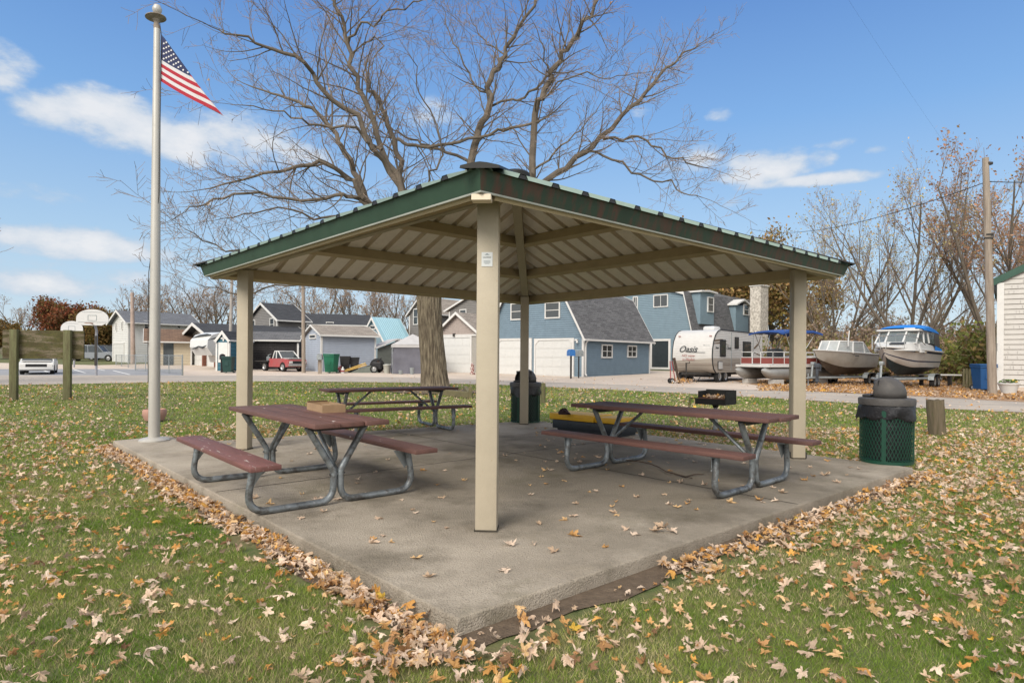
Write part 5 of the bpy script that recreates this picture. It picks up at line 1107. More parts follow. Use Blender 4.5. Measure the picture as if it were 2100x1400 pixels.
mb=MB(); mb.box((.95,-.02,1.0),(.62,.05,.50),bev=.02); h_=O('hatch',mb,M['blackp'],TR); mb=MB(); mb.box((.95,-.05,1.0),(.52,.02,.42)); O('hatch_door',mb,M['whitep'],h_)
M['brownst']=mat('brown_decal',(.16,.11,.07),.5); M['decal']=mat('charcoal_decal',(.05,.055,.06),.45); M['redt']=mat('faded_red_print',(.45,.22,.20),.6)
mb=MB()
for pts in ([(.1,2.48),(1.2,2.55),(2.0,2.43),(1.1,2.44),(.12,2.38)],[(.05,2.30),(1.3,2.38),(2.3,2.20),(1.3,2.30),(.05,2.24)],[(6.1,2.1),(6.9,2.45),(7.4,3.0),(7.0,2.35),(6.3,2.05)],[(6.1,1.85),(7.5,1.62),(7.5,1.55),(6.3,1.78)]): mb.prism(pts,-.012,-.004)
O('swoosh_decal',mb,M['brownst'],TR)
mb=MB(); mb.prism([(.0,-.95),(.0,-1.0),(0,-.9)],0,.001) if 0 else None
tx=-.112; textobj('Oasis',TR,facing('x',(tx,1.52,1.78)),.52,M['decal'],shear=.45,ext=.01)
mb=MB(); mb.box((tx,.95,1.76),(.01,1.05,.025),M=Matrix.Rotation(R(1),4,'X')); O('underline',mb,M['decal'],TR)
textobj('NO water',TR,facing('x',(tx,1.46,1.50)),.20,M['redt'],shear=.2,ext=.006); textobj('at Mayfair',TR,facing('x',(tx-.004,1.46,1.28)),.20,M['redt'],shear=.2,ext=.006)
textobj('Shasta',TR,facing('x',(.0,.42,2.10)),.16,M['galv2'],shear=.4,ext=.004); textobj('Oasis',TR,facing('y',(2.18,-.012,1.95)),.30,M['decal'],shear=.4,ext=.004); textobj('Shasta',TR,facing('y',(.55,-.012,1.98)),.18,M['decal'],shear=.3,ext=.004)
for y,z,x in ((.25,2.72,.22),(2.2,2.72,.22),(2.35,1.35,-.11)):
    mb=MB(); mb.box((x,y,z),(.06,.14,.05)); O('marker_lamp',mb,M['redt'],TR)
for x in (1.0,1.85):
    for y in (.14,2.36): wheel(TR,x,y,.36,.24,1)
mb=MB(); mb.box((3.9,1.25,.50),(7,1.9,.16)); mb.box((2.0,1.25,.42),(2.6,1.9,.25)); O('chassis',mb,M['blackp'],TR)
mb=MB(); mb.tube([(.6,.35,.52),(-1.2,1.25,.50)],.06,6); mb.tube([(.6,2.15,.52),(-1.2,1.25,.50)],.06,6); mb.tube([(-.8,1.25,.05),(-.8,1.25,1.15)],.045,6); mb.tube([(-.8,1.25,1.12),(-.8,1.05,1.12),(-.8,1.05,1.22)],.025,5)
for s in (-1,1): mb.tube([(-.1,.95,.56),(-.1,.95+s*.22,.30),(-.1,.95,.03)],.03,5)
mb.box((-.8,1.25,.02),(.3,.3,.04)); O('tongue',mb,M['dkmetal'],TR,smooth=True)
q=place('hand_truck','red hand truck with black wheels leaning at the front of the camper','hand truck',1376,787,20,Z=35); mb=MB(); mb.tube([(0,0,.12),(-.06,0,1.25)],.03,6); mb.tube([(.3,0,.12),(.06,0,1.25)],.03,6); O('frame',mb,M['redp'],q); wheel(q,.0,-.12,.15,.09,1); wheel(q,.05,.14,.15,.09,1)
q=place('wood_plank','dark wooden plank leaning against the camper tongue','plank',1388,787,10,Z=34.9); mb=MB(); mb.box((0,0,.7),(.14,.05,1.5),M=Matrix.Rotation(R(-13),4,'Y')); O('plank',mb,M['twig'],q)
q=G(1402,788); v,tt=scatter_leaves('',rng.normal(0,.3,160),rng.normal(0,.15,160),rng.random(160)*.3*.8,2,.12,.8); o=np_mesh('leaf_heap',v,3,tt,M['leaf'],kind=None); o.location=(colx(1402)*34.8,34.8,gz(34.8)); o['label']='small heap of dry leaves and sticks under the camper tongue'; o['category']='leaf pile'
# --- boats
def hull(L,b,z0,d,bands,flare=.35,n=26):
    """bow at x=0 pointing to -x, stern at x=L; rows keel, chine, then bands up to the sheer"""
    rows=[];N=len(bands)
    for i in range(n+1):
        t=i/n; s=math.sin(math.pi/2*min(t/.62,1))
        wd=b*s**.72; wc=b*.86*max(math.sin(math.pi/2*min(t/.85,1)),0)**1.25
        k=max(0,1-t/.42); zk=z0+d*.78*k**2.2; zs=z0+d*(1+.16*(1-t)**1.6); zc=zk+(z0+d*.38-zk)*(1-.0) if zk<z0+d*.38 else zk; zc=max(zk+.02,z0+d*(.34+.42*k**1.6))
        xk=.30*L*k*0+ t*L+ .10*k; row=[(xk,0,zk)]
        row.append((t*L+.05*k,wc,min(zc,zs-.1)))
        for fb in bands:
            u=fb; x=t*L-.42*k**2*u; row.append((x,wc+(wd-wc)*u**.8,zc+(zs-zc)*u))
        rows.append(row)
    return rows
def hullmesh(rows,mats_rows):
    mb=MB(); n=len(rows); m=len(rows[0]); vs=[]
    for sg in (-1,1):
        base=len(vs)
        for r in rows:
            for (x,y,z) in r: vs.append((x,sg*y,z))
    fs=[];mi=[]
    for s in (0,1):
        o=s*n*m
        for i in range(n-1):
            for j in range(m-1): fs.append((o+i*m+j,o+(i+1)*m+j,o+(i+1)*m+j+1,o+i*m+j+1)); mi.append(mats_rows[j])
    # transom and deck
    last=(n-1)*m; fs.append(tuple([last+j for j in range(m)]+[n*m+last+j for j in range(m-1,0,-1)])); mi.append(mats_rows[-2])
    for i in range(n-1): fs.append((i*m+m-1,(i+1)*m+m-1,n*m+(i+1)*m+m-1,n*m+i*m+m-1)); mi.append(mats_rows[-1])
    k=len(mb.v); mb.v+=vs; mb.f+=fs; mb.m+=mi; mb.uv+=[None]*len(fs); return mb
M['hullw']=mat('white_gelcoat',(.60,.58,.55),.3,var=.06,vs=2); addlayer(M['hullw'],(.42,.36,.30),3,.55,.8,fac=.5); M['navy']=mat('navy_stripe',(.035,.05,.10),.35); M['bottom']=mat('dark_bottom_paint',(.025,.045,.055),.6,var=.3,vs=5); M['ohull']=mat('chalky_old_hull',(.50,.475,.43),.55,var=.1,vs=2); addlayer(M['ohull'],(.34,.29,.23),2.4,.52,.78,fac=.6,stretch=(1,1,2)); M['obottom']=mat('brown_bottom',(.13,.10,.075),.7,var=.3)
M['canvas']=mat('bright_blue_canvas',(.015,.19,.60),.75,var=.08,vs=4,bump=.3,bs=5); M['canvas2']=mat('navy_canvas',(.02,.07,.26),.75,var=.1); M['clear']=mat('boat_windshield',(.22,.26,.27),.1,var=.1,spec=.8,alpha=.55); M['inox']=mat('stainless_rail',(.55,.55,.53),.25,metal=.8)
def btrailer(t,L,wd,mt,z=.55,wx=None,parts='frame'):
    mb=MB(); wx=wx if wx else L*.62
    for s in (-1,1): mb.tube([(-1.3,0,z),(.3,s*wd*.30,z),(L*.5,s*wd*.46,z),(L,s*wd*.46,z)],.055,6)
    for x in (L*.25,L*.5,L*.8,L): mb.box((x,0,z),(.09,wd*.9,.09))
    mb.tube([(-.75,0,z),(-.62,0,z+.75)],.06,6); mb.box((-.55,0,z+.82),(.3,.2,.2),bev=.03); mb.tube([(-1.0,0.08,.05),(-1.0,.08,z+.25)],.035,6); mb.box((-1,.08,.04),(.2,.2,.05))
    o=O('trailer_frame',mb,mt,t,smooth=True)
    for x in (wx-.4,wx+.42):
        for s in (-1,1): wheel(t,x,s*(wd/2+.10),.33,.22,s)
    for s in (-1,1):
        mb=MB(); pts=[(wx-.85,.42),(wx-.8,.62),(wx-.5,.76),(wx+.5,.76),(wx+.82,.62),(wx+.87,.42),(wx+.83,.42),(wx+.78,.58),(wx+.48,.72),(wx-.48,.72),(wx-.77,.58),(wx-.81,.42)]; mb.prism(pts,s*(wd/2+.10)-.14,s*(wd/2+.10)+.14); O('fender',mb,mt,t)
# cruiser
Zc=30.8; BT=place('cabin_cruiser','white cabin cruiser with navy stripes and a bright blue canvas top on its trailer','boat',1815,786,44,Z=Zc)
b=1.22; L=6.3; rows=hull(L,b,.66,1.30,[.02,.30,.38,.82,.94,1.0]); O('hull',hullmesh(rows,[2,0,0,1,0,1,0,0]),[M['hullw'],M['navy'],M['bottom']],BT,smooth=True)
sheer=[r[-1] for r in rows]
mb=MB(); 
for sg in (-1,1): mb.tube([(x,sg*(y+.015),z+.0) for x,y,z in sheer],.05,6)
O('rub_rail',mb,M['whitep'],BT,smooth=True)
def cabin(xs,wb,wt,zb,zt):    # raised deck with a sloping nose
    mb=MB(); vs=[];N=len(xs)
    for x,a,c,z in zip(xs,wb,wt,zt): vs+= [(x,-a,zb),(x,-c,z),(x,c,z),(x,a,zb)]
    fs=[(i*4+j,i*4+j+1,i*4+j+5,i*4+j+4) for i in range(N-1) for j in range(3)]+[(0,1,2,3),((N-1)*4+3,(N-1)*4+2,(N-1)*4+1,(N-1)*4)]
    mb.mesh(vs,fs); return mb
O('foredeck',cabin([.25,.9,1.6,2.3,2.6],[.35,.75,.98,1.08,1.12],[.28,.62,.86,.98,1.0],1.98,[2.08,2.28,2.42,2.50,2.5]),M['whitep'],BT,smooth=True)
O('cabin_side',cabin([2.2,2.6,6.0],[1.12,1.16,1.17],[1.02,1.05,1.05],1.9,[2.35,2.45,2.25]),M['whitep'],BT,smooth=True)
wb=[(1.75,-.98,2.38),(1.45,-.42,2.42),(1.45,.42,2.42),(1.75,.98,2.38)]; wt=[(2.55,-.92,3.05),(2.35,-.42,3.10),(2.35,.42,3.10),(2.55,.92,3.05)]
ws=MB()
for i in range(3): ws.q(wb[i],wb[i+1],wt[i+1],wt[i])
for s in (-1,1): ws.q((1.75,s*.98,2.38),(3.9,s*1.08,2.42),(3.9,s*.98,3.05),(2.55,s*.92,3.05))
w1=O('windshield',ws,M['clear'],BT); mb=MB()
for p,q in zip(wb,wt): mb.tube([p,q],.045,6)
mb.tube(wb,.035,6); mb.tube(wt,.05,6)
for s in (-1,1): mb.tube([(3.0,s*1.05,2.40),(3.2,s*.96,3.05)],.04,5); mb.tube([(3.9,s*1.08,2.42),(3.9,s*.98,3.05)],.05,5)
O('windshield_frame',mb,M['whitep'],w1,smooth=True)
mb=MB(); mb.box((3.0,0,3.10),(1.7,2.05,.10),bev=.04); mb.box((2.5,-.5,3.2),(.12,.5,.06)); O('hardtop',mb,M['whitep'],BT,smooth=True)
mb=MB(); vs=[]; N=10; K=12
for i in range(N+1):
    x=2.75+3.35*i/N
    for k in range(K+1):
        a=math.pi*k/K; e=math.sin(math.pi*min(max(i/N,.02),.98))**.35
        vs.append((x,-1.10*math.cos(a),3.10+.40*math.sin(a)**.5*e*(1) - .12*(i/N)**2))
fs=[(i*(K+1)+k,i*(K+1)+k+1,(i+1)*(K+1)+k+1,(i+1)*(K+1)+k) for i in range(N) for k in range(K)]; mb.mesh(vs,fs); O('canvas_top',mb,M['canvas'],BT,smooth=True)
for s in (-1,1): mb=MB(); mb.q((3.95,s*1.09,2.42),(4.9,s*1.12,2.35),(5.0,s*1.08,3.1),(3.95,s*1.0,3.1)); O('canvas_window',mb,M['clear'],BT)
mb=MB()
for s in (-1,1):
    mb.q((4.9,s*1.125,2.3),(6.25,s*1.13,2.0),(6.0,s*1.09,3.02),(5.0,s*1.085,3.1)); 
mb.q((6.25,-1.12,2.0),(6.25,1.12,2.0),(6.0,1.05,3.0),(6.0,-1.05,3.0)); O('side_curtain',mb,mat('smoked_curtain',(.10,.09,.09),.4),BT); 
for s in (-1,1): mb=MB(); mb.q((4.7,s*1.2,2.0),(6.3,s*1.22,1.85),(6.3,s*1.19,2.12),(4.9,s*1.15,2.3)); O('canvas_skirt',mb,M['canvas'],BT)
mb=MB()
for s in (-1,1): mb.tube([(-.35,s*.12,2.05),(-.32,s*.2,2.72),(.6,s*.78,2.80),(1.8,s*1.12,2.62),(2.6,s*1.2,2.3)],.022,5); mb.tube([(.5,s*.72,2.05),(.6,s*.78,2.80)],.02,5); mb.tube([(1.5,s*1.05,2.05),(1.6,s*1.08,2.66)],.02,5)
mb.tube([(-.32,-.2,2.72),(-.36,0,2.73),(-.32,.2,2.72)],.022,5); O('bow_rail',mb,M['inox'],BT,smooth=True)
mb=MB(); mb.box((1.05,-.3,2.37),(.35,.7,.05),M=Matrix.Rotation(R(-14),4,'Y')); O('deck_hatch',mb,M['decal'],BT)
# registration number on the near side of the bow
i0=7; p=Vector(rows[i0][-2]); q=Vector(rows[i0+5][-2]); p.y*=-1; q.y*=-1; d=(q-p).normalized(); up=Vector((0,0,1)); n_=d.cross(up).normalized(); up2=n_.cross(d)
mx=Matrix((d,up2,n_)).transposed().to_4x4(); mx.translation=p+n_*.03-up2*.12+d*.2; textobj('MC 0107 RX',BT,mx,.22,mat('gold_print',(.62,.52,.36),.5),ext=.008,align='LEFT',name='registration')
btrailer(BT,6.2,2.35,M['galv2'],.50,4.3); BT.scale=(.95,)*3
# old white runabout
Zo=33.5; OB=place('old_motorboat','old chalky white motorboat with a boxy windshield on a galvanised trailer','boat',1676,783,41,Z=Zo)
b=1.12; L=6.6; rows=hull(L,b,.62,1.28,[.03,.5,.9,1.0]); O('hull',hullmesh(rows,[1,1,0,0,2,2]),[M['ohull'],M['obottom'],M['whitep']],OB,smooth=True)
mb=MB()
for sg in (-1,1): mb.tube([(r[-1][0],sg*(r[-1][1]+.01),r[-1][2]) for r in rows],.035,6)
O('rub_rail',mb,M['whitep'],OB,smooth=True)
wb=[(2.6,-1.0,1.98),(1.35,-.55,2.0),(1.2,0,2.0),(1.35,.55,2.0),(2.6,1.0,1.98)]; wt=[(2.7,-.96,2.62),(1.85,-.52,2.66),(1.75,0,2.66),(1.85,.52,2.66),(2.7,.96,2.62)]
ws=MB()
for i in range(4): ws.q(wb[i],wb[i+1],wt[i+1],wt[i])
for s in (-1,1): ws.q((2.6,s*1.0,1.98),(4.2,s*1.08,1.95),(4.0,s*1.05,2.62),(2.7,s*.96,2.62)); ws.q((4.2,s*1.08,1.95),(5.2,s*1.08,1.93),(4.0,s*1.05,2.62))
w1=O('windshield',ws,mat('hazed_acrylic',(.42,.45,.46),.25,var=.1,alpha=.8),OB); mb=MB()
for p,q in zip(wb,wt): mb.tube([p,q],.05,5)
mb.tube(wt,.04,5); mb.tube(wb,.05,5)
for s in (-1,1): mb.tube([(4.2,s*1.08,1.95),(4.0,s*1.05,2.62),(2.7,s*.96,2.62)],.045,5); mb.tube([(4.0,s*1.05,2.62),(5.2,s*1.08,1.93)],.045,5); mb.tube([(2.6,s*1.0,1.97),(5.3,s*1.08,1.93)],.06,5)
O('windshield_frame',mb,M['whitep'],w1,smooth=True)
mb=MB(); mb.tube([(2.1,-.9,2.5),(2.25,-.92,3.3)],.03,5); mb.box((2.1,-.93,2.6),(.1,.05,.5)); O('antenna_bracket',mb,M['whitep'],OB)
mb=MB(); mb.box((2.9,-1.125,1.78),(.55,.02,.07)); O('name_badge',mb,M['decal'],OB)
btrailer(OB,6.4,2.1,M['galv2'],.48,4.9); OB.scale=(.91,)*3
q=place('outboard_motor','small dark grey outboard motor clamped by the tongue of the old motorboat','outboard motor',1676,776,20,Z=32.6); mb=MB(); mb.box((0,0,1.08),(.26,.22,.26),bev=.06); mb.box((.17,.02,1.02),(.16,.14,.2),bev=.03); mb.box((0,0,.72),(.13,.10,.6),bev=.03); mb.box((.1,0,.86),(.25,.12,.1),bev=.02); mb.box((0,0,.38),(.22,.06,.12),bev=.02); mb.lathe([(0,.12),(.07,.02),(.06,-.1),(0,-.14)],10,(.02,0,.28),Matrix.Rotation(R(90),4,'Y')); mb.tube([(0,0,.5),(0,0,.15)],.04,6); O('engine',mb,mat('outboard_grey',(.06,.07,.085),.5),q,smooth=True)
# pontoon boat
Zp=33.6; PB=place('pontoon_boat','grey pontoon boat with red fence panels and a blue bimini standing on concrete blocks','boat',1578,787,26,Z=Zp); Lp=5.6; bw=2.4
M['ponal']=mat('pontoon_aluminium',(.36,.36,.35),.4,metal=.45,var=.15,vs=3)
for y in (.30,2.15):
    mb=MB(); N=8; pts=[];rr=[]
    for i in range(N+1): u=i/N; pts.append((-.25+u*.9,y,.62+.20*(1-u)**1.6)); rr.append(.03+.31*math.sin(u*math.pi/2)**.7)
    pts.append((Lp,y,.62)); rr.append(.34); mb.tube(pts,rr,16); O('pontoon',mb,M['ponal'],PB,smooth=True)
mb=MB(); mb.box((Lp/2,bw/2,1.03),(Lp,bw,.13),bev=.01); O('deck',mb,mat('deck_edge',(.60,.59,.57),.4,var=.06),PB)
mb=MB()
for k in range(9): mb.box((.25+k*.65,bw/2,.95),(.06,2.1,.06))
for y in (.30,2.15): mb.box((Lp/2,y,.93),(Lp-.6,.12,.09))
O('cross_members',mb,M['galv2'],PB)
def fence(pts,name='fence_rail'):
    mb=MB(); pn=MB()
    for a,b in zip(pts,pts[1:]):
        a,b=Vector(a),Vector(b); d=b-a; n=max(1,round(d.length/.85))
        for i in range(n+1): p=a.lerp(b,i/n); mb.box((p.x,p.y,1.09+.36),(.04,.04,.72))
        for z in (1.13,1.50,1.80): mb.box(((a.x+b.x)/2,(a.y+b.y)/2,z),(abs(d.x)+.04,abs(d.y)+.04,.035))
        pn.box(((a.x+b.x)/2,(a.y+b.y)/2,1.31),(max(abs(d.x),.015),max(abs(d.y),.015),.34))
    O(name,mb,M['whitep'],PB); O('fence_panel',pn,mat('maroon_panel',(.24,.06,.05),.6),PB)
fence([(.35,.08),(Lp-.1,.08),(Lp-.1,bw-.08),(.35,bw-.08),(.35,1.5)]); 
fence([(.35,.9),(.35,.08)])
for x,y,c,s in ((4.3,.6,M['whitep'],(1.1,.6,.5)),(4.2,1.9,M['whitep'],(1.3,.55,.5)),(2.6,1.9,M['decal'],(.7,.6,.9))): mb=MB(); mb.box((x,y,1.1+s[2]/2),s,bev=.08); O('bench_seat',mb,c,PB,smooth=True)
for y in (.15,bw-.15):
    mb=MB(); mb.tube([(2.2,y,1.1),(1.3,y,3.0)],.022,5); mb.tube([(2.2,y,1.1),(3.9,y,3.02)],.022,5); mb.tube([(2.2,y,1.1),(2.6,y,3.1)],.022,5); O('bimini_frame',mb,M['inox'],PB); mb=MB(); vs=[];N=8;K=8
for i in range(N+1):
    for k in range(K+1):
        u=i/N; y=.0+bw*k/K; e=math.sin(math.pi*k/K); vs.append((1.0+3.2*u,y,2.86+.24*math.sin(math.pi*min(max(u,.05),.95))**.5*(.55+.45*e)-.05*math.cos(u*12.5)*(1-e)))
for i in range(N+1):
    for k in range(K+1): x,y,z=vs[i*(K+1)+k]; vs.append((x,y,z-.05-.06*(k in(0,K))))
n1=(N+1)*(K+1); fs=[]
for o_ in (0,n1): fs+= [(o_+i*(K+1)+k,o_+i*(K+1)+k+1,o_+(i+1)*(K+1)+k+1,o_+(i+1)*(K+1)+k) for i in range(N) for k in range(K)]
bd=[i*(K+1) for i in range(N+1)]+[N*(K+1)+k for k in range(1,K+1)]+[i*(K+1)+K for i in range(N-1,-1,-1)]+[k for k in range(K-1,0,-1)]
fs+= [(bd[i],bd[(i+1)%len(bd)],bd[(i+1)%len(bd)]+n1,bd[i]+n1) for i in range(len(bd))]
mb.mesh(vs,fs); O('bimini_top',mb,M['canvas2'],PB,smooth=True)
for i,(x,y) in enumerate(((.85,.30),(.85,2.15),(4.4,.30),(4.4,2.15))):
    p=PB.location+Matrix.Rotation(R(26),3,'Z')@Vector((x,y,0)); mb=MB(); mb.box((0,0,.15),(.75,.42,.29),bev=.01); o=O('concrete_block',mb,mat('block_concrete',(.48,.46,.43),.95,var=.1,bump=.4),None); o.location=(p.x,p.y,PB.location.z); o.rotation_euler=(0,0,R(26)); o['category']='concrete block'; o['group']='blocks under the pontoon boat'; o['label']='pale concrete block under the %s end of the %s pontoon of the pontoon boat'%(('front','rear')[i//2],('near','far')[i%2])
# --- fifth wheel trailer
FW=place('fifth_wheel_trailer','white fifth-wheel trailer with black swooshes beside the teal shed','camper',436,742,60,Z=53); mb=MB(); mb.prism([(.0,1.2),(-.5,1.9),(-.45,2.5),(.0,2.95),(.9,3.2),(4,3.3),(4,.6),(1.4,.6),(1.2,1.2)],0,2.4); O('shell',mb,M['whitep'],FW,smooth=True)
mb=MB(); 
for pts in ([(-.45,2.5),(.3,2.75),(1.5,3.22),(3,3.24),(1.4,3.05),(.2,2.6)],[(.9,1.2),(.7,1.7),(.9,2.3),(1.0,2.3),(.85,1.7),(1.05,1.2)]): mb.prism(pts,-.02,-.005)
mb.prism([(1.9,1.7),(1.9,2.7),(3.2,2.7),(3.2,1.7)],-.02,-.005); O('swoosh_decal',mb,M['decal'],FW)
mb=MB(); mb.prism([(2.05,1.85),(2.05,2.55),(3.1,2.55),(3.1,1.85)],-.03,-.021); O('slide_panel',mb,M['whitep'],FW)
mb=MB(); 
for i in range(9):
    u=i/8
mb.tube([(-.5,.1,2.05),(-.52,.6,1.85),(-.50,1.2,1.95),(-.50,1.6,1.8),(-.5,2.2,1.7)],[.02,.10,.06,.09,.01],5); mb.tube([(-.3,2.35,2.7),(-.2,1.5,2.86),(-.1,.6,2.93),(-.1,.1,2.92)],[.02,.10,.12,.05],6); O('front_decal',mb,M['decal'],FW)
# ================================================================== small things across the lane
M['bing']=mat('green_bin_plastic',(.01,.13,.07),.45,var=.1); M['bluep']=mat('blue_bin_plastic',(.012,.075,.22),.45,var=.1)
def wheelie(label,px,py,ptop,mt,Z=None,ang=10,lidm=None):
    g=G(px,py) if Z is None else Vector((colx(px)*Z,Z,gz(Z))); h=W(px,ptop,g.y).z-g.z; t=T('wheelie_bin',label,'wheelie bin',g,R(ang)); w_=h*.56
    mb=MB(); vs=[]
    for s,z in ((.78,.06*h),(1,.88*h)): 
        for i,j in((-1,-1),(1,-1),(1,1),(-1,1)): vs.append((i*w_/2*s,j*w_/2*s,z))
    mb.mesh(vs,[(3,2,1,0),(4,5,6,7),(0,1,5,4),(1,2,6,5),(2,3,7,6),(3,0,4,7)]); mb.box((0,-w_*.44,.55*h),(w_*.34,.06,.26*h)); mb.box((0,-.02,.865*h),(w_*1.06,w_*1.06,.05*h)); O('body',mb,mt,t)
    mb=MB(); mb.box((0,0,.93*h),(w_*1.08,w_*1.12,.07*h),bev=.03); mb.tube([(-w_*.5,w_*.58,.88*h),(w_*.5,w_*.58,.88*h)],.025,6); O('lid',mb,lidm or mt,t,smooth=True)
    for s in (-1,1): wheel(t,s*w_*.42,w_*.42,.10*h,.06,1)
    return t
wheelie('green wheelie bin standing against the pale shed',679.5,757,724,M['bing'],Z=47,ang=-12)
wheelie('black wheelie bin against the pale shed, with the red can at its foot',708,753,729,M['blackp'],Z=48.6); wheelie('black wheelie bin half behind the upturned tiller cart',727,751,731,M['blackp'],Z=49)
wheelie('large blue wheelie bin behind the utility pole at the right',2017,796,744,M['bluep'],Z=29.8,ang=-5)
wheelie('dark green wheelie bin beside the black mailbox post near the teal shed',468.5,756,729,mat('dark_green_plastic',(.012,.05,.045),.5),Z=46,ang=5)
def mailbox(label,px,py,ptop,Z,bm_,pm,ang,hw=.10,n=1):
    t=T('mailbox',label,'mailbox',(colx(px)*Z,Z,gz(Z)),R(ang)); h=W(px,ptop,Z).z-gz(Z)
    mb=MB(); mb.box((0,0,(h-.2)/2),(hw,hw,h-.2)); O('post',mb,pm,t); mb=MB(); P=[(-.13,-.14),(.13,-.14),(.13,.05)]+[(.13*math.cos(a),.05+.13*math.sin(a)) for a in [math.pi*k/6 for k in range(1,6)]]+[(-.13,.05)]
    mb.prism(P,-.28,.28,Matrix.Translation((0,0,h-.18))@Matrix.Scale(1.35,4)); b_=O('box',mb,bm_,t,smooth=True); mb=MB(); mb.box((.185,-.1,h-.1),(.02,.03,.2)); O('flag',mb,M['redp'],b_); return t
t=mailbox('bright blue mailbox on a dark post at the right garage door',1171,768,718,40.5,mat('blue_mailbox',(.03,.16,.46),.4),M['blackp'],12)
t=mailbox('grey metal mailbox just behind the blue mailbox',1187,767,719,41.5,M['galv2'],M['blackp'],18,.07)
t=mailbox('black mailbox on a chunky black post left of the teal shed door',456,753,727,47,M['blackp'],M['blackp'],30,.22)
t=mailbox('worn pale grey mailbox on a battered post in front of the pale shed',656,765,727,45.5,M['galv2'],M['pole'],10,.24)
# junk by the shed
q=place('red_gas_can','small red fuel can on the ground beside the green bin','fuel can',694,754,20,Z=48); mb=MB(); mb.box((0,0,.22),(.42,.3,.42),bev=.06); mb.tube([(.1,0,.42),(.22,0,.55)],.04,6); mb.tube([(-.12,0,.42),(-.1,0,.5),(.05,0,.5),(.06,0,.42)],.02,5); O('can',mb,M['redp'],q,smooth=True)
q=place('white_jug','white plastic jug with a red label by the black bin','jug',703,755,0,Z=47.3); mb=MB(); mb.lathe([(0,0),(.13,0),(.14,.3),(.06,.42),(.05,.5),(0,.5)],14); O('jug',mb,M['whitep'],q,smooth=True); mb=MB(); mb.lathe([(.142,.1),(.143,.22)],14); O('jug_label',mb,M['redp'],q)
q=place('tiller_cart','upturned two-wheeled cart with yellow handles and a grey tray beside the shed','garden cart',737,752,5,Z=48.3)
mb=MB(); mb.tube([(-1.2,-.1,.15),(.5,-.1,.75)],.05,6); mb.tube([(-1.1,-.35,.10),(.6,-.35,.62)],.05,6); O('handles',mb,mat('yellow_handle',(.55,.36,.10),.6),q); mb=MB(); mb.prism([(-.7,.0),(1.5,.0),(.9,.55),(.3,.45)],-.3,.4); O('tray',mb,mat('grey_green_tray',(.15,.17,.15),.7),q); wheel(q,.75,.2,.30,.16,1); wheel(q,1.15,-.25,.30,.16,1); mb=MB(); mb.box((1.35,.1,.55),(.7,.5,.6),bev=.08); mb.tube([(1.1,0,.8),(1.7,0,1.15)],.05,5); O('engine',mb,M['blackp'],q)
q=place('tractor_tyre','large worn tyre on a rusty rim leaning at the shed corner','tyre',773.5,749,0,Z=49); q.rotation_euler=(R(-12),0,R(8)); wheel(q,0,0,.56,.34,1,mat('rusty_rim',(.16,.085,.055),.8))
q=place('barrel','pale plastic barrel lying on its side behind the grey pail','barrel',797,747,0,Z=51); mb=MB(); mb.lathe([(0,-.65),(.26,-.65),(.30,-.5),(.30,.5),(.26,.65),(0,.65)],18,(0,0,.32),Matrix.Rotation(R(90),4,'Y')); O('barrel_body',mb,M['whitep'],q,smooth=True)
q=place('waste_pail','ribbed grey galvanised pail between the tyre and the gazebo tent','pail',794,751,0,Z=47.5); mb=MB(); mb.lathe([(0,0),(.23,0),(.28,.58),(.31,.62),(.29,.66),(.1,.72),(0,.72)],20); O('pail_body',mb,mat('pail_grey',(.38,.38,.34),.6,var=.1),q,smooth=True)
# gazebo tent and tarp shelter
M['tent']=mat('grey_tent_fabric',(.155,.155,.185),.85,c2=(.115,.115,.14),vs=1.2,bump=1.,bs=2.2); M['tentroof']=mat('pale_tent_roof',(.46,.45,.45),.8,var=.1,vs=2,bump=.5,bs=2.5)
Zg=46.5; q=place('gazebo_tent','pop-up gazebo tent with sagging grey walls and pale roof beside the trunk','tent',805,750,12,Z=Zg); he=Hz(805,706,Zg); hp_=Hz(858,684,Zg+1.5); A=3.1
mb=MB(); n=14
for (a,b) in (((0,0),(A,0)),((A,0),(A,A)),((A,A),(0,A)),((0,A),(0,0))):
    vs=[];dx,dy=b[0]-a[0],b[1]-a[1]; l=math.hypot(dx,dy); nx,ny=dy/l,-dx/l
    for i in range(n+1):
        for j in range(7):
            u=i/n; off=.10*math.sin(u*19+j*.8)*(1-j/6)+.05*math.sin(j*2+u*7)-.12*math.sin(math.pi*u)*(math.sin(math.pi*j/6)); vs.append((a[0]+dx*u+nx*off,a[1]+dy*u+ny*off,(he-.12)*j/6+.02))
    mb.mesh(vs,[(i*7+j,(i+1)*7+j,(i+1)*7+j+1,i*7+j+1) for i in range(n) for j in range(6)])
O('side_wall',mb,M['tent'],q,smooth=True)
mb=MB(); e=[(-.06,-.06),(A+.06,-.06),(A+.06,A+.06),(-.06,A+.06)]; c=Vector((A/2,A/2,hp_))
for i in range(4):
    p,r_=e[i],e[(i+1)%4]; p1,r1=Vector((*p,he)),Vector((*r_,he)); m1=(p1+r1)/2+Vector((0,0,.02)); mb.q(p1,m1,c); mb.q(m1,r1,c); mb.q(p1,(p1-Vector((0,0,.22))),(r1-Vector((0,0,.22))),r1)
O('canopy',mb,M['tentroof'],q); mb=MB()
for x,y in ((0,0),(A,0),(A,A),(0,A)): mb.tube([(x,y,0),(x,y,he)],.03,6)
O('frame',mb,M['galv2'],q); mb=MB(); mb.box((2.0,-.12,.75),(.5,.02,.02)) if 0 else None
mb=MB(); mb.box((A+.06,.8,1.2),(.02,.5,1.2)); O('window_panel',mb,M['whitep'],q)
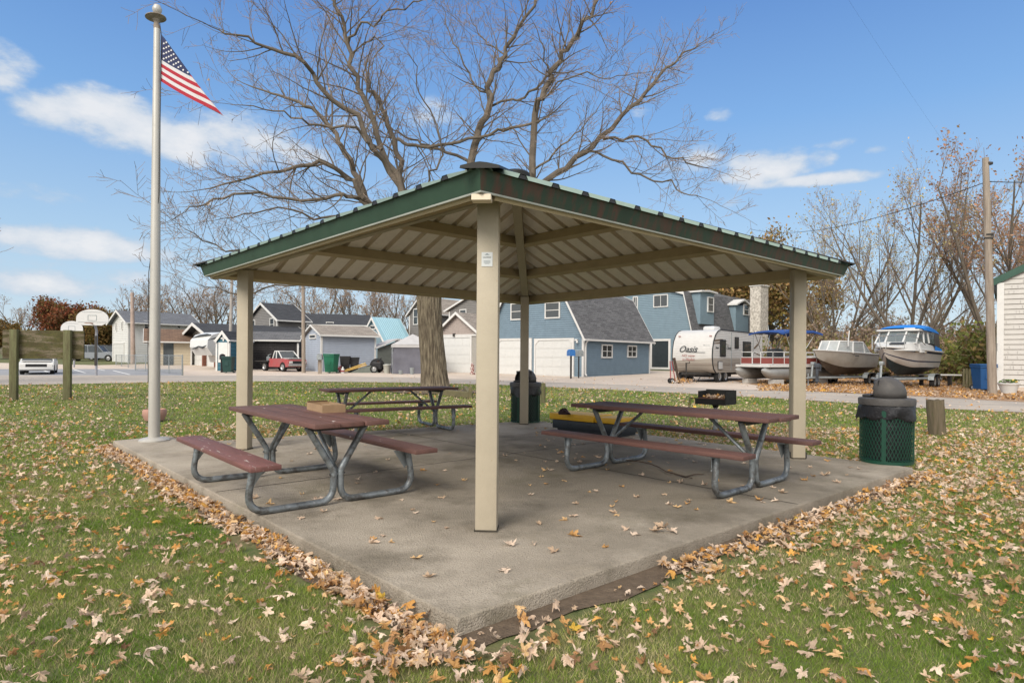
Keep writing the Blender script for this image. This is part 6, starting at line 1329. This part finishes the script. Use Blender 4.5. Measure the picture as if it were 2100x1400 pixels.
q=place('tarp_shelter','low tarp shelter with a pale grey cover between the shed and the gazebo tent','tarp shelter',775,749,25,Z=52); mb=MB(); H1=Hz(775,712,52); H2=Hz(800,694,53)
mb.prism([(-.2,H1),(1.6,H2),(3.6,H2-.1),(3.6,H2-.2),(1.6,H2-.12),(-.2,H1-.12)],-.2,3); O('tarp_roof',mb,M['tentroof'],q); mb=MB(); mb.prism([(0,0),(0,H1-.1),(1.6,H2-.2),(2.6,H2-.2),(1.2,0)],.1,.2); mb.box((2.2,1.0,.9),(2.4,.1,1.8)); O('tarp_wall',mb,mat('dark_tarp',(.10,.11,.10),.8,bump=1.,bs=2),q)
for px,py in ((822,751),(845,751)): q=place('grey_bucket','grey bucket weighting a leg of the gazebo tent, '+('left one' if px<830 else 'right one nearer the trunk'),'bucket',px,py,0,Z=45.8,group='buckets by the gazebo tent'); mb=MB(); h_=.3 if px<830 else .5; mb.lathe([(0,0),(.13,0),(.17,h_),(.15,h_),(.12,.05)],14); O('pail_body',mb,M['galv2'],q)
# milk can like ornament by the taupe garage
q=place('garden_ornament','small painted red and white ornament beside the taupe garage door','ornament',969,754,0,Z=46.5); mb=MB(); mb.lathe([(0,0),(.18,0),(.2,.1),(.12,.25),(.16,.5),(.1,.62),(.13,.75),(0,.9)],12); O('body',mb,mat('mottled_red_white',(.5,.45,.42),.6,c2=(.18,.04,.03),vs=9,thr=(.45,.55)),q,smooth=True)
# planter at the right
q=place('flower_planter','white pot planter with yellow and purple flowers at the corner of the pale building','planter',2069,805,0,Z=27.2); mb=MB(); mb.lathe([(0,0),(.26,0),(.34,.3),(.38,.40),(.40,.42),(.40,.47),(.36,.47),(.34,.40),(0,.40)],22); O('pot',mb,M['whitep'],q,smooth=True)
rf=random.Random(8)
for nm,c,n in (('foliage',(.10,.17,.04),70),('yellow_flowers',(.70,.50,.16),30),('white_flowers',(.68,.62,.60),26),('purple_flowers',(.17,.09,.17),20)):
    mb=MB()
    for _ in range(n):
        a=rf.uniform(0,6.28); d_=rf.uniform(0,.36); x,y=d_*math.cos(a),d_*math.sin(a); 
        if nm[0]=='y': x=abs(x)*.7+.02
        if nm[0]=='p': x=-abs(x)
        z=.48+rf.uniform(0,.16)*(1-d_); r_=rf.uniform(.03,.06); u=Vector((rf.uniform(-1,1),rf.uniform(-1,1),rf.uniform(-.3,1))).normalized(); v=u.orthogonal().normalized(); w_=u.cross(v); mb.mesh([Vector((x,y,z))+v*r_,Vector((x,y,z))+w_*r_,Vector((x,y,z))-v*r_,Vector((x,y,z))-w_*r_,Vector((x,y,z))+u*r_*.4],[(0,1,4),(1,2,4),(2,3,4),(3,0,4)])
    O(nm,mb,mat(nm+'_mat',c,.8),q)
# low bench right of the cruiser
q=place('low_bench','low white bench on dark legs in the leaves right of the cabin cruiser','bench',1938,789,-6,Z=34); mb=MB(); mb.box((-.35,0,.62),(2.2,.4,.07)); O('seat',mb,M['whitep'],q)
for lx in (.25,-1.2): mb=MB(); mb.box((lx,0,.3),(.08,.3,.6)); O('leg',mb,M['dkmetal'],q)
# chain-link fence
def chain(label,px0,px1,y0,y1,ptop,n,Za,Zb):
    a=Vector((colx(px0)*Za,Za)); b=Vector((colx(px1)*Zb,Zb)); h=W(px0,ptop,Za).z-gz(Za); d=(b-a); L=d.length; t=T('chain_link_fence',label,'fence',(a.x,a.y,gz(Za)),math.atan2(d.y,d.x))
    for i in range(n+1): mb=MB(); mb.tube([(L*i/n,0,-.1),(L*i/n,0,h+.05)],.045 if i in(0,n) else .03,6); O('fence_post',mb,M['galv2'],t)
    mb=MB(); mb.tube([(0,0,h),(L,0,h)],.025,5); O('top_rail',mb,M['galv2'],t); mb=MB(); s=.10
    k=-h
    while k<L:
        for sg in (1,-1):
            x0,x1=max(k,0),min(k+h,L)
            if x1>x0:
                z0,z1=(x0-k),(x1-k)
                if sg<0: z0,z1=h-z0,h-z1
                p,q_=Vector((x0,0,z0)),Vector((x1,0,z1)); w_=.007; mb.q(p+Vector((0,0,-w_)),q_+Vector((0,0,-w_)),q_+Vector((0,0,w_)),p+Vector((0,0,w_)))
        k+=s
    O('wire_mesh',mb,M['galv2'],t); return t
chain('short chain-link fence panel run at the corner of the parking lot',278,374,755,767,728,4,50,41.5)
chain('low chain-link fence in front of the white two-storey house',238,278,0,0,728,3,62,52)
mb=MB(); t=T('fence_section','weathered picket fence section behind the blue bin','fence',(colx(1993)*32,32,gz(32)),R(-15))
for i in range(7): mb.box((-.35+i*.13,0,.5),(.10,.03,1.0+.03*math.sin(i*2.)))
mb.box((0,.03,.8),(1.,.03,.07)); O('picket',mb,M['wood'],t)
# ================================================================== basketball hoops
def hoop(label,px,pbase,Z,pxw,ptop,pbot,yaw):
    g=Vector((colx(px)*Z,Z,gz(Z))); t=T('basketball_hoop',label,'basketball hoop',g,R(yaw),'basketball hoops on the lot'); zt=W(px,ptop,Z).z-g.z; zb=W(px,pbot,Z).z-g.z; wd=pxw/F*Z; h=zt-zb
    mb=MB(); mb.tube([(0,.5,0),(0,.5,zb-.3),(0,.12,zb+.35)],.075,10); O('pole',mb,mat('hoop_pole',(.33,.34,.38),.6,var=.15),t,smooth=True)
    pts=[(-wd/2,h*.22),(-wd*.30,0),(wd*.30,0),(wd/2,h*.22),(wd/2,h*.45)]+[(wd/2*math.cos(a),h*.45+h*.55*math.sin(a)) for a in [math.pi*k/14 for k in range(1,14)]]+[(-wd/2,h*.45)]
    mb=MB(); mb.prism([(x,zb+z) for x,z in pts],-.02,.03); b_=O('backboard',mb,M['whitep'],t)
    mb=MB(); 
    for x,z,a,c in ((0,h*.62,.5,.03),(0,h*.30,.5,.03),(-.25,h*.46,.03,h*.32),(.25,h*.46,.03,h*.32),(0,h*.82,wd*.62,.02),(0,h*.2,wd*.9,.02)): mb.box((x,-.026,zb+z),(a,.008,c))
    O('board_markings',mb,M['galv2'],b_)
    mb=MB(); mb.tube([(.23*math.cos(a),-.42+.23*math.sin(a),zb+h*.12) for a in [2*math.pi*k/16 for k in range(16)]],.014,5,closed=True); mb.tube([(0,0,zb+h*.1),(0,-.2,zb+h*.12)],.03,5); O('rim',mb,mat('rusty_rim_paint',(.30,.12,.07),.7),b_)
    mb=MB(); mb.tube([(-.06,.50,zb+.2),(-.35,.05,zb+.2)],.03,5); mb.tube([(.06,.5,zb+.2),(.35,.05,zb+.2)],.03,5); mb.box((0,.44,1.6),(.14,.06,1.9)); O('brackets',mb,M['dkmetal'],t)
hoop('larger white fan-shaped basketball hoop standing at the near edge of the parking lot',189,767,39.5,61,634,667,8)
hoop('smaller white basketball hoop showing just above the notice board',147,757,55,40,658,686,14)
# ================================================================== utility poles and wires
def upole(label,px,pyb,pxt,pyt,Z,r0,r1,mt=None):
    g=Vector((colx(px)*Z,Z,gz(Z))); top=W(pxt,pyt,Z); t=T('utility_pole',label,'utility pole',g,0); mb=MB(); d=top-g; mb.tube([d*(i/8) for i in range(9)],[r0+(r1-r0)*i/8 for i in range(9)],14); O('pole',mb,mt or M['pole'],t,smooth=True); return t,top
t,ptop=upole('tall leaning bare wooden utility pole beside the pale building',2036,806,2021,324,26.6,.175,.12)
g=t.location; mb=MB()
for py in (482,489,336): u=W(2026,py,26.6)-g; mb.lathe([(.16,-.04),(.165,.04)],12,u+Vector((.02,0,0)))
O('pole_band',mb,M['dkmetal'],t); mb=MB(); u=W(2045,712,26.6)-g; mb.box(u+Vector((0,-.05,0)),(.10,.06,.34)); O('number_plate',mb,M['whitep'],t)
upole('weathered grey utility pole standing right at the nose of the red pickup',623,760,621.5,560,47.3,.15,.12)
upole('pinkish utility pole in front of the white two-storey house',273,741,271,600,66,.24,.17,mat('pinkish_pole',(.42,.33,.28),.9,var=.2,vs=3))
upole('thin pale utility pole beside the left shelter post',471,744,476,560,52,.14,.11,mat('grey_pole',(.38,.35,.32),.9,var=.2,vs=3))
def wire(label,a,b,sag,r=.012,name='overhead_wire'):
    a,b=Vector(a),Vector(b); mb=MB(); mb.tube([a.lerp(b,i/24)-Vector((0,0,sag*4*(i/24)*(1-i/24))) for i in range(25)],r,5); o=O(name,mb,M['blackp']); o['label']=label; o['category']='wire'
pw=W(2026,372,26.6)
wire('black cable sagging leftwards from the tall right-hand pole over the shelter roof',pw,W(1540,470,70),1.1,.018); wire('black cable running off to the right from the top of the tall leaning pole',pw,W(2260,357,24),.15,.018)
wire('thin lower wire from the bands of the tall leaning pole off to the right',W(2028,482,26.6),W(2260,484,24),.05,.007); wire('thin lower wire from the pole bands down towards the boats',W(2028,484,26.6),W(1700,560,75),.8,.007)
wire('thin wire stretched over the sheds from the pickup pole to the right',W(622,600,47.3),W(1010,648,70),.4,.007); wire('second thin wire over the cottage roof, just below the first',W(622,622,47.3),W(1010,660,70),.3,.007)
wire('thin wire between the pinkish pole and the pole at the red pickup',W(272,640,66),W(622,590,47.3),.7,.007); wire('faint thin wire crossing the upper right sky',W(1740,0,40),W(1985,360,50),.2,.003)
# ================================================================== trees
def tubes_mesh(segs,name,mt,parent=None,nside=None):
    """segs: list of (points, radii, sides)"""
    mb=MB()
    for pts,rr,n in segs: mb.tube(pts,rr,n,cap=False)
    return O(name,mb,mt,parent,smooth=True)
def rvec(r): 
    v=Vector((r.gauss(0,1),r.gauss(0,1),r.gauss(0,1))); return v.normalized()
def branch(r,p,d,L,rad,lvl,maxl,out,tips,up=.15,spread=.8,nch=(4,7),shr=.55,wig=.16,minr=.004,startf=.2):
    n=max(3,min(9,int(L/.35)+2)) if lvl<maxl else 3
    pts=[Vector(p)]; dd=Vector(d); 
    for i in range(n):
        dd=(dd+rvec(r)*wig+Vector((0,0,up*(.5 if lvl<maxl else .8)))*(1/n)).normalized(); pts.append(pts[-1]+dd*(L/n))
    rr=[max(rad*(1-.75*(i/n)),minr) for i in range(n+1)]
    out[min(lvl,2)].append((pts,rr,7 if lvl==0 else 5 if lvl==1 else 3))
    tips.append(pts[-1]); 
    if lvl>=1: tips.append(pts[n//2])
    if lvl>=maxl: return
    k=r.randint(*nch)
    for j in range(k):
        f=startf+(1-startf)*(j+r.random())/k; i=min(int(f*n),n-1); q=pts[i].lerp(pts[i+1],f*n-i); t=(pts[i+1]-pts[i]).normalized()
        s=(rvec(r)); s=(s-t*s.dot(t)).normalized(); nd=(t*(1-.35*spread)+s*spread+Vector((0,0,up*.5))).normalized()
        branch(r,q,nd,L*shr*r.uniform(.65,1.15)*(1.15-.5*f),rr[i]*.55,lvl+1,maxl,out,tips,up,spread,nch,shr,wig,minr,startf)
M['bark']=mat('silver_maple_bark',(.24,.20,.14),.95,c2=(.085,.065,.045),vs=4,thr=(.38,.62),bump=1.,bs=14,stretch=(3.4,3.4,.5)); M['bark'].node_tree.nodes['Bump'].inputs['Distance'].default_value=.06
M['branch']=mat('branch_bark',(.165,.135,.105),.9,c2=(.095,.078,.06),vs=2.5,bump=.5,bs=12); M['twigm']=mat('twig_colour',(.27,.20,.155),.9,var=.2)
# --- the big maple behind the shelter
rt=random.Random(21); Y0=25.6
BT_=T('bare_maple_tree','large bare maple tree with a thick ridged trunk spreading behind the shelter roof','tree',(colx(893)*Y0,Y0,gz(Y0)))
o0=BT_.location.copy()
def wp(px,py,dy=0): return W(px,py,Y0+dy)-o0
def smooth(pts,k=3):
    out=[]; n=len(pts)
    for i in range(n-1):
        p0=pts[max(i-1,0)];p1=pts[i];p2=pts[i+1];p3=pts[min(i+2,n-1)]
        for j in range(k):
            t=j/k; out.append(.5*((2*p1)+(p2-p0)*t+(2*p0-5*p1+4*p2-p3)*t*t+(3*p1-p0-3*p2+p3)*t**3))
    out.append(pts[-1]); return out
# ridged trunk
mb=MB(); N=44; tr_px=[(893,806,80),(893,797,66),(892,785,56),(890,760,52),(888,735,50),(885,700,48.5),(882,660,48),(880,620,48),(879,585,52),(878,560,58)]
vs=[];K=len(tr_px)*3
ctr=smooth([wp(a,b) for a,b,c in tr_px],3); rad=[]
for i in range(len(ctr)):
    f=i/3; a=int(min(f,len(tr_px)-1)); b=min(a+1,len(tr_px)-1); rad.append((tr_px[a][2]*(1-(f-a))+tr_px[b][2]*(f-a))/F*Y0/2)
# a fork shape: seam down the middle at the foot
for i,(c,r_) in enumerate(zip(ctr,rad)):
    for k in range(N*3):
        a=2*math.pi*k/(N*3); ridge=.034*math.sin(a*23+math.sin(i*.7)*1.6+i*.25)+.022*math.sin(a*41-i*.4); seam=-.07*max(0,1-i/16)*math.exp(-((a-4.9)/.16)**2); fl=.10*max(0,1-i/5)*math.sin(a*5+1)
        rr=r_*(1+ridge+fl)+seam; vs.append(c+Vector((rr*math.cos(a),rr*math.sin(a),0)))
n3=N*3; mb.mesh(vs,[(i*n3+k,i*n3+(k+1)%n3,(i+1)*n3+(k+1)%n3,(i+1)*n3+k) for i in range(len(ctr)-1) for k in range(n3)]); O('trunk',mb,M['bark'],BT_,smooth=True)
limbs=[ # (pixel path, depth offsets start..end, radius start, end)
 ([(872,600),(852,480),(824,389),(783,307),(752,219),(728,159),(714,88),(700,33),(690,-30),(680,-120)],(0,-1.5),.20,.05),
 ([(876,600),(845,500),(827,389),(813,307),(788,241),(766,192),(752,168)],(.2,1.8),.20,.09),
 ([(824,400),(783,329),(728,241),(665,186),(624,131),(558,99),(505,80),(450,62)],(-.3,-4),.17,.03),
 ([(862,560),(800,470),(755,411),(722,350),(700,300),(679,263),(640,225),(602,208),(555,190),(509,175)],(0,3.2),.22,.035),
 ([(830,500),(785,450),(755,420),(720,375),(684,345),(640,338),(590,345),(540,357),(480,372),(420,388)],(-.4,-3.5),.17,.025),
 ([(800,470),(740,410),(700,400),(640,412),(560,400),(480,400),(420,420),(380,435)],(-.6,-5),.12,.02),
 ([(884,600),(925,470),(963,329),(985,262),(1002,219),(1002,175),(1020,140),(1035,115),(1062,60),(1089,16),(1110,-60)],(0,1.0),.25,.05),
 ([(900,600),(1000,470),(1085,400),(1092,356),(1095,257),(1112,200),(1128,153),(1150,110),(1182,77),(1205,35),(1226,0),(1255,-70)],(0,-1.6),.24,.05),
 ([(900,600),(1010,460),(1117,372),(1180,325),(1237,285),(1292,219),(1330,185),(1363,142),(1390,120),(1432,92)],(0,2.5),.21,.03),
 ([(1237,285),(1280,286),(1325,287),(1369,318),(1410,332),(1455,345)],(1.4,.2),.085,.02),
 ([(1210,310),(1260,330),(1310,360),(1360,372),(1400,392),(1440,405)],(1.0,-1),.075,.02),
 ([(815,285),(840,300),(876,301),(940,292),(1007,274),(1050,262),(1095,252)],(.6,-.6),.10,.07),
 ([(1000,345),(952,329),(900,308),(876,301),(845,285),(804,263),(770,230)],(.3,2.5),.10,.03),
 ([(783,307),(740,275),(700,262),(650,258),(600,240),(540,225),(480,215)],(-1,-3),.09,.015),
 ([(1095,357),(1120,330),(1150,300),(1190,265),(1230,215)],(-.8,-2),.07,.015),
 ([(1002,219),(1040,208),(1075,195),(1105,175),(1128,153)],(.6,-1),.07,.06),
 ([(1002,190),(985,185),(960,150),(935,100),(920,60),(905,10)],(.5,2),.07,.015),
 ([(1035,118),(1010,95),(985,70),(965,35),(960,5)],(.8,2),.05,.012),
 ([(876,400),(878,370),(900,330),(905,290),(890,240),(862,190),(850,140),(838,110)],(.3,-1),.07,.015),
 ([(1135,155),(1120,120),(1110,80),(1090,40)],(-1,-2),.05,.012),
 ([(1110,205),(1160,160),(1200,150),(1250,160),(1300,150)],(-1,-3),.05,.012),
 ([(714,88),(735,60),(765,50),(800,25),(850,12),(890,0)],(-1.2,-3),.07,.02),
 ([(722,110),(760,80),(780,95),(770,120),(752,140)],(-1.2,-2),.05,.015),
 ([(700,33),(680,10),(672,-40)],(-1.4,-1),.05,.02),
 ([(679,263),(680,215),(675,160),(668,110),(676,60)],(1.8,2.5),.06,.012),
 ([(752,430),(700,440),(640,450),(570,430),(500,440),(440,452)],(-.3,-2),.08,.015),
 ([(830,480),(790,520),(700,540),(600,530),(520,520),(440,505),(380,470)],(-.5,-4.5),.10,.015),
 ([(790,520),(720,560),(620,580),(540,590),(470,600),(400,580)],(-1,-5),.07,.012),
]
out=[[],[],[]];tips=[]
thick=[]
for path,(d0,d1),r0,r1 in limbs:
    n=len(path); pts=smooth([wp(x,y,d0+(d1-d0)*i/(n-1)) for i,(x,y) in enumerate(path)],3); m=len(pts)-1
    pts=[p+Vector((rt.gauss(0,.06),rt.gauss(0,.08),rt.gauss(0,.06))) if 0<i<m else p for i,p in enumerate(pts)]
    r0*=.72; r1*=.72; rr=[(r0*(1-i/m)**.8+r1*(1-(1-i/m)**.8)) for i in range(m+1)]; thick.append((pts,rr,9))
    L=sum((a-b).length for a,b in zip(pts,pts[1:])); k=int(L/.46)
    for j in range(k):
        f=.22+.78*(j+rt.random())/k; i=min(int(f*m),m-1); p=pts[i]; t=(pts[i+1]-pts[i]).normalized(); s=rvec(rt); s=(s-t*s.dot(t)).normalized(); s.y*=.75
        if p.z<3.4: continue
        nd=(t*.75+s*.75+Vector((0,0,.12))).normalized()
        branch(rt,p,nd,rt.uniform(1.2,3.0)*(1.15-.4*f),min(rr[i]*.42,.035),1,3,out,tips,.22,.75,(3,6),.52,.17,.0058,.2)
    branch(rt,pts[-1],(pts[-1]-pts[-3]).normalized(),rt.uniform(1.5,2.6),r1*.9,1,3,out,tips,.2,.75,(4,6),.55,.15,.0058,.15)
lim=tubes_mesh(thick,'limb',M['branch'],BT_)
tubes_mesh(out[1],'branch',M['branch'],BT_); tubes_mesh(out[2],'twigs',M['twigm'],BT_)
# a few last leaves on it
rg=np.random.default_rng(3); idx=rg.choice(len(tips),70); P_=np.array([tips[i] for i in idx]); v,tt=scatter_leaves('',P_[:,0],P_[:,1],P_[:,2]-.05,2,.12,.9); o=np_mesh('last_leaves',v,3,tt,M['leaf'],kind=None); o.parent=BT_
# --- generic tree prototypes
def leafcloud(tips,n,size,pal,rg,jit,clump=None):
    T_=np.array([tuple(t) for t in tips]); i=rg.integers(0,len(T_),n); P=T_[i]+rg.normal(0,jit,(n,3)); N=n
    a=rg.normal(0,1,(N,3)); a/=np.linalg.norm(a,axis=1)[:,None]; b=np.cross(a,rg.normal(0,1,(N,3))); b/=np.linalg.norm(b,axis=1)[:,None]; s=size*(.5+rg.random((N,1)))
    V=np.stack([P-a*s,P+b*s*.6,P+a*s,P-b*s*.6],1); pal=np.array(pal); base=pal[rg.integers(0,len(pal),len(T_))[i]]*(.75+.5*rg.random((len(T_),1))[i]); C=base*(.8+.4*rg.random((N,1)))
    tt=np.ones((N,4,4)); tt[:,:,:3]=C[:,None,:]; return V,tt
M['foliage']=attrmat('tree_foliage',.8,.2,.35)
def treeproto(seed,H,nstem,rad,lean,L0,maxl,up,spread,nch,leafn=0,leafs=.1,pal=None,jit=.2,trunkh=.15,tw=.007,shr=.55,wig=.10):
    r=random.Random(seed); out=[[],[],[]]; tips=[]; r2=np.random.default_rng(seed)
    th=H*trunkh; out[0].append(([Vector((0,0,-.2)),Vector((0,0,th*.5)),Vector((0,0,th))],[rad*1.35,rad,rad*.9],10))
    for k in range(nstem):
        a=2*math.pi*(k+r.random()*.6)/nstem; d=Vector((math.cos(a)*lean,math.sin(a)*lean,1)).normalized()
        branch(r,Vector((0,0,th*r.uniform(.6,1))),d,L0*r.uniform(.8,1.1),rad*.62,0,maxl,out,tips,up,spread,nch,shr,wig,tw,.22)
    return out,tips,r2
def tree(name,label,px,Z,H,proto,group,sc_=1,rz=0,zoff=0,cat='tree'):
    t=T(name,label,cat,(colx(px)*Z,Z,gz(Z)+zoff),rz,group); t.scale=(sc_,sc_,sc_*1.0)
    for nm,me in proto.items(): o=bpy.data.objects.new(nm,me); col.objects.link(o); o.parent=t
    return t
def bake(out,tips,r2,leafn,leafs,pal,jit):
    d={}; 
    for nm,k,mt in (('trunk',0,M['branch']),('branch',1,M['branch']),('twigs',2,M['twigm'])):
        if not out[k]: continue
        o=tubes_mesh(out[k],nm,mt); d[nm]=o.data; bpy.data.objects.remove(o)
    if leafn:
        V,tt=leafcloud(tips,leafn,leafs,pal,r2,jit); o=np_mesh('crown',V,4,tt,M['foliage'],kind=None); d['crown']=o.data; bpy.data.objects.remove(o)
    return d
gold=[(.42,.28,.12),(.36,.22,.10),(.30,.24,.08),(.45,.33,.17)]
bare=[]
for sd in (1,2,3): o_=treeproto(sd,10,5,.26,.55,7.5,3,.35,.62,(5,7),tw=.012); bare.append(bake(*o_,500,.10,[(.33,.20,.10),(.40,.27,.15)],.25))
vase=[]
for sd in (11,12): o_=treeproto(sd,12,6,.24,.60,10.5,3,.40,.50,(6,9),tw=.006,trunkh=.08,wig=.085,shr=.48); vase.append(bake(*o_,3600,.07,[(.52,.43,.22),(.46,.36,.18),(.55,.42,.27),(.42,.38,.17)],.30))
o_=treeproto(13,12,6,.24,.45,10,3,.40,.5,(6,9),tw=.006,trunkh=.2,wig=.085,shr=.48); rust=bake(*o_,4200,.08,[(.45,.24,.14),(.40,.20,.12),(.48,.30,.20),(.36,.24,.12)],.30)
o_=treeproto(14,11,5,.35,.6,7,3,.2,.8,(6,8),tw=.01,trunkh=.2); oak=bake(*o_,15000,.13,[(.36,.22,.085),(.42,.27,.12),(.28,.22,.07),(.24,.20,.06)],.42)
o_=treeproto(15,8,6,.25,.6,4.6,3,.15,.85,(6,8),tw=.01,trunkh=.15); redt=bake(*o_,15000,.14,[(.22,.065,.035),(.28,.10,.045),(.17,.085,.04),(.12,.09,.03)],.36)
o_=treeproto(16,8,6,.25,.6,4.6,3,.15,.85,(6,8),tw=.01,trunkh=.15); brn=bake(*o_,15000,.14,[(.22,.13,.045),(.17,.13,.04),(.12,.10,.03),(.26,.16,.06)],.36)
gr_='bare trees behind the houses'
# heights: prototypes are about 11 m tall for bare
def tfit(name,label,px,Z,ptop,proto,group,rz,Hp,zoff=0,pxt=None): H=W(px,ptop,Z).z-gz(Z); return tree(name,label,px,Z,H,proto,group,H/Hp,rz,zoff)
def ph(pr): return max(v.co.z for me in pr.values() for v in list(me.vertices)[::7])
hb_=[ph(b) for b in bare]; hv=[ph(b) for b in vase]; hr_=ph(rust); ho=ph(oak); hrd=ph(redt); hbr=ph(brn)
tfit('vase_tree','tall many-stemmed tree with sparse yellow leaves rising behind the blue topped cruiser',1868,50,352,vase[0],'big trees at the right',.4,hv[0]*.90)
tfit('vase_tree','tall many-stemmed sparse tree left of the one behind the cruiser, behind the shelter post',1725,58,432,vase[1],'big trees at the right',2.2,hv[1]*.94)
tfit('rust_tree','tall tree with rusty pink leaves behind the leaning utility pole',2035,46,312,rust,'big trees at the right',1.0,hr_*.93)
tfit('rust_tree','rusty leaved tree cut by the right picture edge above the pale building',2150,52,300,rust,'big trees at the right',3.,hr_)
tfit('oak_tree','orange leaved tree rising above the shelter roof on its right slope',1478,76,428,oak,'orange trees behind the blue house',.3,ho)
tfit('oak_tree','olive and gold leaved tree between the stone chimney and the right post',1590,72,462,oak,'orange trees behind the blue house',2.1,ho)
tfit('oak_tree','smaller dull gold tree low behind the camper and the pontoon boat canopy',1655,64,630,oak,'orange trees behind the blue house',4.1,ho)
tfit('red_tree','rounded dark red leaved tree behind the basketball hoops',140,88,606,redt,'autumn trees at the left',.5,hrd)
tfit('brown_tree','olive brown leaved tree between the red tree and the white house',205,84,618,brn,'autumn trees at the left',1.5,hbr)
tfit('brown_tree','low brown tree at the left picture edge behind the notice board',-15,80,640,brn,'autumn trees at the left',2.6,hbr)
lst=[(45,92,600,0,'bare pale tree above the notice board at the far left'),(290,96,575,1,'bare tree rising over the white house roof, left of the flagpole'),(345,90,568,2,'bare tree just right of the flagpole'),(408,98,574,0,'bare tree above the white fifth-wheel trailer'),(450,94,560,1,'bare tree whose crown meets the left shelter post'),(600,100,566,2,'bare tree above the charcoal house gable'),(665,96,560,0,'bare tree right of the pole at the red pickup'),(735,98,566,1,'bare tree above the long grey wing'),(795,94,560,2,'bare tree over the sky blue roof'),(835,104,575,0,'bare tree close left of the big trunk'),(1790,84,600,2,'small bare tree in the distance between the boats'),(1945,80,560,1,'bare tree between the cruiser and the leaning pole')]
for i,(px,Z,pt,k,lb) in enumerate(lst): tfit('bare_tree',lb,px,Z,pt,bare[k],gr_,i*1.3,hb_[k])
# tree outside the left edge: its twigs reach in
tree('bare_tree','bare tree beyond the left picture edge, only its twig tips showing',-330,26,0,bare[0],'bare trees behind the houses',.95,1.1)
# thicket along the back
rg=np.random.default_rng(5)
def thicket(name,label,px0,px1,Z0,Z1,py,n,pal,leafn,seed,depth=4):
    r=random.Random(seed); segs=[];tips=[]
    for i in range(n):
        u=r.random(); px=px0+(px1-px0)*u; Z=Z0+(Z1-Z0)*u+r.uniform(0,depth); x=colx(px)*Z; H=(W(px,py,Z).z-gz(Z))*r.uniform(.55,1.05)
        p=Vector((x,Z,gz(Z))); d=Vector((r.gauss(0,.25),r.gauss(0,.2),1)).normalized(); pts=[p]
        for k in range(5): d=(d+rvec(r)*.22).normalized(); pts.append(pts[-1]+d*H/5)
        segs.append((pts,[.03,.025,.02,.016,.012,.008],3))
        for k in range(5):
            q=pts[r.randint(1,5)]; dd=(rvec(r)+Vector((0,0,.5))).normalized(); e=q+dd*H*.3; segs.append(([q,(q+e)/2+rvec(r)*.1,e],[.014,.01,.007],3)); tips.append(e); tips.append((q+e)/2)
        tips+=pts[2:]
    c=tips[0]; o=tubes_mesh(segs,name,M['twigm']); o['kind']='stuff'
    V,tt=leafcloud(tips,leafn,.13,pal,rg,.35); f=np_mesh(name+'_leaves',V,4,tt,M['foliage'],kind='stuff')
bp=[(.36,.25,.18),(.42,.31,.23),(.32,.26,.16),(.30,.27,.13),(.45,.33,.25)]
thicket('thicket','',1640,2060,58,44,668,560,bp,17000,3,7)
thicket('undergrowth','',1560,2090,46,38,712,260,[(.20,.17,.07),(.28,.18,.11),(.16,.17,.05)],12000,4,4)
thicket('far_woods','',-60,900,120,120,690,520,[(.34,.27,.23),(.38,.29,.23),(.30,.26,.20)],26000,6,14)
thicket('far_woods','',1380,2100,110,95,668,420,[(.36,.27,.22),(.40,.30,.24),(.32,.26,.20)],26000,9,14)
thicket('shrubs','',1985,2050,36,33,690,70,[(.20,.22,.05),(.28,.20,.08),(.15,.17,.05)],4200,12,2)
